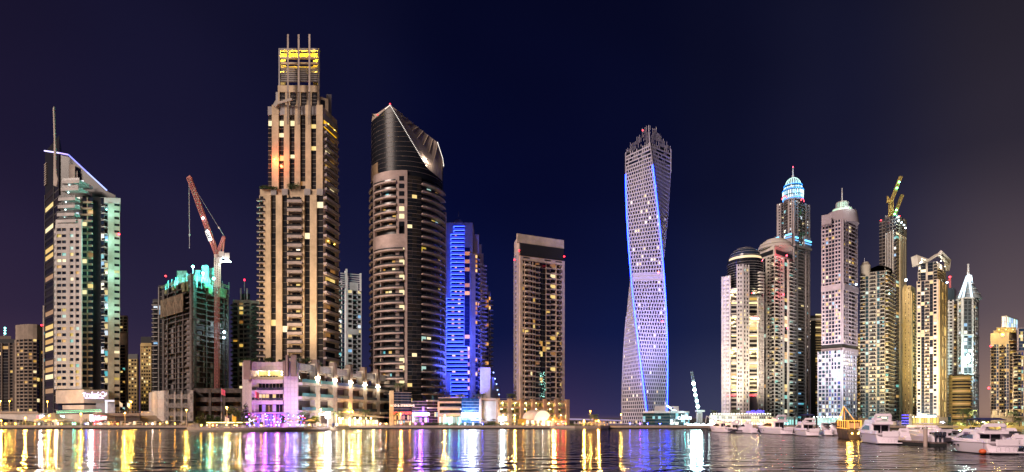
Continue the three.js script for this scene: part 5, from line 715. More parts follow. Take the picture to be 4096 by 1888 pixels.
// --- left shore ---
{ const d = 292, T = new Thing('road_bridge', 'white road bridge with curved soffit coming in at the far side of the car park', 'bridge', X(60, d), DECK, -d);
  const s = new THREE.Shape(); s.moveTo(X(-200, d), Y(1648, d)); s.lineTo(X(152, d), Y(1653, d)); s.lineTo(X(152, d), Y(1690, d)); s.quadraticCurveTo(X(60, d), Y(1671, d), X(-200, d), Y(1666, d));
  T.part('deck', new THREE.ExtrudeGeometry(s, { depth: 12, bevelEnabled: false }).translate(0, 0, -d - 12), wall(0.74, 0.68, 0.66));
  T.part('parapet', beam(P3(-200, 1646, d - .3), P3(152, 1651, d - .3), 1, .3), wall(0.6, 0.48, 0.4)); const f = fc(T, -60, d, 150, d); for (let k = 0; k < 30; k++) f.box('rail_post', steel, k * f.L / 30, k * f.L / 30 + .12, Y(1648, d), Y(1643, d), -.5, -.4); T.done(); }
{ const d = 288, T = new Thing('retaining_wall', 'tan retaining wall of the hotel drive with green lit fence on top', 'wall', X(330, d), DECK, -d), f = fc(T, 236, d, 372, d - 4), g = fc(T, 372, d - 4, 560, d + 2);
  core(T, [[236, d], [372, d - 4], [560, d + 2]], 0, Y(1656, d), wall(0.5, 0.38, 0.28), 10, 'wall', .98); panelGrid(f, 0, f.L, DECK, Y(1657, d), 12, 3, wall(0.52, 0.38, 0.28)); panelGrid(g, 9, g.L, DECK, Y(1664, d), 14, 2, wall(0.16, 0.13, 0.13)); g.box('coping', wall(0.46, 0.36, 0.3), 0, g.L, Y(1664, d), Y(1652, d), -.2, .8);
  const gl = [glow(40, 200, 120, 1.1), glow(90, 240, 170, 1.6)]; for (let k = 0; k < 36; k++) { const a = fc(T, 228, d - .5, 408, d - 5), u = k / 36 * a.L, v = Y(lerp(1653, 1646, k / 36), d); a.box('fence_light', gl[k % 2], u, u + a.L / 40, v, v + .35, .1, .3); a.box('fence_light', gl[(k + 1) % 2], u, u + a.L / 44, v + .8, v + 1.05, .1, .3); a.box('fence_post', steel, u, u + .1, v - .6, v + 1.4, .1, .25); }
  for (let k = 0; k < 26; k++) g.box('rail_post', steel, 8 + k, 8.1 + k, Y(1652, d), Y(1645, d), .1, .2); g.box('rail', steel, 4, g.L, Y(1646, d), Y(1645, d), .1, .2);
  T.done();
  const sd = 282, S = new Thing('restaurant_sign', 'white and red lettered restaurant board on the retaining wall', 'sign', X(392, sd), DECK, -sd), r1 = fc(S, 374, sd, 408, sd); S.part('board', prism([xz(358, sd), xz(408, sd), xz(408, sd + .6), xz(358, sd + .6)], Y(1688, sd), Y(1660, sd)), plain(0.3, 0.05, 0.08, .5));
  S.part('sign_letters', lettering('ASATEER', 1.05, .15).translate(...P3(391, 1676, sd - .1)), glow(255, 236, 220, 3)); S.part('sign_letters', script(.75).translate(...P3(391, 1667, sd - .1)), glow(255, 190, 190, 2.5)); S.part('board_light', prism([xz(359, sd - .2), xz(373, sd - .2), xz(373, sd), xz(359, sd)], Y(1684, sd), Y(1661, sd)), glow(250, 250, 255, 14)); S.part('strip_light', prism([xz(374, sd - .1), xz(408, sd - .1), xz(408, sd), xz(374, sd)], Y(1686.5, sd), Y(1684, sd)), glow(255, 60, 90, 12)); S.done(); pointLight(...P3(366, 1674, sd - 3), new THREE.Color(.9, .95, 1), 240, .5);
  const C = new Thing('cafe_sign', 'dark red square cafe board beside the restaurant board', 'sign', X(418, sd), DECK, -sd); C.part('board', prism([xz(409, sd - .3), xz(427, sd - .3), xz(427, sd + .4), xz(409, sd + .4)], Y(1690, sd), Y(1661, sd)), plain(0.28, 0.02, 0.05, .5)); C.part('sign_letters', lettering('TCHE', .72, .12).translate(...P3(418, 1668, sd - .4)), glow(255, 220, 210, 2.2)); C.part('sign_letters', lettering('TCHE', .72, .12).translate(...P3(418, 1676, sd - .4)), glow(255, 220, 210, 2.2)); C.done();
  const W = new Thing('cafe_pavilion', 'blazing white cafe front behind the peaked tent', 'kiosk', X(240, 284), DECK, -284); W.part('front_light', prism([xz(216, 283), xz(256, 283), xz(256, 284), xz(218, 284)], Y(1676, 283), Y(1663, 283)), glow(235, 245, 255, 9)); W.part('roof', prism([xz(214, 282), xz(258, 282), xz(258, 288), xz(214, 288)], Y(1663, 283), Y(1661, 283)), white); W.part('counter', prism([xz(216, 283.2), xz(256, 283.2), xz(256, 287), xz(216, 287)], DECK, Y(1676, 283)), cream); W.done(); pointLight(...P3(234, 1668, 279), new THREE.Color(.9, .95, 1), 260, .6);
  const K = new Thing('billboard', 'small red and white lit billboards by the bridge end', 'sign', X(160, 284), DECK, -284); for (const [a, b, m] of [[146, 157, glow(235, 60, 80, 1.4)], [158, 166, glow(255, 255, 255, 16)], [168, 176, glow(230, 235, 255, 16)]]) { K.part('board_light', prism([xz(a, 284), xz(b, 284), xz(b, 284.5), xz(a, 284.5)], Y(1676, 284), Y(1662, 284)), m); K.part('post', rod(P3((a + b) / 2, 1700, 284.3), P3((a + b) / 2, 1676, 284.3), .2), steel); } K.part('gantry', beam(P3(144, 1660, 284.3), P3(178, 1656, 284.3), .4), steel); K.done(); pointLight(...P3(165, 1668, 280), new THREE.Color(.9, .9, 1), 160, .5); }
{ const T = new Thing('hoarding_fence', 'white site hoarding of upright sheets above the sand bank', 'fence', X(700, 300), DECK, -300), f = fc(T, 563, 304, 872, 296); for (let k = 0; k < 17; k++) f.box('hoarding_sheet', [wall(0.56, 0.5, 0.5), wall(0.62, 0.54, 0.52)][k % 2], k * f.L / 17 + .04, (k + 1) * f.L / 17 - .04, Y(1664, 300), Y(1645, 300), 0, .1); for (let k = 0; k <= 17; k++) f.box('post', steel, k * f.L / 17 - .08, k * f.L / 17 + .08, DECK, Y(1645, 300), -.2, -.02); T.done();
  const s = new THREE.PlaneGeometry(48, 9, 60, 10), p = s.attributes.position, r = seeded(12); for (let i = 0; i < p.count; i++) { const v = (p.getY(i) + 4.5) / 9, x = p.getX(i); p.setXYZ(i, X(700, 296) + x, DECK + v * v * (3 - 2 * v) * (Y(1662, 300) - DECK) + (r() - .5) * .3 * Math.sin(v * 3), -288 - v * 12 + (r() - .5) * .4); } s.computeVertexNormals(); structure('sand_bank', s, wall(0.4, 0.3, 0.22, 1, true)); }

// --- curved podium of the golden tower ---
const panelTone = [wall(0.62, 0.52, 0.53), wall(0.58, 0.5, 0.5), wall(0.64, 0.54, 0.54)];
{ const d = 232, T = new Thing('podium_building', 'pink-lit curved podium with loggias, tall fins and stepped balconies', 'building', X(1200, d), DECK, -d), r = seeded(80), H = Y(1446, d), v = (q) => Y(q, d), brown = wall(0.3, 0.22, 0.18);
  core(T, [[970, d + 7], [1008, d + 6], [1135, d + 6], [1192, d + 6]], 0, H - 1, wall(0.1, 0.08, 0.09), 14, 'core', .98);
  const A = fc(T, 970, d + 3, 1008, d), M = fc(T, 1008, d, 1135, d), B = fc(T, 1135, d, 1192, d + 1);
  for (const f of [A, B]) { f.box('wall', wall(0.5, 0.4, 0.42), 0, f.L, DECK, H, -3, 0); panelGrid(f, 0, f.L, DECK, H, f === A ? 3 : 4, 15, panelTone); }
  for (const [a, b, t, q] of [[980, 1006, 1443, 1518], [1136, 1146, 1444, 1505], [1148, 1156, 1421, 1505], [1168, 1188, 1421, 1505]]) { const f = fc(T, a, d, b, d); f.box('fin', brown, 0, f.L, v(q), v(t), 0, 1.4); }
  // concave panel band, lit loggia, strips of windows
  const arc = (n, name, mat, q0, q1, w) => { for (let i = 0; i < n; i++) { const t0 = i / n, t1 = (i + 1) / n, dip = (t) => 2.2 * Math.sin(Math.PI * t), a = M.at(t0 * M.L, w - dip(t0)), b = M.at(t1 * M.L, w - dip(t1)), f = new Face(T, ...a, ...b); f.box(name, Array.isArray(mat) ? mat[i % mat.length] : mat, .03, f.L - .03, v(q0), v(q1), 0, .2); } };
  for (let j = 0; j < 2; j++) arc(8, 'cladding_panel', panelTone, 1482 - j * 17.5, 1465 - j * 17.5, .3);
  M.box('loggia_wall', wall(0.6, 0.5, 0.3), 0, M.L, v(1516), v(1482), -4, -3.8); M.box('loggia_ceiling', white, 0, M.L, v(1482), v(1480), -4, -.5); for (const u of [.05, .45, .86]) for (const q of [1486, 1496]) { const [x, z] = M.at(u * M.L, -2.6); T.part('ceiling_lamp', new THREE.SphereGeometry(.28, 8, 6).translate(x, v(q), z), glow(255, 236, 160, 22)); } for (const u of [.2, .7]) pointLight(...(() => { const [x, z] = M.at(u * M.L, -2); return [x, v(1488), z]; })(), new THREE.Color(1, .84, .4), 45, .3);
  for (let k = 0; k < 6; k++) M.box('window', pick(glassDark, r), M.L * (.13 + k * .1), M.L * (.21 + k * .1), v(1512), v(1500), -3.8, -3.7);
  arc(8, 'loggia_rail', plain(0.3, 0.3, 0.16, .2), 1517, 1506, .1);
  [[1518, 1533, 1533, 1560], [1560, 1575, 1576, 1600], [1601, 1617, 1618, 1650]].forEach(([a, b, c, e], row) => { for (let j = 0; j < 1; j++) arc(8, 'cladding_panel', panelTone, b, a, .35); arc(8, 'balcony_rail', [railGlass, plain(0.05, 0.04, 0.06, .12)], e, row === 2 ? e - 4 : (c + e) / 2 + 3, .2); for (let k = 0; k < 9; k++) { const on = row && r() < .5; M.box(on ? 'lit_window' : 'window', on ? pick(row === 2 ? [glow(150, 110, 255, .9), glow(200, 160, 255, 1.2), glow(110, 80, 230, .6)] : [glow(255, 226, 190, 1), LIT.warm[2]], r) : pick(glassDark, r), M.L * k / 9 + .1, M.L * (k + 1) / 9 - .1, v(e), v(c), -3, -2.9); } for (let k = 0; k <= 9; k++) M.box('mullion', mauve, M.L * k / 9 - .06, M.L * k / 9 + .06, v(e), v(c), -2.9, -2.7); });
  M.box('entrance_canopy', wall(0.4, 0.3, 0.42), -1, M.L + 2, v(1655), v(1650), -3, 3); for (let k = 0; k < 8; k++) M.box('lit_window', pick([glow(120, 60, 255, 1), glow(230, 80, 200, 1), glow(80, 60, 255, 1.2), glow(255, 190, 230, 1)], r), M.L * k / 8 + .2, M.L * (k + 1) / 8 - .2, DECK, v(1657), -1, -.9);
  // receding wing of six balcony bays
  const Wf = fc(T, 1192, d + 1, 1556, 306), cr = wall(0.62, 0.54, 0.46); core(T, [[1192, d + 2.5], [1556, 307]], 0, Y(1482, d) - 4, wall(0.12, 0.09, 0.09), 12, 'wing_core', .99);
  const n = 6, bay = Wf.L / n, top = v(1480), fl = (top - DECK) / 4;
  for (let k = 0; k < n; k++) { const u0 = k * bay; Wf.box('fin', brown, u0 + bay * .74, u0 + bay * .9, v(1500), v(1428), -.4, 2.2); Wf.box('pier', cr, u0 + bay * .72, u0 + bay, DECK, v(1446), -1, 1.5); panelGrid(Wf, u0 + bay * .72, u0 + bay, DECK, v(1446), 2, 14, [cr, wall(0.66, 0.58, 0.5)], 1.5, 1.58);
    Wf.box('top_wall', white, u0, u0 + bay * .72, top, H - .6, -.6, .8); panelGrid(Wf, u0, u0 + bay * .72, top, H - .6, 4, 3, [wall(0.64, 0.62, 0.64), wall(0.68, 0.66, 0.68)], .8, .88);
    for (let j = 0; j < 4; j++) { const y = DECK + j * fl; Wf.box('balcony_slab', cr, u0, u0 + bay * .74, y + fl * .02 - .3, y + fl * .16, -2.5, 1.9); if (j) Wf.box('balcony_rail', [plain(0.1, 0.24, 0.26, .12), plain(0.1, 0.13, 0.17, .12), plain(0.06, 0.07, 0.08, .12)][Math.min(2, Math.floor(k / 2))], u0 + .3, u0 + bay * .74, y + fl * .16, y + fl * .4, 1.7, 1.8); Wf.box('back_wall', wall(0.36, 0.18, 0.12), u0 + bay * .4, u0 + bay * .72, y + fl * .16, y + fl, -2.4, -2.3); Wf.box(r() < .1 ? 'lit_window' : 'window', glassDark[1], u0 + .3, u0 + bay * .38, y + fl * .2, y + fl * .85, -2.4, -2.2); Wf.box('soffit_beam', cr, u0 + .5, u0 + bay * .6, y + fl * .88, y + fl * 1.0 - .32, -2.4, .2); }
    if (k) { const [x, z] = Wf.at(u0 - bay * .1, 2.2); T.part('pier_lamp', new THREE.SphereGeometry(.3, 8, 6).translate(x, v(1500) - k * .3, z + .3), glow(255, 240, 200, 26)); pointLight(x, v(1500) - k * .3, z + 1.2, new THREE.Color(1, .86, .64), 170, .3); } }
  T.done(); }
{ // lit pavilion with awning roof
  const d = 258, T = new Thing('restaurant_pavilion', 'glowing glass restaurant pavilion under a tan awning roof', 'pavilion', X(1440, d), DECK, -d), f = fc(T, 1348, d, 1520, d + 8), yl = [glow(255, 236, 150, 1.5), glow(255, 248, 200, 2.2), glow(240, 220, 110, 1)], r = seeded(81);
  const h = [[1342, 1656], [1430, 1659], [1535, 1672]], roof = new THREE.Shape([[1342, 1660], [1346, 1655], [1380, 1652], [1440, 1657], [1535, 1668], [1540, 1672], [1440, 1666], [1380, 1662]].map(([p, q]) => new THREE.Vector2(X(p, d), Y(q, d)))); T.part('awning', new THREE.ExtrudeGeometry(roof, { depth: 10, bevelEnabled: false }).translate(0, 0, -d - 8), wall(0.5, 0.38, 0.2));
  for (let k = 0; k < 14; k++) { f.box('lit_window', yl[k % 3], k * f.L / 14 + .1, (k + 1) * f.L / 14 - .1, DECK + .9, DECK + 3.1 - k * .06, -4, -3.9); f.box('post', white, k * f.L / 14 - .08, k * f.L / 14 + .08, DECK, DECK + 4 - k * .08, -.2, 0); } f.box('dado', cream, 0, f.L, DECK, DECK + .9, -4, -3.7);
  for (const u of [.06, .14, .3, .42, .55, .68, .8]) { const [x, z] = f.at(u * f.L, -1.4); T.part('ceiling_lamp', new THREE.SphereGeometry(.3, 8, 6).translate(x, DECK + 3.2, z), glow(255, 236, 150, 26)); } for (const u of [.15, .5, .85]) { const [x, z] = f.at(u * f.L, -.6); pointLight(x, DECK + 3, z, new THREE.Color(1, .8, .34), 90, .4); } T.done(); }
{ // shops under the round tower
  const d = 272, T = new Thing('shop_building', 'dark glass shop building with red cafe sign and pale end wall', 'building', X(1610, d), DECK, -d), f = fc(T, 1576, d, 1646, d + 2), r = seeded(82); T.part('end_wall', prism([xz(1557, d + 2), xz(1562, d - 1), xz(1575, d - 1), xz(1575, d + 10), xz(1560, d + 12)], 0, Y(1563, d)), wall(0.56, 0.42, 0.26)); core(T, [[1575, d], [1646, d + 2]], 0, Y(1566, d), glassDark[0], 12, 'core', .97);
  for (let k = 0; k < 11; k++) f.box('transom', plain(0.36, 0.33, 0.33, .5), 0, f.L, Y(1680 - k * 11, d), Y(1679 - k * 11, d), 0, .3); for (let k = 0; k < 8; k++) { f.box('lit_window', pick([LIT.warm[2], LIT.cool[2], LIT.warm[4], LIT.warm[0]], r), f.L * k / 8 + .15, f.L * (k + 1) / 8 - .15, DECK + .4, Y(1683, d), 0, .15); f.box(r() < .6 ? 'lit_window' : 'window', pick([LIT.warm[3], LIT.warm[0], glassDark[1]], r), f.L * k / 8 + .1, f.L * (k + 1) / 8 - .1, Y(1678, d), Y(1662, d), 0, .1); f.box('window', pick(glassBlue, r), f.L * k / 8 + .05, f.L * (k + 1) / 8 - .05, Y(1646, d), Y(1572, d), 0, .1); }
  T.part('sign_letters', lettering('NEO & STEREING', .98, .2).translate(...P3(1610, 1622, d - .8)), glow(255, 220, 196, 1.6)); T.part('sign_letters', lettering('CITY PORT CAFE', .82, .2).translate(...P3(1607, 1652, d - .8)), glow(255, 40, 24, 6)); T.done(); pointLight(...P3(1607, 1655, d - 3), new THREE.Color(1, .2, .1), 40, .3);
  const P = new Thing('lounge_front', 'purple-lit glass lounge front with bright violet sign', 'building', X(1700, d), DECK, -d), g = fc(P, 1648, d + 1, 1708, d), g2 = fc(P, 1708, d, 1752, d + 3); core(P, [[1648, d + 1], [1708, d], [1752, d + 3]], 0, Y(1600, d), glassDark[0], 12, 'core', .98);
  for (const q of [g, g2]) { for (let k = 0; k < 8; k++) q.box('transom', plain(0.32, 0.26, 0.36, .5), 0, q.L, Y(1690 - k * 12, d), Y(1689 - k * 12, d), 0, .25); for (let k = 0; k < 6; k++) for (let j = 0; j < 4; j++) { const on = r() < (j < 2 ? .4 : .14); q.box(on ? 'lit_window' : 'window', on ? pick([LIT.cool[2], LIT.warm[4], glow(140, 70, 255, 1)], r) : pick([...glassDark, plain(0.05, 0.02, 0.09, .12)], r), q.L * k / 6 + .08, q.L * (k + 1) / 6 - .08, Y(1689 - j * 22, d), Y(1671 - j * 22, d), 0, .12); } } g2.box('balcony_slab', white, -.4, g2.L, Y(1606, d), Y(1600, d), 0, 1.6); g2.box('balcony_slab', white, 0, g2.L * .8, Y(1634, d), Y(1629, d), 0, 1.6);
  P.part('sign_board', prism([xz(1650, d - .6), xz(1710, d - .6), xz(1710, d), xz(1650, d)], Y(1662, d), Y(1648, d)), glow(86, 20, 235, 1.6)); P.part('sign_letters', lettering('ESPADANA', 1, .2).translate(...P3(1688, 1656, d - 1)), glow(250, 235, 255, 8)); P.part('sign_letters', script(.7).translate(...P3(1660, 1656, d - 1)), glow(230, 210, 255, 8)); P.part('strip_light', prism([xz(1650, d - .7), xz(1708, d - .7), xz(1708, d - .5), xz(1650, d - .5)], Y(1664.5, d), Y(1662.5, d)), glow(110, 30, 255, 26)); P.done(); pointLight(...P3(1680, 1658, d - 4), new THREE.Color(.4, .1, 1), 330, .6); }
{ // blue glass mall with the dazzling sign
  const d = 272, T = new Thing('mall_building', 'blue glass mall corner with dazzling white lettered sign', 'building', X(1850, d), DECK, -d), r = seeded(83), pk = wall(0.62, 0.48, 0.44), f = fc(T, 1754, d, 1846, d - 2), g = fc(T, 1846, d - 2, 1918, d + 3), bl = [plain(0.02, 0.07, 0.2, .1), plain(0.03, 0.09, 0.24, .12), plain(0.015, 0.05, 0.16, .1)]; core(T, [[1754, d], [1846, d - 2], [1918, d + 3]], 0, Y(1592, d), black, 12, 'core', .98);
  for (let k = 0; k < 9; k++) for (let j = 0; j < 9; j++) g.box('window', pick(bl, r), g.L * k / 9 + .04, g.L * (k + 1) / 9 - .04, lerp(DECK, Y(1594, d), j / 9) + .08, lerp(DECK, Y(1594, d), (j + 1) / 9), 0, .12); for (let j = 1; j < 9; j++) g.box('transom', plain(0.3, 0.36, 0.5, .4), 0, g.L, lerp(DECK, Y(1594, d), j / 9) - .04, lerp(DECK, Y(1594, d), j / 9) + .1, 0, .26);
  for (const [q0, q1] of [[1613, 1606], [1640, 1633], [1664, 1658]]) f.box('terrace_slab', pk, 0, f.L, Y(q0, d), Y(q1, d), -1, 1.4); for (const q of [1627, 1652]) f.box('terrace_rail', plain(0.2, 0.2, 0.3, .3), 0, f.L, Y(q + 6, d), Y(q, d), 1.2, 1.28); f.box('roof_fascia', pk, 0, f.L, Y(1593, d), Y(1590, d), -.5, .4); for (let k = 0; k < 8; k++) { f.box('lit_window', pick([glow(170, 245, 235, 1.5), glow(210, 255, 250, 2), glow(60, 160, 170, .8)], r), f.L * k / 8 + .1, f.L * (k + 1) / 8 - .1, DECK + .4, Y(1667, d), -.4, -.3 + .5); f.box('window', pick(glassBlue, r), f.L * k / 8 + .05, f.L * (k + 1) / 8 - .05, Y(1632, d), Y(1614, d), 0, .1); f.box('window', pick(glassBlue, r), f.L * k / 8 + .05, f.L * (k + 1) / 8 - .05, Y(1657, d), Y(1641, d), 0, .1); }
  for (const px of [1754, 1768]) T.part('end_pier', prism([xz(px - 3, d - 1.6), xz(px + 4, d - 1.6), xz(px + 4, d + 4), xz(px - 3, d + 4)], 0, Y(px < 1760 ? 1605 : 1660, d)), pk);
  const [sx, sz] = g.at(g.L / 2, .8); T.part('sign_letters', lettering('LEMMAX', 1.9, .3).scale(.9, 1.25, 1).rotateY(g.ry).translate(sx, Y(1660, d), sz), glow(236, 242, 255, 18)); T.part('sign_letters', lettering('LEMMAX', .4, .15).rotateY(g.ry).translate(sx, Y(1671, d), sz), glow(220, 235, 255, 6)); T.done(); pointLight(sx, Y(1660, d), sz + 4, new THREE.Color(.3, .5, 1), 420, .8); pointLight(sx + 1, Y(1662, d), sz + 3, new THREE.Color(.95, .97, 1), 260, .8);
  const S = new Thing('cinema_screen', 'large blank pale screen between two mauve piers', 'screen', X(1955, d), DECK, -d); S.part('screen', prism([xz(1927, d + .5), xz(1984, d + 2), xz(1984, d + 3), xz(1927, d + 1.5)], DECK + 2, Y(1604, d)), wall(0.76, 0.8, 0.82)); for (const px of [1921, 1988]) S.part('pier', prism([xz(px - 4, d - .6), xz(px + 4, d - .6), xz(px + 4, d + 6), xz(px - 4, d + 6)], 0, Y(1596, d)), pk); S.part('lintel', prism([xz(1925, d + 1), xz(1984, d + 2), xz(1984, d + 7), xz(1925, d + 6)], Y(1602, d), Y(1592, d)), pk); S.done(); }
{ // open lit car park
  const d = 276, e = 292, T = new Thing('car_park', 'open three-storey car park glowing yellow between orange piers', 'building', X(2130, d), DECK, -d), r = seeded(84), or = wall(0.6, 0.36, 0.22), f = fc(T, 1990, d, 2270, e), n = 6, H = Y(1600, d), yl = [glow(255, 232, 90, 1.5), glow(255, 242, 140, 2), glow(230, 200, 60, 1), glow(150, 124, 40, .5)];
  f.box('back_wall', wall(0.5, 0.42, 0.2), 0, f.L, 0, H - .4, -12, -11); const fl = (H - DECK) / 4; for (let j = 1; j <= 4; j++) f.box('deck_slab', or, 0, f.L, DECK + j * fl - (j === 4 ? 1 : .9), DECK + j * fl, -11.5, 0); for (let k = 0; k <= n; k++) f.box('pier', or, k * f.L / n - .9, k * f.L / n + .9, 0, H + .7, -1, .5);
  for (let j = 0; j < 4; j++) for (let k = 0; k < n; k++) { const u0 = k * f.L / n + .9, u1 = (k + 1) * f.L / n - .9, a = DECK + j * fl, b = a + fl - .9; for (let q = 0; q < 9; q++) { f.box('lit_window', pick(yl, r), lerp(u0, u1, q / 9), lerp(u0, u1, (q + 1) / 9) - .1, a + fl * .06, b - .1, -5, -4.9); f.box('baluster', plain(0.1, 0.08, 0.03, .6), lerp(u0, u1, q / 9), lerp(u0, u1, q / 9) + .12, a, b, -.4, -.28); } const [x, z] = f.at(lerp(u0, u1, .3 + .4 * r()), -2); T.part('ceiling_lamp', new THREE.SphereGeometry(.25, 8, 6).translate(x, b - .2, z), glow(255, 246, 190, 24)); if (j % 2) pointLight(x, b - .5, z, new THREE.Color(1, .86, .36), 60, .3); f.box('parked_car_shape', plain(0.05, 0.05, 0.055, .3), lerp(u0, u1, .2 + .3 * r()), lerp(u0, u1, .62), a, a + 1.3, -4.4, -2.6); }
  f.box('roof_rail', steel, 0, f.L, H + .6, H + .75, -.8, -.7); T.part('shop_light', prism([xz(1994, d - .5), xz(2026, d + 1), xz(2026, d + 2), xz(1994, d + .6)], Y(1682, d), Y(1668, d)), glow(225, 245, 255, 9)); pointLight(...P3(2010, 1674, d - 4), new THREE.Color(.9, .97, 1), 200, .6); T.done(); }
{ // tents on the quay
  const d = 266, T = new Thing('dome_tent', 'white barrel-vault event tent glowing at its round end', 'tent', X(2150, d), DECK, -d), R = 4.6, cx = X(2170, d), cz = -d, s = new THREE.Shape(); s.absarc(0, 0, R, 0, Math.PI, false); const g = new THREE.ExtrudeGeometry(s, { depth: 10, bevelEnabled: false, curveSegments: 20 }).rotateY(.5 - Math.PI); T.part('vault', g.clone().translate(cx, DECK + 2.3, cz), wall(0.5, 0.4, 0.34)); T.part('end_panel_light', new THREE.CircleGeometry(R - .25, 20, 0, Math.PI).translate(0, 0, .08).rotateY(.5).translate(cx, DECK + 2.3, cz), glow(255, 252, 235, .8)); T.part('end_arch', new THREE.TorusGeometry(R, .22, 5, 24, Math.PI).rotateY(.5).translate(cx, DECK + 2.3, cz), white); const f = fc(T, 2104, d + 3, 2212, d); for (let k = 0; k < 10; k++) f.box(k % 2 ? 'side_panel' : 'lit_window', k % 2 ? white : glow(255, 244, 214, 2), k * f.L / 10, (k + 1) * f.L / 10 - .15, DECK, DECK + 2.3, -.4, -.2); T.done();
  const K = new Thing('yellow_kiosk', 'plain yellow kiosk box beside the vaulted tent', 'kiosk', X(2088, d), DECK, -d); K.part('body', new RoundedBoxGeometry(3.6, 3, 3, 1, .08).translate(X(2088, d), DECK + 1.5, -d), wall(0.6, 0.42, 0.08)); K.part('door', new THREE.BoxGeometry(.9, 2, .1).translate(X(2090, d), DECK + 1, -d + 1.52), wall(0.5, 0.36, 0.06)); K.part('roof_lid', new THREE.BoxGeometry(3.8, .15, 3.2).translate(X(2088, d), DECK + 3.07, -d), wall(0.4, 0.3, 0.1)); K.done();
  const peak = (label, px, dd, w, h, e, mat) => { const Q = new Thing('peaked_tent', label, 'tent', X(px, dd), DECK, -dd, { group: 'peaked tents on the quay' }), pr = [[w * .72, 0], [w * .5, .25], [w * .3, h * .4], [w * .1, h * .8], [.05, h]].map(([a, b]) => new THREE.Vector2(a, b)); Q.part('canopy', new THREE.LatheGeometry(pr.reverse(), 4).rotateY(Math.PI / 4).translate(X(px, dd), DECK + e, -dd), mat); for (const [a, b] of [[-1, -1], [1, -1], [-1, 1], [1, 1]]) Q.part('pole', rod([X(px, dd) + a * w * .48, DECK, -dd + b * w * .48], [X(px, dd) + a * w * .48, DECK + e, -dd + b * w * .48], .07), steel); Q.part('valance', new THREE.BoxGeometry(w, .4, w).translate(X(px, dd), DECK + e - .1, -dd), mat); Q.part('lantern_light', new THREE.SphereGeometry(.22, 8, 6).translate(X(px, dd), DECK + e - .6, -dd + .5), glow(255, 200, 100, 14)); return Q.done(); };
  const or = wall(0.62, 0.34, 0.12); peak('orange peaked tent next to the vaulted tent', 2200, 268, 3.6, 2.4, 2.4, or); peak('orange peaked tent, middle of the three by the car park', 2222, 268, 3.6, 2.6, 2.4, or); peak('orange peaked tent at the end by the pier', 2246, 268, 3.8, 2.5, 2.4, or); peak('large cream marquee tent in front of the blazing white cafe', 216, 277, 10, 3.4, 2.6, wall(0.68, 0.52, 0.32)); peak('smaller cream marquee tent by the lit billboards', 186, 276, 6.5, 2.4, 2.6, wall(0.68, 0.54, 0.36));
  pointLight(X(210, 270), DECK + 2.2, -272, new THREE.Color(1, .74, .34), 110, .4); pointLight(X(2222, 262), DECK + 2.6, -264, new THREE.Color(1, .55, .2), 90, .3);
  const R2 = new Thing('red_sign', 'red and white lit fascia sign above the peaked tents', 'sign', X(2245, 274), DECK, -274); R2.part('board_light', prism([xz(2228, 274), xz(2243, 274), xz(2243, 275), xz(2228, 275)], Y(1688, 274), Y(1678, 274)), glow(255, 30, 40, 9)); R2.part('board_light', prism([xz(2248, 274), xz(2264, 274), xz(2264, 275), xz(2248, 275)], Y(1688, 274), Y(1680, 274)), glow(255, 40, 60, 9)); R2.part('post', rod(P3(2246, 1710, 274.5), P3(2246, 1680, 274.5), .2), steel); R2.done(); }
{ const d = 400, T = new Thing('road_bridge', 'distant low road bridge with streaks of light crossing behind the pier', 'bridge', X(2380, d), DECK, -d); const s = new THREE.Shape([[2262, 1674], [2330, 1674], [2500, 1681], [2500, 1688], [2330, 1682], [2262, 1681]].map(([p, q]) => new THREE.Vector2(X(p, d), Y(q, d)))); T.part('deck', new THREE.ExtrudeGeometry(s, { depth: 8, bevelEnabled: false }).translate(0, 0, -d), wall(0.7, 0.62, 0.7)); T.part('rail_light', beam(P3(2266, 1675.5, d - 9), P3(2500, 1682, d - 9), .35), glow(225, 200, 255, 1)); for (const px of [2300, 2350, 2410, 2460]) T.part('pillar', rod([X(px, d + 4), 0, -d + 4], [X(px, d + 4), Y(1683, d), -d + 4], 1), concrete); T.done(); }
{ const d = 330, T = new Thing('low_block', 'long low pale block under the road bridge', 'building', X(2400, d), DECK, -d), f = fc(T, 2300, d, 2492, d); f.box('wall', wall(0.56, 0.5, 0.6), 0, f.L, 0, Y(1687, d), -6, 0); for (let k = 0; k < 14; k++) f.box(k % 3 ? 'lit_window' : 'window', k % 3 ? pick(LIT.orange, seeded(k)) : glassDark[0], k * f.L / 14 + .3, k * f.L / 14 + 1.2, DECK + .5, DECK + 1.4, 0, .08); T.done(); }

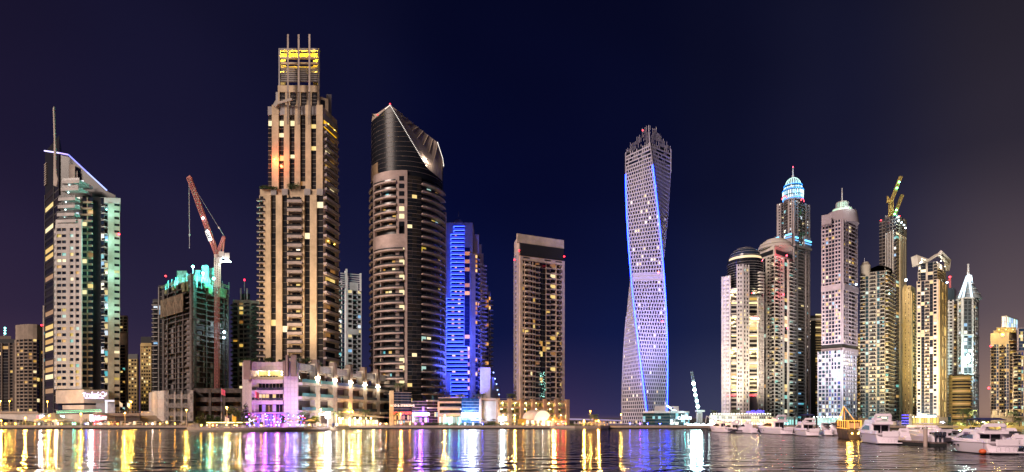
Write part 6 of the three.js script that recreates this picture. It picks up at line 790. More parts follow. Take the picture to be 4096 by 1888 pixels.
// --- right shore podiums ---
{ const d = 292, T = new Thing('souk_building', 'pale low waterfront building with rows of small square lit openings', 'building', X(2960, d), DECK, -d), r = seeded(85), m = wall(0.6, 0.58, 0.52), L = [2841, d + 2], C = [2962, d - 4], R = [3085, d + 4], H = Y(1658, d); core(T, [L, C, R], 0, H, m, 14, 'body', .97);
  for (const [a, b, k] of [[L, C, 14], [C, R, 15]]) { const f = fc(T, ...a, ...b); for (let q = 0; q < k; q++) { const u = (q + .35) * f.L / k; f.box(r() < .4 ? 'lit_window' : 'window', r() < .4 ? glow(255, 240, 200, 1.4) : black, u, u + .7, H - 1.9, H - 1, 0, .05); for (const s of [0, .55]) f.box('lit_window', pick([glow(230, 255, 220, 1.8), glow(255, 244, 190, 1.5)], r), u + s - .2, u + s + .15, H - 3, H - 2.3, 0, .05); f.box('lit_window', pick([glow(250, 250, 205, 1.8), glow(215, 250, 225, 1.6), glow(255, 214, 140, 1.2)], r), u - .3, u + .9, DECK + 1.6, DECK + 2.7, 0, .06); f.box('lit_window', pick([glow(255, 240, 190, 1.8), glow(255, 206, 130, 1.3), glow(230, 255, 235, 1.4)], r), u - .4, u + 1, DECK, DECK + 1.3, 0, .06); f.box('pilaster', m, u - .75, u - .5, DECK, H - .4, 0, .3); } for (let q = 0; q < 12; q++) T.part('parapet_lamp', new THREE.SphereGeometry(.16, 6, 5).translate(f.at((q + .5) * f.L / 12, .2)[0], H + .4, f.at((q + .5) * f.L / 12, .2)[1]), glow(255, 246, 214, 14)); }
  for (const px of [2945, 2978]) T.part('door_light', prism([xz(px, d - 4.6), xz(px + 6, d - 4.4), xz(px + 6, d - 4), xz(px, d - 4)], DECK, DECK + 2.6), glow(255, 170, 60, 2)); for (const [px, c] of [[2870, [.75, 1, .9]], [2930, [1, .9, .75]], [3000, [1, .75, .6]], [3060, [.9, 1, .9]]]) pointLight(...P3(px, 1690, d - 9), new THREE.Color(...c), 150, .4);
  { const f = fc(T, 3000, d - 1, 3070, d + 2); for (let q = 0; q < 30; q++) T.box('fairy_light', glow(60, 50, 255, 7), f.at(q / 30 * f.L, -2)[0], H + .4 + r() * 1.6, f.at(q / 30 * f.L, -2)[1], .4, .3, .3); } T.done();
  const G = new Thing('glass_arcade', 'teal glass arcade with bright shopfronts between pale blocks', 'building', X(3130, d), DECK, -d), g = fc(G, 3085, d + 3, 3190, d + 1), tm = plain(0.12, 0.22, 0.22, .5); core(G, [[3085, d + 3], [3190, d + 1]], 0, Y(1668, d), tm, 12, 'body', .97); for (let k = 0; k < 9; k++) { g.box('lit_window', pick([glow(190, 250, 240, 1.6), glow(225, 255, 245, 2), glow(130, 220, 215, 1)], r), k * g.L / 9 + .2, (k + 1) * g.L / 9 - .2, DECK + .2, DECK + 2.6, 0, .1); g.box('pier', tm, k * g.L / 9 - .15, k * g.L / 9 + .15, DECK, Y(1670, d), 0, .4); T; G.part('fascia_lamp', new THREE.SphereGeometry(.16, 6, 5).translate(g.at((k + .5) * g.L / 9, .5)[0], Y(1676, d), g.at(0, .5)[1]), glow(200, 255, 245, 12)); } G.done();
  const Wt = new Thing('patterned_wall_block', 'white block with relief grid of glowing aqua panes', 'building', X(3310, d), DECK, -d), w = fc(Wt, 3248, d - 4, 3372, d - 5), H2 = Y(1671, d); core(Wt, [[3248, d - 4], [3372, d - 5]], 0, H2, wall(0.62, 0.7, 0.66), 12, 'body', .98); for (let k = 0; k < 17; k++) for (let j = 0; j < 5; j++) { w.box(j > 2 && k < 9 ? 'relief_panel' : 'lit_window', j > 2 && k < 9 ? wall(0.56, 0.64, 0.62) : pick([glow(190, 250, 240, 1.2), glow(215, 255, 250, 1.6), glow(140, 230, 225, .9)], r), lerp(.06, .97, k / 17) * w.L, lerp(.06, .97, (k + .72) / 17) * w.L, lerp(DECK, H2, j / 5) + .25, lerp(DECK, H2, (j + .8) / 5) + .1, 0, .12); } for (let k = 0; k < 9; k++) Wt.part('parapet_lamp', new THREE.SphereGeometry(.2, 6, 5).translate(w.at((k + .5) * w.L / 9, .4)[0], H2 + .4, w.at(0, .4)[1]), glow(235, 255, 250, 26)); Wt.done(); pointLight(...P3(3300, 1690, d - 12), new THREE.Color(.6, 1, .95), 260, .5);
  const Bn = new Thing('blank_wall_block', 'windowless tan block with orange end behind the lit wooden boat', 'building', X(3420, d), DECK, -d); core(Bn, [[3374, d - 5], [3474, d + 2]], 0, Y(1671, d), wall(0.46, 0.34, 0.18), 12, 'body', .97); const bn = fc(Bn, 3374, d - 5, 3474, d + 2); bn.box('roof_rail', darkGrey, 0, bn.L, Y(1671, d) + .7, Y(1671, d) + .85, -.4, -.3); for (let k = 0; k < 14; k++) bn.box('rail_post', darkGrey, k * bn.L / 14, k * bn.L / 14 + .1, Y(1671, d), Y(1671, d) + .8, -.4, -.3); Bn.done();
  const Mu = new Thing('parking_podium', 'pale open-deck podium with white lit storeys behind the moored yacht', 'building', X(3520, d), DECK, -d), mu = fc(Mu, 3476, d + 2, 3560, d + 4); core(Mu, [[3476, d + 2], [3560, d + 4]], 0, Y(1668, d), wall(0.6, 0.58, 0.56), 10, 'body'); for (let j = 0; j < 3; j++) for (let k = 0; k < 7; k++) mu.box('lit_window', pick([glow(200, 250, 235, 1.3), glow(255, 250, 225, 1.6), glow(90, 180, 160, .7)], r), k * mu.L / 7 + .1, (k + 1) * mu.L / 7 - .2, DECK + .3 + j * 1.4, DECK + 1.2 + j * 1.4, 0, .1); Mu.done();
  const Be = new Thing('cream_wall_block', 'small cream block with one dark doorway beside the blue-dotted front', 'building', X(3585, 286), DECK, -286); core(Be, [[3562, 286], [3606, 287]], 0, Y(1686, 286), wall(0.62, 0.52, 0.3), 8, 'body'); fc(Be, 3586, 286, 3593, 286).box('doorway', plain(0.03, 0.02, 0.06, .5), 0, .9, DECK, DECK + 2.4, 0, .1); fc(Be, 3562, 286, 3606, 287).box('coping', cream, -.1, 5.3, Y(1686, 286), Y(1684.5, 286), -.3, .2); Be.done();
  const Bd = new Thing('blue_dotted_front', 'night-blue shopfront dotted with bright blue lamps', 'building', X(3622, 285), DECK, -285), bd = fc(Bd, 3606, 285, 3634, 285); core(Bd, [[3606, 285], [3648, 285]], 0, Y(1670, 285), grey, 8, 'body'); panelGrid(bd, 0, bd.L, DECK, Y(1671, 285), 2, 4, glassBlue[1]); for (let k = 0; k < 6; k++) for (let j = 0; j < 4; j++) bd.box('dot_light', glow(70, 50, 255, 9), bd.L * (k + .3) / 6, bd.L * (k + .6) / 6, DECK + .7 + j * 1.3, DECK + 1 + j * 1.3, .12, .22); for (let k = 0; k < 9; k++) fc(Bd, 3635, 284.9, 3648, 284.9).box('louvre', wall(0.5, 0.46, 0.4), 0, 1.5, DECK + k * .62, DECK + k * .62 + .35, 0, .2); Bd.done(); pointLight(...P3(3620, 1690, 280), new THREE.Color(.25, .2, 1), 90, .4);
  const Cf = new Thing('yacht_club', 'warm yellow-lit yacht club hall with white crest sign', 'building', X(3730, 284), DECK, -284), cf = fc(Cf, 3650, 286, 3756, 284), ct = fc(Cf, 3756, 283, 3806, 282); core(Cf, [[3650, 286], [3756, 284]], 0, Y(1676, 284), wall(0.56, 0.46, 0.24), 9, 'hall'); core(Cf, [[3756, 283], [3806, 282]], 0, Y(1668, 283), wall(0.4, 0.34, 0.24), 9, 'end_block'); for (let k = 0; k < 9; k++) { cf.box('lit_window', pick([glow(255, 232, 60, 1.6), glow(255, 240, 120, 2.2), glow(230, 190, 50, 1)], r), k * cf.L / 9 + .2, (k + 1) * cf.L / 9 - .2, DECK + 1, DECK + 3.6, 0, .1); Cf.part('wall_lamp', new THREE.SphereGeometry(.2, 6, 5).translate(cf.at((k + .1) * cf.L / 9, .5)[0], DECK + 3.9, cf.at(0, .5)[1]), glow(255, 244, 190, 18)); } cf.box('eaves', wall(0.5, 0.36, 0.3), -.3, cf.L, DECK + 4.2, DECK + 4.5, -.2, 1.4); Cf.part('crest_sign_light', join([new THREE.BoxGeometry(2.6, .45, .2), new THREE.CylinderGeometry(.5, .5, .25, 12).rotateX(Math.PI / 2)]).translate(...P3(3772, 1689, 280)), glow(225, 225, 255, 4)); ct.box('window', glassTeal[0], ct.L * .7, ct.L * .95, DECK, DECK + 4, 0, .1); Cf.done(); pointLight(...P3(3690, 1692, 276), new THREE.Color(1, .85, .3), 260, .5);
  const Gw = new Thing('garden_wall', 'long yellow-lit garden wall behind palms and hedges', 'wall', X(3950, 262), DECK, -262), gw = fc(Gw, 3812, 262, 4140, 258); core(Gw, [[3812, 262], [4140, 258]], 0, Y(1690, 262), wall(0.6, 0.46, 0.16), 4, 'wall', .99); for (let k = 0; k < 7; k++) gw.box('pilaster', wall(0.56, 0.42, 0.16), k * gw.L / 7, k * gw.L / 7 + .6, DECK, Y(1687, 262), 0, .3); for (const u of [.55, .85]) { gw.box('arch_window_light', glow(190, 255, 235, 1.6), u * gw.L, u * gw.L + 1.8, DECK, DECK + 1.8, 0, .1); } Gw.done(); for (const px of [3840, 3930, 4030]) pointLight(...P3(px, 1698, 256), new THREE.Color(1, .84, .36), 120, .4);
  const Tr = new Thing('terrace_houses', 'low sand-coloured terrace houses with small shuttered windows', 'building', X(4020, 272), DECK, -272), hm = wall(0.52, 0.42, 0.28); [[3968, 4000, 1640], [4000, 4022, 1652], [4022, 4060, 1636], [4062, 4110, 1646]].forEach(([a, b, q], i) => { core(Tr, [[a, 272 - i * .4], [b, 272 - i * .4]], 0, Y(q, 272), hm, 8, 'house'); facade(Tr, fc(Tr, a, 271.6 - i * .4, b, 271.6 - i * .4), DECK + 4, Y(q + 3, 272), 1, [['P', .6], ['W', .8, { solid: .3 }], ['P', .8], ['W', .8, { solid: .3 }], ['P', .6]], { r, wall: hm, out: .3, lit: .2, pal: LIT.warm }); }); Tr.done(); }
// ---------- lamps, railings, planting, cars, people ----------
function taper(px, d) { return [X(px, d), -d]; }
function proto(name, label, category, extra) { const g = new THREE.Group(); g.name = name; g.userData = { label, category, ...extra }; return g; }
function place(src, label, x, y, z, ry = 0, s = 1, extra = {}) { const o = src.clone(); o.name = numbered(src.userData.kindName || src.name); o.userData = { ...src.userData, label: unique(label), ...extra }; delete o.userData.kindName; o.position.set(x, y, z); o.rotation.y = ry; o.scale.setScalar(s); scene.add(dress(o)); return o; }
const add = (g, name, geo, mat) => { const m = new THREE.Mesh(geo, mat); m.name = name; g.add(m); return m; };

// street lamps
const lampPost = proto('street_lamp', '', 'street lamp', { group: 'orange street lamps along the quay' });
add(lampPost, 'pole', rod([0, 0, 0], [0, 5.6, 0], .11, .07, 8), plain(0.5, 0.42, 0.3, .5)); add(lampPost, 'base', new THREE.CylinderGeometry(.16, .22, .5, 10).translate(0, .25, 0), plain(0.3, 0.25, 0.2, .6)); add(lampPost, 'collar', new THREE.CylinderGeometry(.26, .12, .2, 10).translate(0, 5.62, 0), plain(0.2, 0.18, 0.16, .5)); add(lampPost, 'lamp_globe', new THREE.SphereGeometry(.24, 12, 8).translate(0, 5.9, 0), glow(255, 140, 20, 80)); add(lampPost, 'cap', new THREE.ConeGeometry(.2, .16, 10).translate(0, 6.2, 0), plain(0.2, 0.18, 0.16, .5));
[[324, 266, 1656, 'on the quay beside the hedge and blue-lit bushes'], [500, 266, 1652, 'in front of the parked cars'], [746, 266, 1640, 'at the end of the car row where the promontory begins'], [908, 218, 1630, 'on the promontory beside the tall dark trees'], [1283, 222, 1638, 'on the promontory near the dazzling white panel'], [1410, 266, 1646, 'in front of the restaurant pavilion awning'], [1602, 266, 1656, 'in front of the red cafe sign'], [1779, 266, 1662, 'before the mall terraces'], [2058, 266, 1674, 'beside the yellow kiosk'], [2212, 264, 1678, 'between the orange peaked tents'], [2336, 260, 1684, 'on the pier, nearest the car park'], [2394, 260, 1684, 'on the pier head beside the palm'], [197, 270, 1663, 'in front of the big cream marquee'], [102, 270, 1672, 'under the white bridge'], [5, 270, 1682, 'at the picture edge under the white bridge'], [38, 296, 1604, 'standing tall on the white bridge deck'], [3, 296, 1604, 'standing on the white bridge at the picture edge'], [190, 300, 1606, 'on the bridge end beside the slim glass tower'], [525, 300, 1608, 'behind the retaining wall near the curved pale annex'], [2361, 370, 1645, 'far off on the low road bridge'], [2484, 360, 1658, 'on the road bridge beside the twisted tower'], [1770, 300, 1676, 'small one behind the mall pier']].forEach(([px, d, py, where]) => {
  const y = d > 290 && px < 200 ? Y(1650, 292) : d === 300 && px === 525 ? Y(1652, 288) : DECK, top = Y(py, d), s = Math.max(.5, (top - y) / 5.9), o = place(lampPost, 'orange globe street lamp ' + where, X(px, d), y, -d, 0, 1); o.children[0].scale.y = (top - y - .3) / 5.6; for (let k = 2; k < 5; k++) o.children[k].position.y = top - y - 5.9;
  pointLight(X(px, d), top, -d + .3, new THREE.Color(1, .5, .07), px < 60 && d > 290 ? 240 : 520, .26);
});
// white floodlight on the promontory and tall arm lamps
{ const d = 228, T = new Thing('light_panel', 'dazzling white light panel on the podium forecourt', 'floodlight', X(1312, d), DECK, -d); T.part('panel_light', prism([xz(1302, d), xz(1320, d), xz(1320, d + .4), xz(1302, d + .4)], Y(1672, d), Y(1648, d)), glow(245, 248, 255, 26)); T.part('frame', prism([xz(1300, d + .1), xz(1322, d + .1), xz(1322, d + .6), xz(1300, d + .6)], Y(1675, d), Y(1645, d)), darkGrey); T.part('post', rod(P3(1311, 1712, d + .4), P3(1311, 1674, d + .4), .2), steel); T.part('strip_light', prism([xz(1276, d), xz(1302, d), xz(1302, d + .3), xz(1276, d + .3)], Y(1659, d), Y(1654, d)), glow(235, 240, 255, 20)); T.done(); pointLight(...P3(1311, 1660, d - 2), new THREE.Color(.96, .96, 1), 700, .8); }
// coloured spots of the lounge terrace
for (const [px, py, d, c, p] of [[1060, 1668, 224, [.42, .05, 1], 280], [1150, 1664, 224, [.16, .05, 1], 320], [1180, 1660, 224, [.3, .3, 1], 200], [1010, 1655, 222, [.7, .15, 1], 240], [1110, 1680, 220, [.9, .15, .6], 160], [990, 1600, 215, [1, .35, .7], 220], [1225, 1590, 222, [.4, .8, 1], 120]]) { pointLight(...P3(px, py, d), new THREE.Color(...c), p, .3); }
{ const r = seeded(91), T = new Thing('terrace_light_cluster', 'cluster of tiny blue, white and red party lamps on the lounge terrace', 'lights', X(1080, 222), DECK, -222); const cs = [glow(70, 50, 255, 9), glow(60, 50, 255, 9), glow(230, 230, 255, 7), glow(255, 50, 110, 8), glow(150, 40, 255, 9), glow(110, 150, 255, 8)]; for (let k = 0; k < 90; k++) T.box('bulb_light', pick(cs, r), X(lerp(1000, 1230, r()), 222), DECK + .8 + r() * 4, -222 + r() * 5, .24, .24, .24); T.part('cable', rod([X(995, 222), DECK + 4.6, -222], [X(1235, 222), DECK + 4.6, -222], .03), darkGrey); for (const px of [995, 1075, 1155, 1235]) T.part('post', rod([X(px, 222), DECK, -222], [X(px, 222), DECK + 4.7, -222], .06), darkGrey); T.done(); }

// railings: curved posts with four rails
function railing(label, pts, gap) {
  const T = new Thing('railing', label, 'railing', pts[0][0], DECK, pts[0][1]), m = plain(0.5, 0.42, 0.32, .35, .5), top = [], n = pts.length;
  for (let i = 0; i < n - 1; i++) { const f = new Face(T, ...pts[i], ...pts[i + 1]), k = Math.max(1, Math.round(f.L / gap)); for (let q = 0; q < k; q++) { const [x, z] = f.at(q * f.L / k, -.3), [x1, z1] = f.at(q * f.L / k, -.12), [x2, z2] = f.at(q * f.L / k, -.42); T.part('post', new THREE.TubeGeometry(new THREE.CatmullRomCurve3([[x, DECK, z], [x1, DECK + .55, z1], [x, DECK + 1.05, z], [x2, DECK + 1.3, z2]].map((a) => new THREE.Vector3(...a))), 6, .07, 4), m); } for (const h of [.3, .6, .9]) f.box('rail', m, 0, f.L, DECK + h, DECK + h + .04, -.24, -.2); f.box('handrail', m, 0, f.L, DECK + 1.22, DECK + 1.3, -.44, -.34); }
  return T.done();
}
railing('curved-post railing round the promontory edge', PROM, 2.1);
railing('long pale railing along the quay in front of the cars', [[X(-60, QUAY), -QUAY], [PROM[0][0], -QUAY]], 1.8);
railing('railing in front of the restaurant pavilion and shops', [[PROM[26][0], -QUAY], [X(1700, QUAY), -QUAY]], 1.8);
railing('yellow-lit railing before the car park tents', [[X(2020, QUAY), -QUAY], [X(2230, QUAY), -QUAY]], 1.8);
railing('low railing round the pier head', PIER.slice(1), 1.8);

// foliage
const leafGreens = [[0.05, 0.085, 0.03], [0.07, 0.11, 0.04], [0.035, 0.06, 0.025], [0.09, 0.11, 0.035]].map((c) => { const m = new THREE.MeshPhysicalMaterial({ color: new THREE.Color().setRGB(...c), roughness: .8, side: THREE.DoubleSide }); return m; });
function leafCloud(blobs, count, size, seed) {                            // many small leaf faces spread through overlapping clumps
  const r = seeded(seed), pos = [], nor = [], uv = [], tot = blobs.reduce((a, b) => a + b[3] * b[4] * b[3], 0);
  const v = new THREE.Vector3(), q = new THREE.Quaternion(), e = new THREE.Euler();
  for (const [bx, by, bz, rx, ry] of blobs) { const n = Math.round(count * rx * ry * rx / tot); for (let i = 0; i < n; i++) {
    const a = r() * 6.283, c = r() * 2 - 1, k = Math.pow(r(), .42), s = Math.sqrt(1 - c * c), x = bx + Math.cos(a) * s * rx * k, y = by + c * ry * k, z = bz + Math.sin(a) * s * rx * k; q.setFromEuler(e.set(r() * 6.28, r() * 6.28, r() * 6.28)); const w = size * (.6 + .8 * r());
    for (const [u, t] of [[-.5, 0], [.5, 0], [0, 1.4]]) { v.set(u * w, t * w, 0).applyQuaternion(q); pos.push(x + v.x, y + v.y, z + v.z); uv.push(u + .5, t); } v.set(0, 0, 1).applyQuaternion(q); for (let k2 = 0; k2 < 3; k2++) nor.push(v.x, v.y, v.z); } }
  const g = new THREE.BufferGeometry(); g.setAttribute('position', new THREE.Float32BufferAttribute(pos, 3)); g.setAttribute('normal', new THREE.Float32BufferAttribute(nor, 3)); g.setAttribute('uv', new THREE.Float32BufferAttribute(uv, 2)); return g;
}
const bark = wall(0.16, 0.11, 0.07, .95, true);
function treeThing(name, label, px, d, h, w, kind, seed, y0 = DECK, leaf = 0) {
  const T = new Thing(name, label, name === 'bush' ? 'bush' : 'tree', X(px, d), y0, -d), r = seeded(seed), x = X(px, d), z = -d, blobs = [];
  if (kind === 'cone') for (let k = 0; k < 9; k++) { const t = k / 9; blobs.push([x + (r() - .5) * w * .3 * (1 - t), y0 + h * (.2 + .75 * t), z + (r() - .5) * w * .3, w * .5 * (1 - t * .72), h * .13]); }
  else for (let k = 0; k < 9; k++) blobs.push([x + (r() - .5) * w * .7, y0 + h * (.45 + .42 * r()), z + (r() - .5) * w * .6, w * (.2 + .12 * r()), h * (.13 + .08 * r())]);
  if (kind === 'low') { blobs.length = 0; for (let k = 0; k < 7; k++) blobs.push([x + (k / 6 - .5) * w, y0 + h * (.4 + .2 * r()), z + (r() - .5) * .8, w * .16 + .3, h * .45]); }
  T.part('crown', leafCloud(blobs, kind === 'low' ? 500 : 1500, kind === 'low' ? .3 : .38, seed + 7), leafGreens[leaf]);
  const trunk = [rod([x, y0 - .1, z], [x + .1, y0 + h * .45, z], h * .03 + .05, h * .018 + .03, 7)]; if (kind !== 'low') for (let k = 0; k < 4; k++) trunk.push(rod([x, y0 + h * (.25 + .05 * k), z], [x + (r() - .5) * w * .6, y0 + h * (.5 + .1 * k), z + (r() - .5) * w * .5], h * .012 + .03, .03, 5)); T.part('trunk', join(trunk), bark); return T.done();
}
treeThing('leafy_tree', 'broad orange-lit tree behind the promontory lamp', 938, 232, 9, 6, 'round', 1, DECK, 3); treeThing('conical_tree', 'dark conical evergreen beside the pink podium corner', 982, 226, 9, 4.6, 'cone', 2, DECK, 2);
treeThing('conical_tree', 'slim yellow-lit evergreen by the car park end', 812, 236, 5.2, 2.4, 'cone', 3, DECK, 3); treeThing('leafy_tree', 'blue-tinted small tree next to the slim evergreen', 836, 238, 5.4, 2.8, 'round', 4, DECK, 1); treeThing('leafy_tree', 'low round tree between the blue-tinted tree and the promontory lamp', 872, 238, 3.8, 3.2, 'round', 5, DECK, 0);
for (const [px, w, lf, where] of [[1128, 2, 2, 'under the lounge balconies'], [1260, 3.4, 3, 'beside the white light panel'], [1016, 2.2, 3, 'below the pink podium'], [800, 2.6, 3, 'at the car row end']]) treeThing('leafy_tree', 'small leafy terrace tree ' + where, px, 224, 4.2, w, 'round', px, DECK, lf);
[[985, 1446, 237, 1.6, 4], [1005, 1444, 238, 1.4, 3], [1075, 1444, 238, 1.8, 2.6], [1212, 1448, 242, 2.4, 5.4], [1128, 1446, 240, 1.2, 2], [1262, 1462, 250, 1.6, 4], [1400, 1496, 272, 1.6, 4]].forEach(([px, py, d, h, w], i) => treeThing('bush', ['bushy roof planting at the podium corner', 'second roof bush beside the podium corner fin', 'bright lit bush on the podium roof', 'wide dark shrub on the podium roof under the golden tower', 'little roof bush between the podium fins', 'roof bush behind the first balcony bay', 'roof bush behind the balcony wing'][i], px, d, h, w, 'low', 40 + i, Y(py + 4, d), i === 2 ? 3 : 0));
[[1174, 757, 'dark shrub on the golden tower terrace', 3.4, 5], [1056, 757, 'bush at the golden tower shoulder', 2, 3], [1090, 757, 'small bush on the golden tower ledge', 1.4, 4]].forEach(([px, py, l, h, w], i) => treeThing('bush', l, px, 287, h, w, 'low', 60 + i, Y(py, 287), 0));
[[385, 262 + 8, 3.4, 10, 'dark clipped hedge against the retaining wall', 2], [350, 270, 1.4, 8, 'blue-lit low hedge beside the cars', 1], [1700, 268, 1.8, 9, 'dark waterside shrubs before the purple lounge', 2], [1650, 266, 1.5, 6, 'yellowish shrub at the railing end', 3], [1740, 268, 1.6, 6, 'round shrub at the mall corner', 2], [1820, 268, 1.4, 9, 'terrace planting before the mall', 0], [1900, 268, 1.4, 9, 'terrace planting under the mall sign', 2], [1965, 268, 1.4, 8, 'planting below the blank screen', 0], [2120, 265, 1, 9, 'low shrubs in front of the vaulted tent', 3], [2320, 258, 1, 7, 'low planting along the pier', 3], [280, 268, 1.4, 8, 'flower planting beside the marquee', 3], [120, 270, 1.6, 8, 'shrubs beneath the white bridge', 2], [3830, 258, 2.4, 9, 'yellow-lit hedge at the garden wall', 3], [3900, 256, 1.6, 9, 'flowering hedge below the garden wall', 1], [4010, 254, 1.8, 12, 'garden hedge at the far boats', 3], [1620, 266, 1, 7, 'orange-lit planter shrubs under the cafe sign', 3]].forEach(([px, d, h, w, l, lf], i) => treeThing('bush', l, px, d, h, w, 'low', 80 + i, DECK, lf));

function palm(label, px, d, h, span, seed, lit) {
  const T = new Thing('palm_tree', label, 'palm tree', X(px, d), DECK, -d), r = seeded(seed), x = X(px, d), z = -d, y = h.y0 ?? DECK, top = y + (h.h ?? h), tr = []; for (let k = 0; k < 7; k++) tr.push(new THREE.CylinderGeometry(.2 + .03 * ((k + 1) % 2), .24, (top - y) / 7, 9).translate(x, y + (k + .5) * (top - y) / 7, z)); T.part('trunk', join(tr), wall(0.3, 0.22, 0.14, .9, true));
  for (let k = 0; k < 22; k++) { const a = k / 22 * 6.283 + r() * .4, lift = .9 - (k % 3) * .55 + r() * .2, L = span * (.8 + .4 * r()), pos = [], idx = [], N = 8, dir = [Math.cos(a), Math.sin(a)]; let n = 0;
    const at = (t) => [x + dir[0] * L * t * (1 - .15 * t), top + lift * L * .5 * t - L * .62 * t * t * (1.1 - lift * .3), z + dir[1] * L * t * (1 - .15 * t)];
    for (let i = 1; i <= N; i++) for (const s of [-1, 1]) { const p = at(i / N), p0 = at((i - .55) / N), w = L * .26 * Math.sin(Math.PI * clamp(.15 + .8 * i / N)); pos.push(...p0, ...p, p[0] + (-dir[1] * s) * w + dir[0] * w * .4, p[1] - w * .45, p[2] + dir[0] * s * w + dir[1] * w * .4); idx.push(n, n + 1, n + 2); n += 3; }
    const g = new THREE.BufferGeometry(); g.setAttribute('position', new THREE.Float32BufferAttribute(pos, 3)); g.setIndex(idx); g.computeVertexNormals(); T.part('frond', g, leafGreens[k % 2 ? 0 : 3]); }
  return T.done();
}
palm('violet-lit palm in front of the podium corner', 1210, 226, 5.4, 3.2, 1); palm('white-lit palm beside the light panel', 1346, 236, 5.8, 3.2, 2); palm('dark palm over the pavilion awning', 1462, 256, 6.6, 3.4, 3); palm('yellow-lit palm in front of the red cafe sign', 1586, 264, 5.6, 2.6, 4); palm('orange-lit palm on the pier head', 2376, 258, 4.6, 3.2, 5);
palm('small palm on the roof edge of the souk building, open side', 2858, 294, { y0: Y(1657, 294), h: 1.6 }, 2.4, 6); palm('gold-lit palm on the souk roof under the white hotel', 2935, 294, { y0: Y(1657, 294), h: 1.8 }, 2.6, 7); palm('second gold-lit palm on the souk roof', 2952, 296, { y0: Y(1657, 294), h: 2 }, 2.6, 8); palm('palm beside the blue fairy lights on the souk roof', 3056, 296, { y0: Y(1657, 294), h: 1.6 }, 2.4, 9); palm('lone dark palm above the tan blank block', 3436, 300, { y0: Y(1671, 300), h: 2.6 }, 1.8, 10);
palm('big dark palm behind the large yacht bow', 3852, 262, 7, 4, 11); palm('second dark palm behind the large yacht', 3876, 264, 6.4, 4, 12); palm('bright palm beside the garden hedge', 3868, 250, 3.4, 2.6, 13); palm('palm before the terrace houses', 4052, 262, 6, 3.2, 14); palm('bright young palm at the picture edge', 4078, 244, 3, 3, 15);
[[1852, 312, 'dark roof palm under the blue balconies'], [1836, 314, 'second roof palm under the blue balconies'], [1908, 312, 'roof palm by the hotel pier'], [1930, 314, 'roof palm before the stepped annex'], [2040, 312, 'roof palm beside the beige slab tower'], [2052, 314, 'second roof palm beside the beige slab tower'], [1590, 296, 'roof palm between podium wing and round tower'], [1612, 297, 'second roof palm at the round tower foot']].forEach(([px, d, l], i) => palm(l, px, d, { y0: DECK, h: Y(i > 5 ? 1535 : 1578, d) - DECK }, 3, 30 + i));

// flags
[[928, 214, 1655, [0.6, 0.36, 0.05], 'yellow flag on a pole beside the conical evergreen'], [900, 216, 1662, [0.55, 0.4, 0.4], 'pale flag on a pole by the promontory lamp'], [885, 230, 1550, [0.6, 0.1, 0.14], 'tall flagpole with red and white flag before the car park podium'], [1020, 216, 1560, [0.7, 0.12, 0.2], 'tall flagpole with red flag in front of the pink podium'], [478, 300, 1604, [0.75, 0.75, 0.78], 'white banner flag by the hotel entrance'], [508, 300, 1606, [0.7, 0.7, 0.72], 'second white banner flag past the hotel entrance']].forEach(([px, d, py, c, l]) => { const T = new Thing('flagpole', l, 'flag', X(px, d), DECK, -d), top = Y(py, d); T.part('pole', rod([X(px, d), DECK, -d], [X(px, d), top, -d], .09, .05), steel); const g = new THREE.PlaneGeometry(1.7, 2.2, 6, 4), p = g.attributes.position; for (let i = 0; i < p.count; i++) { const u = (p.getX(i) + .85) / 1.7; p.setXYZ(i, p.getX(i) * .8, p.getY(i) - u * 1.1 * (1 - .3 * u), Math.sin(u * 5) * .22); } g.computeVertexNormals(); g.translate(X(px, d) + .72, top - 1.4, -d); const m = new THREE.MeshStandardMaterial({ color: new THREE.Color().setRGB(...c), roughness: .9, side: THREE.DoubleSide }); T.part('cloth', g, m); T.done(); });

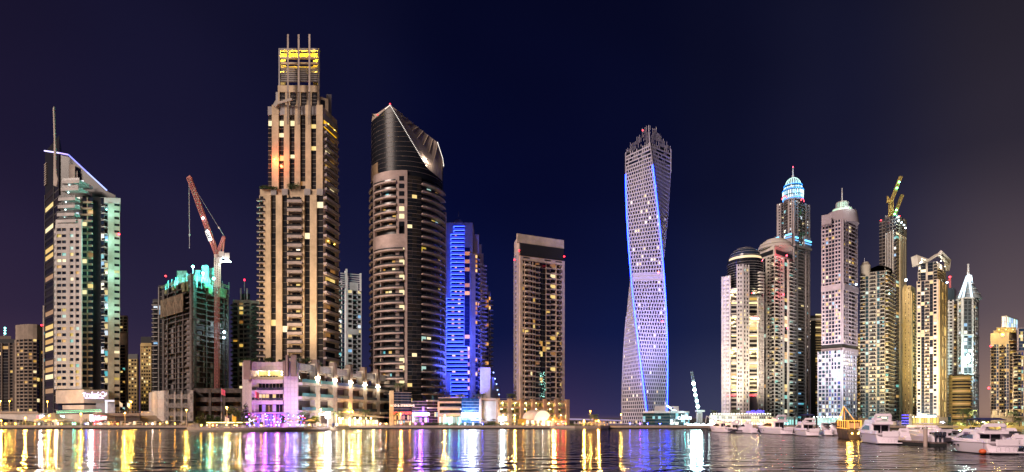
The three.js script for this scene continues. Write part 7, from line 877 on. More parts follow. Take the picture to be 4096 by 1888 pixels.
// cars
const carKinds = [['saloon', 1.42, [[-2.2, .35], [-2.25, .75], [-1.5, .92], [-.9, 1.4], [.5, 1.42], [1.2, .95], [2.15, .82], [2.25, .4]]], ['off_roader', 1.85, [[-2.3, .45], [-2.3, 1.1], [-2.15, 1.8], [.3, 1.85], [.9, 1.15], [2.1, 1.05], [2.25, .5]]]];
const carProto = carKinds.map(([kind, h, prof], i) => [[0.7, 0.7, 0.7], [0.03, 0.03, 0.035], [0.2, 0.2, 0.22], [0.12, 0.02, 0.02], [0.45, 0.42, 0.38]].map((c) => {
  const g = proto('parked_car', '', 'car', { group: 'cars parked along the quay' }), s = new THREE.Shape(prof.map(([x, y]) => new THREE.Vector2(x, y))); add(g, 'body', new THREE.ExtrudeGeometry(s, { depth: 1.5, bevelEnabled: true, bevelSize: .12, bevelThickness: .14, bevelSegments: 2 }).translate(0, 0, -.75), new THREE.MeshPhysicalMaterial({ color: new THREE.Color().setRGB(...c), roughness: .35, clearcoat: 1, clearcoatRoughness: .1 }));
  const w = i ? [[-2, 1.25], [-1.95, 1.7], [.2, 1.74], [.65, 1.25]] : [[-1.25, .98], [-.85, 1.32], [.45, 1.34], [.95, .98]], ws = new THREE.Shape(w.map(([x, y]) => new THREE.Vector2(x, y))); for (const z of [.9, -.92]) add(g, 'side_window', new THREE.ExtrudeGeometry(ws, { depth: .03, bevelEnabled: false }).translate(0, 0, z), glassDark[0]);
  for (const [x, z] of [[-1.4, .8], [1.4, .8], [-1.4, -.8], [1.4, -.8]]) { const t = add(g, 'wheel', new THREE.CylinderGeometry(.36, .36, .24, 14).rotateX(Math.PI / 2).translate(x, .36, z), plain(0.015, 0.015, 0.015, .8)); const rim = new THREE.Mesh(new THREE.CylinderGeometry(.22, .22, .26, 10).rotateX(Math.PI / 2).translate(x, .36, z), steel); rim.name = 'rim'; t.add(rim); }
  for (const z of [.6, -.6]) { add(g, 'headlight', new THREE.BoxGeometry(.1, .14, .32).translate(2.3, i ? .9 : .7, z), plain(0.7, 0.7, 0.7, .1)); add(g, 'tail_light', new THREE.BoxGeometry(.1, .16, .3).translate(-2.36, i ? 1 : .78, z), plain(0.4, 0.02, 0.02, .2)); } return g; }));
{ const r = seeded(55), names = ['white', 'black', 'dark grey', 'dark red', 'silver'], kinds = ['saloon car', 'off-roader'], count = new Map(); for (let row = 0; row < 2; row++) for (let k = 0; k < 17; k++) { const px = 350 + k * 26 + row * 13 + (r() - .5) * 8, d = 272 + row * 8, c = pick([0, 1, 1, 2, 2, 3, 4], r), t = r() < .4 ? 1 : 0; const where = row ? 'back row' : 'front row', key = `${names[c]} ${kinds[t]} in the ${where}`; const n = (count.get(key) || 0) + 1; count.set(key, n); const near = px < 440 ? 'below the restaurant boards' : px < 560 ? 'below the dark wall' : px < 680 ? 'before the sand bank' : 'towards the promontory'; place(carProto[t][c], `${names[c]} ${kinds[t]} parked in the ${where} ${near}`, X(px, d), DECK, -d, 1.1 + (r() - .5) * .2); }
  [[42, 0, 1, 'black saloon car under the white bridge'], [2010, 1, 0, 'white off-roader beside the lit shop under the car park'], [2330, 0, 4, 'silver saloon car on the pier road'], [2352, 0, 2, 'dark grey saloon car on the pier road']].forEach(([px, t, c, l]) => place(carProto[t][c], l, X(px, 272), DECK, -(px > 2300 ? 264 : 273), .2)); }

// parasols and planters of the terraces
{ const mk = (label, px, d, open, c) => { const T = new Thing('parasol', label, 'parasol', X(px, d), DECK, -d, { group: 'terrace parasols' }), x = X(px, d), m = new THREE.MeshStandardMaterial({ color: new THREE.Color().setRGB(...c), roughness: .9, side: THREE.DoubleSide }); T.part('pole', rod([x, DECK, -d], [x, DECK + 2.8, -d], .05), steel); T.part('canopy', (open ? new THREE.ConeGeometry(2, .8, 8, 1, true).translate(x, DECK + 2.7, -d) : new THREE.CylinderGeometry(.06, .26, 1.9, 8).translate(x, DECK + 1.9, -d)), m); T.part('base', new THREE.CylinderGeometry(.35, .4, .12, 10).translate(x, DECK + .06, -d), concrete); return T.done(); };
  mk('closed yellow parasol on the lounge terrace', 1046, 215, 0, [.6, .42, .1]); mk('open tan parasol near the violet-lit palm', 1160, 216, 1, [.5, .38, .26]); mk('open tan parasol beside the white-lit panel', 1190, 218, 1, [.5, .38, .26]); mk('open yellow parasol at the promontory end', 1240, 216, 1, [.6, .42, .1]); mk('open dark parasol under the blank screen', 1930, 268, 1, [.12, .1, .1]); mk('open white parasol by the mall terrace', 1900, 268, 1, [.6, .55, .55]); mk('open dark parasol at the car park corner', 1975, 268, 1, [.14, .12, .12]); mk('yellow parasol on the pier', 2384, 260, 1, [.6, .4, .06]);
  const P = (label, px, d) => { const T = new Thing('planter', label, 'planter', X(px, d), DECK, -d, { group: 'white planters by the promontory railing' }), x = X(px, d); T.part('pot', new THREE.BoxGeometry(1, .9, 1).translate(x, DECK + .45, -d), white); T.part('plant', leafCloud([[x, DECK + 1.4, -d, .7, .7]], 160, .26, px), leafGreens[3]); return T.done(); }; P('white planter below the closed parasol', 1046, 211.5); P('white planter next to the tall red flag', 1008, 211.5); P('white planter in front of the pink podium corner', 975, 212);
  const table = proto('cafe_table', '', 'table', { group: 'cafe tables on the promontory' }); add(table, 'top', new THREE.CylinderGeometry(.5, .5, .05, 14).translate(0, .74, 0), white); add(table, 'stem', rod([0, 0, 0], [0, .72, 0], .05), steel); add(table, 'foot', new THREE.CylinderGeometry(.3, .32, .05, 12).translate(0, .03, 0), steel); add(table, 'candle_lamp', new THREE.SphereGeometry(.1, 6, 5).translate(0, .86, 0), glow(255, 220, 120, 60)); const r = seeded(14); for (let k = 0; k < 12; k++) place(table, 'small round cafe table with a candle lamp on the promontory', X(lerp(815, 1300, k / 12) + r() * 10, 214), DECK, -213 - r() * 6);
  const L = new Thing('terrace_string_light', 'line of yellow lights along the promontory terrace', 'lights', X(880, 216), DECK, -216); L.part('cable_light', rod(P3(826, 1690, 216), P3(1000, 1690, 216), .08), glow(255, 236, 130, 8)); for (const px of [826, 912, 1000]) L.part('post', rod([X(px, 216), DECK, -216], P3(px, 1689, 216), .05), steel); L.done(); for (const px of [840, 900, 960]) pointLight(...P3(px, 1690, 213), new THREE.Color(1, .8, .25), 26, .2); }

// people: one smooth body each, from joints with radii
function bodyGeometry(bones, heads) {                                     // bones: [a, b, ra, rb]; tapered capsules joined with a smooth minimum
  const N = 44, mc = new MarchingCubes(N, new THREE.MeshBasicMaterial(), false, false, 60000); mc.isolation = 0; const S = 1.0;
  for (let k = 0; k < N; k++) for (let j = 0; j < N; j++) for (let i = 0; i < N; i++) { const p = [(i - N / 2) / (N / 2) * S, (j - N / 2) / (N / 2) * S + .9, (k - N / 2) / (N / 2) * S]; let dd = 0; for (const [a, b, ra, rb] of bones) { const ab = [b[0] - a[0], b[1] - a[1], b[2] - a[2]], ap = [p[0] - a[0], p[1] - a[1], p[2] - a[2]], t = clamp((ap[0] * ab[0] + ap[1] * ab[1] + ap[2] * ab[2]) / (ab[0] ** 2 + ab[1] ** 2 + ab[2] ** 2 + 1e-9)), q = Math.hypot(ap[0] - ab[0] * t, ap[1] - ab[1] * t, ap[2] - ab[2] * t) - lerp(ra, rb, t); dd += Math.exp(-q * 32); } mc.field[i + j * N + k * N * N] = Math.log(Math.max(dd, 1e-12)) / 32; }
  mc.update(); const n = mc.count, g = new THREE.BufferGeometry(); g.setAttribute('position', new THREE.BufferAttribute(mc.positionArray.slice(0, n * 3), 3)); g.setAttribute('normal', new THREE.BufferAttribute(mc.normalArray.slice(0, n * 3), 3)); g.translate(0, .9, 0); return g;
}
const poses = [0, 1].map((w) => { const s = w ? .22 : .06; return bodyGeometry([[[0, .95, 0], [0, 1.38, 0], .15, .17], [[0, 1.4, 0], [0, 1.52, 0], .07, .06], [[0, 1.6, .02], [0, 1.68, .02], .1, .1], [[-.1, .92, 0], [-.11, .5, s], .1, .075], [[-.11, .5, s], [-.12, .07, s * .6], .07, .05], [[.1, .92, 0], [.11, .5, -s], .1, .075], [[.11, .5, -s], [.12, .07, -s * 1.5], .07, .05], [[-.12, .05, s * .6], [-.13, .04, s * .6 + .16], .05, .04], [[.12, .05, -s * 1.5], [.13, .04, -s * 1.5 + .16], .05, .04], [[-.2, 1.4, 0], [-.27, 1.12, -s], .065, .05], [[-.27, 1.12, -s], [-.25, .86, s * .5], .048, .035], [[.2, 1.4, 0], [.27, 1.12, s], .065, .05], [[.27, 1.12, s], [.25, .86, s + .1], .048, .035], [[-.2, 1.4, 0], [.2, 1.4, 0], .09, .09]]); });
[[1514, 264, 0, [.03, .03, .035], 'person in dark clothes standing at the railing before the pavilion'], [1296, 211, 1, [.6, .5, .3], 'person in a light yellow shirt at the promontory railing'], [1332, 214, 0, [.06, .08, .3], 'person in blue standing near the white-lit palm'], [446, 266, 1, [.6, .45, .3], 'person in pale clothes walking before the parked cars'], [838, 213, 1, [.7, .6, .5], 'person in white walking on the promontory near the car row'], [860, 214, 0, [.3, .06, .1], 'person in dark red on the promontory terrace'], [1060, 213, 0, [.06, .05, .1], 'person in dark clothes by the closed parasol'], [1118, 214, 1, [.5, .4, .5], 'person in pale mauve under the lounge balconies'], [1250, 213, 0, [.1, .08, .07], 'person in dark brown near the yellow parasol'], [1660, 265, 1, [.6, .5, .45], 'person in light clothes at the railing end'], [1635, 265, 0, [.05, .05, .06], 'person in black before the cafe front'], [2170, 264, 1, [.4, .3, .2], 'person in tan by the vaulted tent'], [2200, 264, 0, [.06, .05, .05], 'person in dark clothes by the orange tents'], [2240, 264, 1, [.5, .4, .3], 'person in beige by the last orange tent'], [1400, 264, 0, [.5, .45, .3], 'person in cream beside the pavilion lamp'], [1450, 264, 1, [.1, .1, .14], 'person in navy walking past the pavilion']].forEach(([px, d, k, c, l], i) => { const T = new THREE.Group(); T.name = numbered('person'); T.userData = { label: l, category: 'person' }; T.position.set(X(px, d), DECK, -d); T.rotation.y = i * 1.9; const body = new THREE.Mesh(poses[k], new THREE.MeshStandardMaterial({ color: new THREE.Color().setRGB(...c), roughness: .9 })); body.name = 'body'; const hair = new THREE.Mesh(new THREE.SphereGeometry(.112, 10, 8, 0, 6.3, 0, 1.7).translate(0, 1.67, 0), plain(0.02, 0.014, 0.01, .8)); hair.name = 'hair'; const face = new THREE.Mesh(new THREE.SphereGeometry(.104, 10, 8).scale(.86, 1.12, .95).translate(0, 1.63, .03), plain(0.42, 0.26, 0.18, .6)); face.name = 'face'; T.add(body, face, hair); scene.add(dress(T)); });
// ---------- cranes and boats ----------
function latticeBetween(a, b, w, n) {                                     // four chords with zigzag bracing
  const A = new THREE.Vector3(...a), B = new THREE.Vector3(...b), D = B.clone().sub(A).normalize(), U = Math.abs(D.y) > .9 ? new THREE.Vector3(1, 0, 0) : new THREE.Vector3(0, 0, 1), S = new THREE.Vector3().crossVectors(D, U).normalize(), V = new THREE.Vector3().crossVectors(S, D).normalize(), out = [], at = (t, i) => { const c = [[-1, -1], [1, -1], [1, 1], [-1, 1]][i % 4]; return A.clone().lerp(B, t).addScaledVector(S, c[0] * w / 2).addScaledVector(V, c[1] * w / 2).toArray(); };
  for (let i = 0; i < 4; i++) out.push(beam(at(0, i), at(1, i), w * .13)); for (let k = 0; k < n; k++) for (let i = 0; i < 4; i++) { out.push(beam(at(k / n, i), at((k + 1) / n, i + 1), w * .08)); out.push(beam(at((k + 1) / n, i), at((k + 1) / n, i + 1), w * .08)); } return join(out);
}
{ const d = 296, T = new Thing('tower_crane', 'red luffing tower crane with lit jib at the concrete frame', 'crane', X(868, d), DECK, -d), red = plain(0.42, 0.1, 0.08, .5), wm = plain(0.55, 0.45, 0.42, .5), p = (px, py) => P3(px, py, d);
  T.part('mast', latticeBetween([X(868, d), DECK, -d], p(868, 1150), 1.6, 40), plain(0.22, 0.06, 0.06, .6)); T.part('upper_mast', latticeBetween(p(869, 1150), p(870, 1034), 2, 12), wm); T.part('slewing_ring', new THREE.CylinderGeometry(1.7, 1.5, 1.6, 14).translate(...p(871, 1027)), wm);
  T.part('jib', latticeBetween(p(868, 1018), p(757, 712), 1.7, 34), red); T.part('jib_head', beam(p(752, 716), p(764, 706), 1.2), red); T.part('a_frame', join([beam(p(876, 1018), p(897, 946), .5), beam(p(890, 1020), p(899, 946), .5), latticeBetween(p(870, 1016), p(896, 948), 1.1, 9)]), red); T.part('counter_jib', beam(p(872, 1024), p(914, 1030), 1.2, 2.2), wm); for (const [a, b, c, e] of [[874, 896, 1010, 1030], [898, 918, 1016, 1040]]) T.part('counterweight', prism([xz(a, d - 2), xz(b, d - 2), xz(b, d + 2), xz(a, d + 2)], Y(e, d), Y(c, d)), wall(0.5, 0.42, 0.38)); T.part('cab', new RoundedBoxGeometry(2, 2.4, 2, 1, .15).translate(...P3(877, 1042, d - 2)), plain(0.5, 0.5, 0.5, .3));
  T.part('deck_light', new THREE.BoxGeometry(6, .4, 1.6).translate(...p(898, 1046)), glow(235, 250, 250, 6)); for (const [px, py] of [[812, 872], [829, 925], [840, 958]]) T.part('jib_light', new THREE.SphereGeometry(.45, 8, 6).translate(...P3(px, py, d - 1.4)), glow(210, 240, 255, 40)); T.part('luffing_cable', join([rod(p(788, 768), p(876, 912), .09, .09, 4), rod(p(876, 912), p(898, 946), .09, .09, 4)]), steel); T.part('cable_block', new THREE.SphereGeometry(.5, 8, 6).translate(...p(876, 911)), wm); T.part('hoist_rope', join([rod(p(755, 714), p(757, 940), .06, .06, 4), rod(p(757, 714), p(759, 940), .06, .06, 4), rod(p(758, 944), p(758, 994), .08, .08, 4)]), plain(0.6, 0.6, 0.6, .4)); T.part('hook_block', new THREE.ConeGeometry(.5, 1.4, 8).rotateX(Math.PI).translate(...p(758, 944)), white); const jb = lettering('WOLFF', 1.5, .1).rotateZ(-1.22).translate(...P3(832, 938, d - 1.2)); T.part('jib_board', beam(P3(826, 922, d - 1), P3(842, 962, d - 1), 2, .12), plain(0.5, 0.45, 0.42, .5)); T.part('sign_letters', jb, plain(0.04, 0.03, 0.03, .6)); T.done(); pointLight(...P3(898, 1052, d - 3), new THREE.Color(.8, 1, 1), 260, .5); pointLight(...P3(832, 935, d - 5), new THREE.Color(.75, .92, 1), 200, .4); }
for (const [label, base, j0, j1, d, lamps] of [['yellow luffing crane on the unfinished skyscraper roof', [3564, 866], [3564, 808], [3603, 707], 430, [[3597, 728], [3588, 752]]], ['second shorter yellow crane leaning behind the skyscraper roof', [3574, 868], [3577, 862], [3609, 780], 434, [[3585, 840], [3579, 856]]]]) { const T = new Thing('roof_crane', label, 'crane', X(base[0], d), Y(base[1], d), -d), ye = plain(0.5, 0.36, 0.1, .5); T.part('mast', latticeBetween(P3(...base, d), P3(...j0, d), 2, 6), ye); T.part('jib', latticeBetween(P3(...j0, d), P3(...j1, d), 1.5, 18), ye); T.part('counter_jib', beam(P3(...j0, d), P3(j0[0] - 15, j0[1] - 2, d), 1.6), ye); T.part('a_frame', join([beam(P3(j0[0] - 3, j0[1] - 2, d), P3(j0[0] - 14, j0[1] - 24, d), .5), beam(P3(j0[0] - 14, j0[1], d), P3(j0[0] - 14, j0[1] - 24, d), .5)]), ye); for (const l of lamps) T.part('jib_light', new THREE.SphereGeometry(.6, 8, 6).translate(...P3(...l, d - 1.5)), glow(110, 255, 160, 22)); T.done(); }
{ const d = 320, T = new Thing('mobile_crane', 'white-lit crane by the twisted tower with a string of blazing lamps', 'crane', X(2797, d), DECK, -d), wm = plain(0.6, 0.62, 0.62, .5); T.part('mast', latticeBetween([X(2797, d), DECK, -d], P3(2797, 1650, d), 2.2, 9), wm); T.part('platform', new THREE.BoxGeometry(4.4, 1, 2.6).translate(...P3(2800, 1644, d)), wm); T.part('jib', latticeBetween(P3(2793, 1640, d), P3(2766, 1486, d), 1, 22), plain(0.16, 0.2, 0.2, .6)); for (const [px, py] of [[2774, 1534], [2778, 1559], [2782, 1580], [2787, 1604], [2791, 1626]]) { T.part('work_light', new THREE.SphereGeometry(.8, 10, 8).translate(...P3(px, py, d - 1.4)), glow(225, 255, 255, 40)); pointLight(...P3(px, py, d - 3.5), new THREE.Color(.3, 1, .96), 30, .9); } T.done();
  const e = 290, S = new Thing('site_light_row', 'row of blazing aqua-white site lamps along the quay', 'floodlight', X(2800, e), DECK, -e), r = seeded(3); for (let k = 0; k < 16; k++) { const px = 2752 + k * 7; S.part('flood_light', new THREE.SphereGeometry(.42, 8, 6).translate(...P3(px, 1703 - r() * 8, e)), glow(225, 255, 255, 40)); S.part('post', rod(P3(px, 1708, e), P3(px, 1703, e), .08), steel); } S.done(); pointLight(...P3(2800, 1695, e - 4), new THREE.Color(.6, 1, 1), 800, 1); pointLight(...P3(2770, 1698, e - 4), new THREE.Color(.7, 1, 1), 500, 1);
  const A = new Thing('gangway_frame', 'white angled gangway frame over the dark yachts', 'gangway', X(2825, 262), DECK, -262); A.part('strut', rod(P3(2820, 1705, 262), P3(2826, 1664, 262), .18), white); A.part('boom', rod(P3(2826, 1664, 262), P3(2892, 1700, 255), .2), white); A.part('hand_rail', rod(P3(2850, 1683, 260), P3(2888, 1703, 255), .1), white); A.done(); }

// boats: a lofted hull along +x (bow), then cabin, windows, rails
function hullGeometry(L, B, H, o = {}) {
  const nx = 18, ny = 8, pos = [], uv = [], idx = [], sheer = o.sheer ?? .35, rake = o.rake ?? .14;
  for (let i = 0; i <= nx; i++) { const t = i / nx, w = B / 2 * (t < .55 ? 1 - .06 * (1 - t / .55) : Math.pow(1 - Math.pow((t - .55) / .45, 2.1), .8)), top = H * (1 + sheer * Math.pow(t, 2.2));
    for (let j = 0; j <= ny; j++) { const s = j / ny, y = lerp(-.35, top, s), k = w * (.62 + .38 * Math.pow(s, .6)) * (s < .12 ? .9 : 1), x = L * (t * (1 - rake * (1 - s) * Math.pow(t, 4))) - L / 2; pos.push(x, y, k); uv.push(x, y); } }
  const n0 = (nx + 1) * (ny + 1); for (let k = 0; k < n0; k++) { pos.push(pos[k * 3], pos[k * 3 + 1], -pos[k * 3 + 2]); uv.push(pos[k * 3], pos[k * 3 + 1]); }
  for (let i = 0; i < nx; i++) for (let j = 0; j < ny; j++) { const a = i * (ny + 1) + j, b = a + ny + 1; idx.push(a, b, a + 1, b, b + 1, a + 1, n0 + a, n0 + a + 1, n0 + b, n0 + b, n0 + a + 1, n0 + b + 1); }
  for (let j = 0; j < ny; j++) { idx.push(j, j + 1, n0 + j, j + 1, n0 + j + 1, n0 + j); } for (let i = 0; i < nx; i++) { const a = i * (ny + 1) + ny, b = a + ny + 1; idx.push(a, b, n0 + a, b, n0 + b, n0 + a); }
  const g = new THREE.BufferGeometry(); g.setAttribute('position', new THREE.Float32BufferAttribute(pos, 3)); g.setAttribute('uv', new THREE.Float32BufferAttribute(uv, 2)); g.setIndex(idx); g.computeVertexNormals(); return g;
}
const gel = new THREE.MeshPhysicalMaterial({ color: new THREE.Color().setRGB(0.76, 0.66, 0.76), roughness: .35, clearcoat: .6, clearcoatRoughness: .15 }), gelNavy = new THREE.MeshPhysicalMaterial({ color: new THREE.Color().setRGB(0.02, 0.022, 0.04), roughness: .2, clearcoat: 1 }), teak = wall(0.3, 0.17, 0.08, .7, true), boatGlass = plain(0.012, 0.012, 0.016, .08);
const side = (pts, w, bevel = .1) => new THREE.ExtrudeGeometry(new THREE.Shape(pts.map(([x, y]) => new THREE.Vector2(x, y))), { depth: w - 2 * bevel, bevelEnabled: true, bevelSize: bevel, bevelThickness: bevel, bevelSegments: 2 }).translate(0, 0, -w / 2 + bevel);
function boat(name, label, bow, sternL, sternR, build, y = 0) {           // corners on the water as (pixel column, distance)
  const b = new THREE.Vector2(...xz(...bow)), l = new THREE.Vector2(...xz(...sternL)), r = new THREE.Vector2(...xz(...sternR)), s = l.clone().add(r).multiplyScalar(.5), dir = b.clone().sub(s), L = dir.length(), B = Math.abs(l.clone().sub(r).cross(dir.clone().normalize()));
  const g = new THREE.Group(); g.name = numbered(name); g.userData = { label, category: 'boat' }; g.position.set((b.x + s.x) / 2, y, (b.y + s.y) / 2); g.rotation.y = Math.atan2(-dir.y, dir.x); build(g, L, Math.max(2.2, B)); scene.add(dress(g)); return g;
}
function cruiser(g, L, B, o = {}) {                                       // flybridge motor yacht
  g.scale.y = .8; const H = L * (o.h ?? .13), m = o.mat || gel, D = H * 1.02, w = B * .8; add(g, 'hull', hullGeometry(L, B, H, { rake: .2 }), o.hull || m);
  add(g, 'rub_rail', hullGeometry(L * 1.004, B * 1.02, H * .06, { rake: .04, sheer: .4 }).translate(0, H * .86, 0), plain(0.25, 0.2, 0.24, .4)); add(g, 'boot_stripe', hullGeometry(L * .985, B * 1.005, .1, { rake: .16 }).translate(0, .05, 0), plain(0.02, 0.02, 0.03, .4)); add(g, 'swim_platform', new RoundedBoxGeometry(L * .1, .22, B * .96, 1, .06).translate(-L * .53, .42, 0), m);
  add(g, 'cabin', side([[-L * .23, D * .9], [-L * .23, D + L * .115], [-L * .02, D + L * .135], [L * .1, D + L * .1], [L * .24, D * 1.18], [L * .36, D * 1.2]], w, .18), m);
  for (const s of [-1, 1]) { add(g, 'cabin_window', side([[-L * .17, D + L * .035], [-L * .17, D + L * .095], [-L * .02, D + L * .105], [L * .08, D + L * .075], [L * .15, D + L * .04]], .04, .01).translate(0, 0, s * (w / 2 + .01)), o.glass || boatGlass); for (let k = 0; k < 3; k++) add(g, 'porthole', new THREE.CylinderGeometry(.17, .17, .08, 12).rotateX(Math.PI / 2).translate(L * (.08 + k * .1), H * .62, s * B * (.485 - k * .035)), boatGlass); }
  for (const z of [-.2, .2]) add(g, 'salon_door', new THREE.BoxGeometry(.08, L * .12, w * .36).translate(-L * .247, D + L * .045, z * w), boatGlass); add(g, 'door_frame', new THREE.BoxGeometry(.1, L * .125, .1).translate(-L * .25, D + L * .047, 0), m);
  add(g, 'flybridge', side([[-L * .36, D + L * .125], [-L * .36, D + L * .15], [-L * .3, D + L * .165], [L * .02, D + L * .18], [L * .08, D + L * .13]], w * .96, .1), m); add(g, 'windscreen', side([[L * .0, D + L * .17], [-L * .03, D + L * .215], [-L * .035, D + L * .215], [-L * .015, D + L * .17]], w * .7, .02), o.glass || boatGlass); add(g, 'helm_seat', new RoundedBoxGeometry(L * .05, L * .05, w * .5, 1, .08).translate(-L * .1, D + L * .185, 0), o.seat || gel);
  if (o.arch !== false) add(g, 'radar_arch', join([beam([-L * .28, D + L * .14, w * .42], [-L * .33, D + L * .25, w * .36], .3, .5), beam([-L * .28, D + L * .14, -w * .42], [-L * .33, D + L * .25, -w * .36], .3, .5), beam([-L * .33, D + L * .25, -w * .38], [-L * .33, D + L * .25, w * .38], .28, .6)]), m);
  if (o.bimini) { add(g, 'bimini_top', side([[-L * .34, D + L * .33], [-L * .2, D + L * .36], [-L * .02, D + L * .335], [-L * .02, D + L * .33], [-L * .2, D + L * .35]], w * .95, .02), plain(0.01, 0.015, 0.1, .8)); add(g, 'bimini_frame', join([-1, 1].flatMap((s) => [rod([-L * .2, D + L * .17, s * w * .45], [-L * .32, D + L * .335, s * w * .45], .03, .03, 5), rod([-L * .14, D + L * .17, s * w * .45], [-L * .04, D + L * .335, s * w * .45], .03, .03, 5)])), steel); }
  const rail = []; for (const s of [-1, 1]) { let prev = null; for (let k = 0; k <= 7; k++) { const t = .5 + k * .068, ww = B / 2 * (t < .55 ? 1 : Math.pow(1 - Math.pow((t - .55) / .45, 2.1), .8)) * .92, top = H * (1 + .35 * Math.pow(t, 2.2)), x = L * t - L / 2, p = [x, top + .62, s * ww]; rail.push(rod([x + .06, top, s * ww], p, .022, .022, 4)); if (prev) { rail.push(rod(prev, p, .026, .026, 4)); rail.push(rod([prev[0], prev[1] - .3, prev[2]], [p[0], p[1] - .3, p[2]], .016, .016, 4)); } prev = p; } } add(g, 'bow_rail', join(rail), steel);
  add(g, 'cockpit_coaming', new RoundedBoxGeometry(L * .2, H * .34, B * .1, 1, .08).translate(-L * .4, H * 1.08, B * .44), m); add(g, 'cockpit_coaming', new RoundedBoxGeometry(L * .2, H * .34, B * .1, 1, .08).translate(-L * .4, H * 1.08, -B * .44), m); add(g, 'transom', new RoundedBoxGeometry(.3, H * .5, B * .66, 1, .08).translate(-L * .5, H * .95, B * .1), m); add(g, 'cockpit_sole', new THREE.BoxGeometry(L * .24, .05, B * .8).translate(-L * .38, H * .98, 0), teak);
  add(g, 'transom_rail', join([-.25, 0, .25].flatMap((z) => [new THREE.TorusGeometry(.24, .025, 4, 10, Math.PI).rotateY(Math.PI / 2).translate(-L * .56, 1.05, z * B), rod([-L * .56, .5, z * B - .24], [-L * .56, 1.05, z * B - .24], .022, .022, 4), rod([-L * .56, .5, z * B + .24], [-L * .56, 1.05, z * B + .24], .022, .022, 4)])), steel); add(g, 'mast_light_pole', rod([-L * .33, D + L * .25, 0], [-L * .34, D + L * .34, 0], .03, .015, 5), steel);
}
function sportBoat(g, L, B, o = {}) {                                     // low open-backed cruiser
  const H = L * .115, m = o.mat || gel; add(g, 'hull', hullGeometry(L, B, H, { rake: .24 }), o.hull || m); add(g, 'boot_stripe', hullGeometry(L * .985, B * 1.005, .08, { rake: .2 }).translate(0, .04, 0), plain(0.02, 0.02, 0.03, .4)); add(g, 'deck_house', side([[-L * .22, H], [-L * .2, H + L * .1], [-L * .05, H + L * .12], [L * .1, H + L * .08], [L * .3, H * 1.22]], B * .72, .14), o.top || m); for (const s of [-1, 1]) add(g, 'side_window', side([[-L * .15, H + L * .05], [-L * .05, H + L * .1], [L * .08, H + L * .07], [L * .16, H + L * .04]], .04, .01).translate(0, 0, s * (B * .36 + .01)), boatGlass);
  add(g, 'arch', join([beam([-L * .24, H, B * .4], [-L * .16, H + L * .16, B * .34], .22, .4), beam([-L * .24, H, -B * .4], [-L * .16, H + L * .16, -B * .34], .22, .4), beam([-L * .16, H + L * .16, -B * .36], [-L * .16, H + L * .16, B * .36], .2, .5)]), m); add(g, 'swim_platform', new RoundedBoxGeometry(L * .08, .2, B * .9, 1, .05).translate(-L * .52, .36, 0), m); add(g, 'sun_pad', new RoundedBoxGeometry(L * .14, .3, B * .7, 1, .1).translate(-L * .4, H * 1.08, 0), o.seat || gel); add(g, 'bow_rail', join([-1, 1].flatMap((s) => [rod([L * .1, H * 1.7, s * B * .42], [L * .46, H * 1.85, s * B * .06], .025, .025, 4), rod([L * .1, H * 1.1, s * B * .42], [L * .1, H * 1.7, s * B * .42], .025, .025, 4), rod([L * .3, H * 1.2, s * B * .28], [L * .3, H * 1.78, s * B * .25], .025, .025, 4)])), steel); if (o.canopy) add(g, 'canopy', side([[-L * .46, H + L * .13], [-L * .3, H + L * .165], [-L * .12, H + L * .155], [-L * .3, H + L * .15]], B * .8, .02), plain(0.02, 0.02, 0.03, .8));
}
const bowOf = (px, d, L) => { const x = X(px, d) + L * .15, z = d + L * .99; return [MIDX + x / z * LENS, z]; };
boat('motor_yacht', 'long motor yacht moored by the blazing site lamps', [2838, 212], [2904, 196], [2922, 198], (g, L, B) => cruiser(g, L, B, { arch: false }));
boat('motor_yacht', 'dark navy hulled motor yacht beside the long yacht at the site lamps', [2886, 204], [2950, 190], [2970, 192], (g, L, B) => cruiser(g, L, B, { hull: gelNavy }));
boat('sport_cruiser', 'low sport cruiser next to the navy hulled yacht', [2946, 198], [3008, 184], [3026, 186], (g, L, B) => sportBoat(g, L, B, {}));
boat('motor_yacht', 'large lavender-white motor yacht with oval hull window', [3032, 190], [3132, 170], [3166, 173], (g, L, B) => cruiser(g, L, B, { h: .12 }));
boat('motor_yacht', 'white-bowed yacht with brown-lit stern facing the water', [3182, 170], [3228, 155], [3274, 157], (g, L, B) => cruiser(g, L, B, { h: .15, bimini: true }));
boat('sport_cruiser', 'small cruiser in shadow between stern-lit yacht and wooden boat', [3272, 172], [3300, 160], [3328, 161], (g, L, B) => sportBoat(g, L, B, { canopy: true }));
boat('sport_cruiser', 'second small shadowed cruiser under the aqua panes', [3312, 176], [3336, 164], [3362, 165], (g, L, B) => sportBoat(g, L, B, { canopy: true }));
boat('motor_yacht', 'lavender yacht with blue cabin window and open stern beside wooden boat', [3448, 124], [3514, 107], [3590, 109], (g, L, B) => cruiser(g, L, B, { h: .15, glass: plain(0.05, 0.18, 0.26, .1) }));
boat('motor_yacht', 'sleek white yacht with dark arched windscreen pointing to the large yacht', [3815, 124], [3668, 128], [3650, 114], (g, L, B) => cruiser(g, L, B, { h: .12 }));
boat('sport_cruiser', 'low purple-shaded cruiser behind the pontoon', bowOf(3646, 118.5, 9), [3630, 118], [3662, 119], (g, L, B) => sportBoat(g, L, B)); boat('sport_cruiser', 'second purple-shaded cruiser tucked behind the pontoon', bowOf(3670, 126.5, 9), [3655, 126], [3686, 127], (g, L, B) => sportBoat(g, L, B, { canopy: true }));
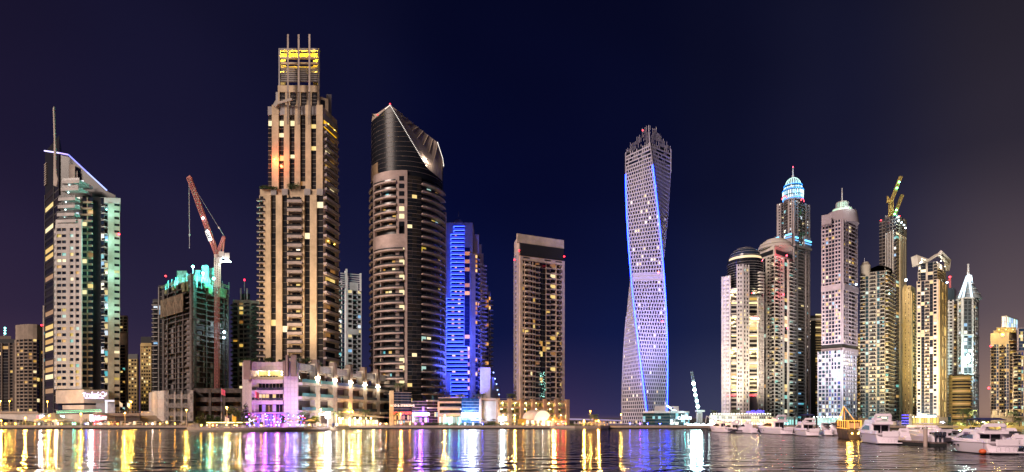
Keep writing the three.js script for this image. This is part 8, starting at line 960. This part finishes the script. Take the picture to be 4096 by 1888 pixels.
boat('motor_yacht', 'large pinkish white flybridge yacht with blue canopy in front', [3815, 89], [3968, 77.5], [4062, 79], (g, L, B) => { cruiser(g, L, B, { h: .19, bimini: true }); const T = add(g, 'fender', new THREE.SphereGeometry(.42, 16, 12).translate(-L * .46, .5, -B * .56), plain(0.6, 0.1, 0.03, .5)); add(g, 'fender_line', rod([-L * .46, .8, -B * .54], [-L * .44, L * .2, -B * .5], .02, .02, 4), plain(0.2, 0.1, 0.2, .8)); add(g, 'hull_lettering', lettering('GULF', .42, .04).rotateY(Math.PI).translate(-L * .06, L * .31, -B * .415), plain(0.1, 0.05, 0.15, .5)); });
boat('sport_cruiser', 'white cruiser with dark cockpit behind the large yacht stern', bowOf(4065, 101, 9), [4040, 100], [4090, 102], (g, L, B) => sportBoat(g, L, B, { canopy: true })); boat('sport_cruiser', 'second cruiser behind the large yacht, nearer the hedge', bowOf(4081, 122.5, 9), [4062, 122], [4100, 123], (g, L, B) => sportBoat(g, L, B)); boat('sport_cruiser', 'dark speedboat at the picture edge beside the large yacht', bowOf(4130, 82.5, 8), [4110, 82], [4150, 83], (g, L, B) => sportBoat(g, L, B, { hull: gelNavy }));
boat('sport_cruiser', 'small white boat behind the large yacht bow', bowOf(3847, 116.5, 8), [3832, 116], [3862, 117], (g, L, B) => sportBoat(g, L, B, { canopy: true }));
boat('outboard_boat', 'white centre-console boat with three black outboard engines', [3638, 117], [3738, 101], [3772, 103], (g, L, B) => { const H = L * .11; add(g, 'hull', hullGeometry(L, B, H, { rake: .24 }), gel); add(g, 'console', side([[-L * .12, H], [-L * .1, H + .9], [L * .02, H + 1], [L * .06, H]], B * .4, .08), gel); add(g, 'windscreen', side([[-L * .04, H + 1], [-L * .06, H + 1.4], [-L * .07, H + 1.4], [-L * .06, H + 1]], B * .38, .01), boatGlass); add(g, 'hard_top', new RoundedBoxGeometry(L * .26, .14, B * .7, 1, .05).translate(-L * .05, H + 2.1, 0), gel); add(g, 'top_frame', join([-1, 1].flatMap((s) => [rod([-L * .15, H, s * B * .3], [-L * .15, H + 2.1, s * B * .3], .04, .04, 5), rod([L * .04, H, s * B * .3], [L * .04, H + 2.1, s * B * .3], .04, .04, 5)])), steel); for (const z of [-.28, 0, .28]) add(g, 'outboard_engine', join([new RoundedBoxGeometry(.75, .75, .5, 1, .12).toNonIndexed().translate(-L * .53, H + .35, z * B), new RoundedBoxGeometry(.3, 1.3, .22, 1, .06).toNonIndexed().translate(-L * .53, H - .6, z * B)]), gelNavy); add(g, 'rod_rack', join([-.2, .05, .25].map((z) => rod([-L * .14, H + 2.1, z * B], [-L * .3, H + 3.6, z * B], .02, .01, 4))), steel); });
boat('wooden_dhow', 'wooden dhow outlined in golden fairy lights', [3350, 150], [3396, 132], [3444, 134], (g, L, B) => { const H = L * .13, gl = glow(255, 160, 40, 2.6), gp = glow(255, 150, 20, .5); add(g, 'hull', hullGeometry(L, B, H, { sheer: .9, rake: .3 }), wall(0.2, 0.11, 0.05, .6, true)); add(g, 'deck_house', new THREE.BoxGeometry(L * .5, 1.6, B * .8).translate(-L * .18, H + .8, 0), wall(0.3, 0.18, 0.06, .7, true)); add(g, 'house_roof', new THREE.BoxGeometry(L * .56, .14, B * .95).translate(-L * .18, H + 1.9, 0), wall(0.4, 0.26, 0.08, .7, true)); add(g, 'mast', rod([L * .12, H, 0], [L * .12, H + L * .3, 0], .1, .06), teak); const line = (a, b) => add(g, 'fairy_light', rod(a, b, .06, .06, 4), gl), t = [L * .12, H + L * .3, 0]; for (const e of [[L * .44, H * 1.7, 0], [-L * .1, H + 1.95, B * .46], [-L * .1, H + 1.95, -B * .46], [L * .3, H * 1.4, B * .3], [L * .3, H * 1.4, -B * .3]]) line(t, e); for (const s of [-1, 1]) { line([-L * .46, H + 1.9, s * B * .48], [L * .1, H + 1.9, s * B * .48]); line([-L * .46, H * 1.05, s * B * .47], [L * .1, H * 1.1, s * B * .5]); for (let k = 0; k < 5; k++) line([-L * .46 + k * L * .13, H, s * B * .47], [-L * .46 + k * L * .13, H + 1.9, s * B * .47]); } line([-L * .47, H + 1.9, -B * .48], [-L * .47, H + 1.9, B * .48]); line([-L * .47, H * .6, -B * .44], [-L * .47, H * .6, B * .44]); for (const z of [-.4, 0, .4]) line([-L * .475, .2, z * B * .8], [-L * .475, H + 1.9, z * B]); for (const z of [-.2, .2]) add(g, 'stern_lamp', new THREE.SphereGeometry(.14, 8, 6).translate(-L * .51, H * .6, z * B), glow(255, 200, 90, 50)); add(g, 'cabin_light', new THREE.BoxGeometry(.06, 1.2, B * .7).translate(-L * .435, H + .8, 0), gp); add(g, 'funnel', join([rod([-L * .1, H + 1.9, .2], [-L * .1, H + 3.6, .2], .09), rod([-L * .1, H + 1.9, -.2], [-L * .1, H + 3.4, -.2], .09)]), darkGrey); });
pointLight(X(3398, 128), 2.6, -128, new THREE.Color(1, .6, .1), 70, .5); pointLight(X(3420, 140), 3.4, -136, new THREE.Color(1, .6, .1), 60, .4);
{ const T = new Thing('pontoon', 'dark floating pontoon in front of the purple-shaded cruisers', 'pontoon', X(3660, 104), 0, -104), f = fc(T, 3586, 110, 3742, 100); for (let k = 0; k < 8; k++) f.box('deck_plank', wall(0.3, 0.2, 0.2, .8, true), k * f.L / 8 + .02, (k + 1) * f.L / 8 - .02, .5, .72, -2, 0); f.box('float', plain(0.015, 0.015, 0.016, .8), 0, f.L, -.3, .5, -1.9, -.1); T.done(); const P = new Thing('mooring_pile', 'tall white mooring pile at the pontoon end', 'pile', X(3702, 101), 0, -101); P.part('pile', new THREE.CylinderGeometry(.3, .3, 3.6, 16).translate(X(3702, 101), 1.2, -101), wall(0.62, 0.46, 0.42)); P.part('cap', new THREE.ConeGeometry(.34, .3, 16).translate(X(3702, 101), 3.15, -101), white); P.done(); for (const [px, d, l] of [[3076, 200, 'dark mooring pile behind the oval-window yacht'], [3178, 180, 'dark mooring pile between the two big yachts'], [3266, 172, 'dark mooring pile beside the stern-lit yacht'], [3428, 160, 'dark twin mooring pile behind the wooden boat']]) { const Q = new Thing('mooring_pile', l, 'pile', X(px, d), 0, -d); Q.part('pile', new THREE.CylinderGeometry(.26, .26, 5.4, 12).translate(X(px, d), 2.2, -d), plain(0.03, 0.025, 0.03, .7)); Q.part('cap', new THREE.CylinderGeometry(.3, .28, .3, 12).translate(X(px, d), 4.95, -d), darkGrey); Q.done(); }
  const N = new Thing('pontoon', 'long dark pontoon walkway behind the row of yachts', 'pontoon', X(3150, 215), 0, -215), n = fc(N, 2830, 238, 3600, 150); for (let k = 0; k < 22; k++) n.box('deck_plank', wall(0.2, 0.16, 0.15, .9, true), k * n.L / 22 + .03, (k + 1) * n.L / 22 - .03, .5, .7, -2, 0); n.box('float', plain(0.015, 0.015, 0.016, .8), 0, n.L, -.3, .5, -1.9, -.1); N.done(); }
// ---------- coloured architectural floodlights, each a fitting with its own beam ----------
function floodlight(label, px, d, y, tx, ty, tz, rgb, power, angle = .5) {
  const T = new Thing('floodlight', label, 'floodlight', X(px, d), y, -d, { group: 'facade floodlights' }), a = new THREE.Vector3(X(px, d), y + .9, -d), t = new THREE.Vector3(tx, ty, tz), q = new THREE.Quaternion().setFromUnitVectors(new THREE.Vector3(0, 0, 1), t.clone().sub(a).normalize());
  T.part('housing', new THREE.BoxGeometry(.9, .7, .6).applyQuaternion(q).translate(a.x, a.y, a.z), darkGrey); T.part('lens_light', new THREE.BoxGeometry(.76, .56, .06).translate(0, 0, .33).applyQuaternion(q).translate(a.x, a.y, a.z), glow(rgb[0] * 255, rgb[1] * 255, rgb[2] * 255, 6)); T.part('bracket', rod([a.x, y, a.z], [a.x, a.y - .3, a.z], .1), steel); T.done();
  const dir = t.clone().sub(a).normalize(); spotLight(a.x + dir.x * .6, a.y + dir.y * .6, a.z + dir.z * .6, tx, ty, tz, new THREE.Color(...rgb), power, angle, .8, .3);
}
floodlight('blue floodlight on the mall roof aimed up the hotel balconies', 1800, 296, Y(1590, 296), X(1835, 340), 70, -340, [.05, .1, 1], 26000, .55);
floodlight('second blue floodlight on the mall roof near the hotel pier', 1895, 292, Y(1592, 292), X(1850, 340), 40, -340, [.06, .1, 1], 20000, .6);
floodlight('violet floodlight at the foot of the twisted tower', 2540, 270, DECK, X(2583, 330), 70, -336, [.4, .38, 1], 36000, .6);
floodlight('violet floodlight on the glass podium roof', 2690, 292, Y(1650, 300) + 1, X(2600, 330), 90, -330, [.42, .38, 1], 28000, .6);
floodlight('golden floodlight on the podium roof aimed at the golden tower', 1100, 252, Y(1446, 232), X(1165, 288), 80, -288, [1, .7, .4], 6000, .9);
floodlight('second golden floodlight on the podium roof', 1240, 262, Y(1450, 250), X(1200, 288), 100, -288, [1, .7, .4], 5000, .9);
floodlight('cream floodlight before the white hotel', 2930, 300, Y(1657, 294), X(2960, 330), 50, -330, [1, .86, .6], 9000, .8);
floodlight('yellow floodlight before the cream balcony tower', 3600, 300, DECK, X(3640, 390), 60, -390, [1, .75, .25], 30000, .4);
floodlight('gold floodlight beside the butterfly-roof tower', 3800, 300, DECK, X(3770, 345), 60, -345, [1, .72, .25], 12000, .6);
floodlight('aqua floodlight on the patterned block roof', 3300, 300, Y(1670, 292), X(3330, 335), 20, -335, [.5, .9, 1], 5000, .9);
floodlight('cream floodlight on the promontory aimed at the balcony wing', 1336, 228, DECK, X(1400, 268), 12, -268, [1, .82, .66], 5200, .8);
floodlight('warm floodlight on the arcade roof aimed at the cream tower', 3180, 284, Y(1668, 292), X(3140, 356), 60, -356, [1, .84, .66], 26000, .6);
floodlight('warm floodlight on the blank block roof', 3440, 286, Y(1671, 292), X(3400, 345), 60, -345, [.9, .8, 1], 22000, .6);
floodlight('pale floodlight on the open-deck podium roof', 3530, 288, Y(1668, 292), X(3545, 352), 60, -352, [1, .92, .72], 24000, .6);
floodlight('white floodlight on the yacht club roof', 3800, 276, Y(1668, 283), X(3815, 400), 50, -400, [1, .9, .72], 30000, .4);
floodlight('cream floodlight in the garden aimed at the terraced tower', 3930, 255, DECK, X(4010, 302), 40, -302, [1, .84, .55], 9000, .7);
// low bollard lamps along the water's edge
{ const kinds = { golden: [255, 170, 50], white: [255, 240, 220], teal: [90, 230, 220], blue: [70, 80, 255], violet: [150, 50, 255], red: [255, 50, 60], green: [80, 230, 150], rose: [255, 150, 130] };
  const near = [[460, 'before the hotel wing'], [770, 'below the sand bank'], [1340, 'on the promontory'], [1560, 'before the pavilion'], [1760, 'before the lounge and cafe'], [2000, 'before the mall'], [2300, 'before the car park'], [2760, 'at the twisted tower'], [3100, 'before the souk building'], [9999, 'before the glass arcade']], seen = new Map();
  for (const [c, list] of Object.entries({ golden: [22, 62, 140, 246, 436, 470, 585, 640, 700, 790, 850, 952, 1040, 1190, 1375, 1445, 1492, 1545, 1640, 2030, 2092, 2135, 2262, 2905, 3005], white: [156, 232, 352, 402, 610, 1262, 1860, 1892, 2006, 2170, 2935, 3045, 3115, 3260, 3310], teal: [292, 1172, 1798, 1835, 2740, 2850, 3080, 3150, 3290, 3345], blue: [344, 1000, 1135, 1930, 2520, 2590, 2640], violet: [1075, 1662, 1690, 2560], red: [378, 392, 1604, 2232, 2252, 2975, 3018], green: [300, 1420, 3130], rose: [1100, 1320, 1520, 2950, 2990, 3030] })) for (const px of list) {
    const onProm = px > 772 && px < 1338, d = onProm ? 207.6 : 263, x = X(px, d), a = (x - X(1052, 232)) / 25.5, z = onProm ? -232 + 26 * Math.sqrt(Math.max(0, 1 - a * a)) - .7 : -d, T = new Thing('bollard_lamp', unique(`low bollard lamp with ${c} light ${near.find((q) => px < q[0])[1]}`), 'bollard lamp', x, DECK, z, { group: 'bollard lamps along the quay edge' }), k = kinds[c];
    T.part('post', new THREE.CylinderGeometry(.1, .13, .8, 8).translate(x, DECK + .4, z), steel); T.part('lamp_head', new THREE.SphereGeometry(.17, 8, 6).translate(x, DECK + .9, z), glow(...k, 90)); T.part('cap', new THREE.CylinderGeometry(.15, .15, .06, 8).translate(x, DECK + 1.1, z), darkGrey); T.done(); pointLight(x, DECK + .9, z, lin(...k), 22, .16); } }
renderer.render(scene, camera);
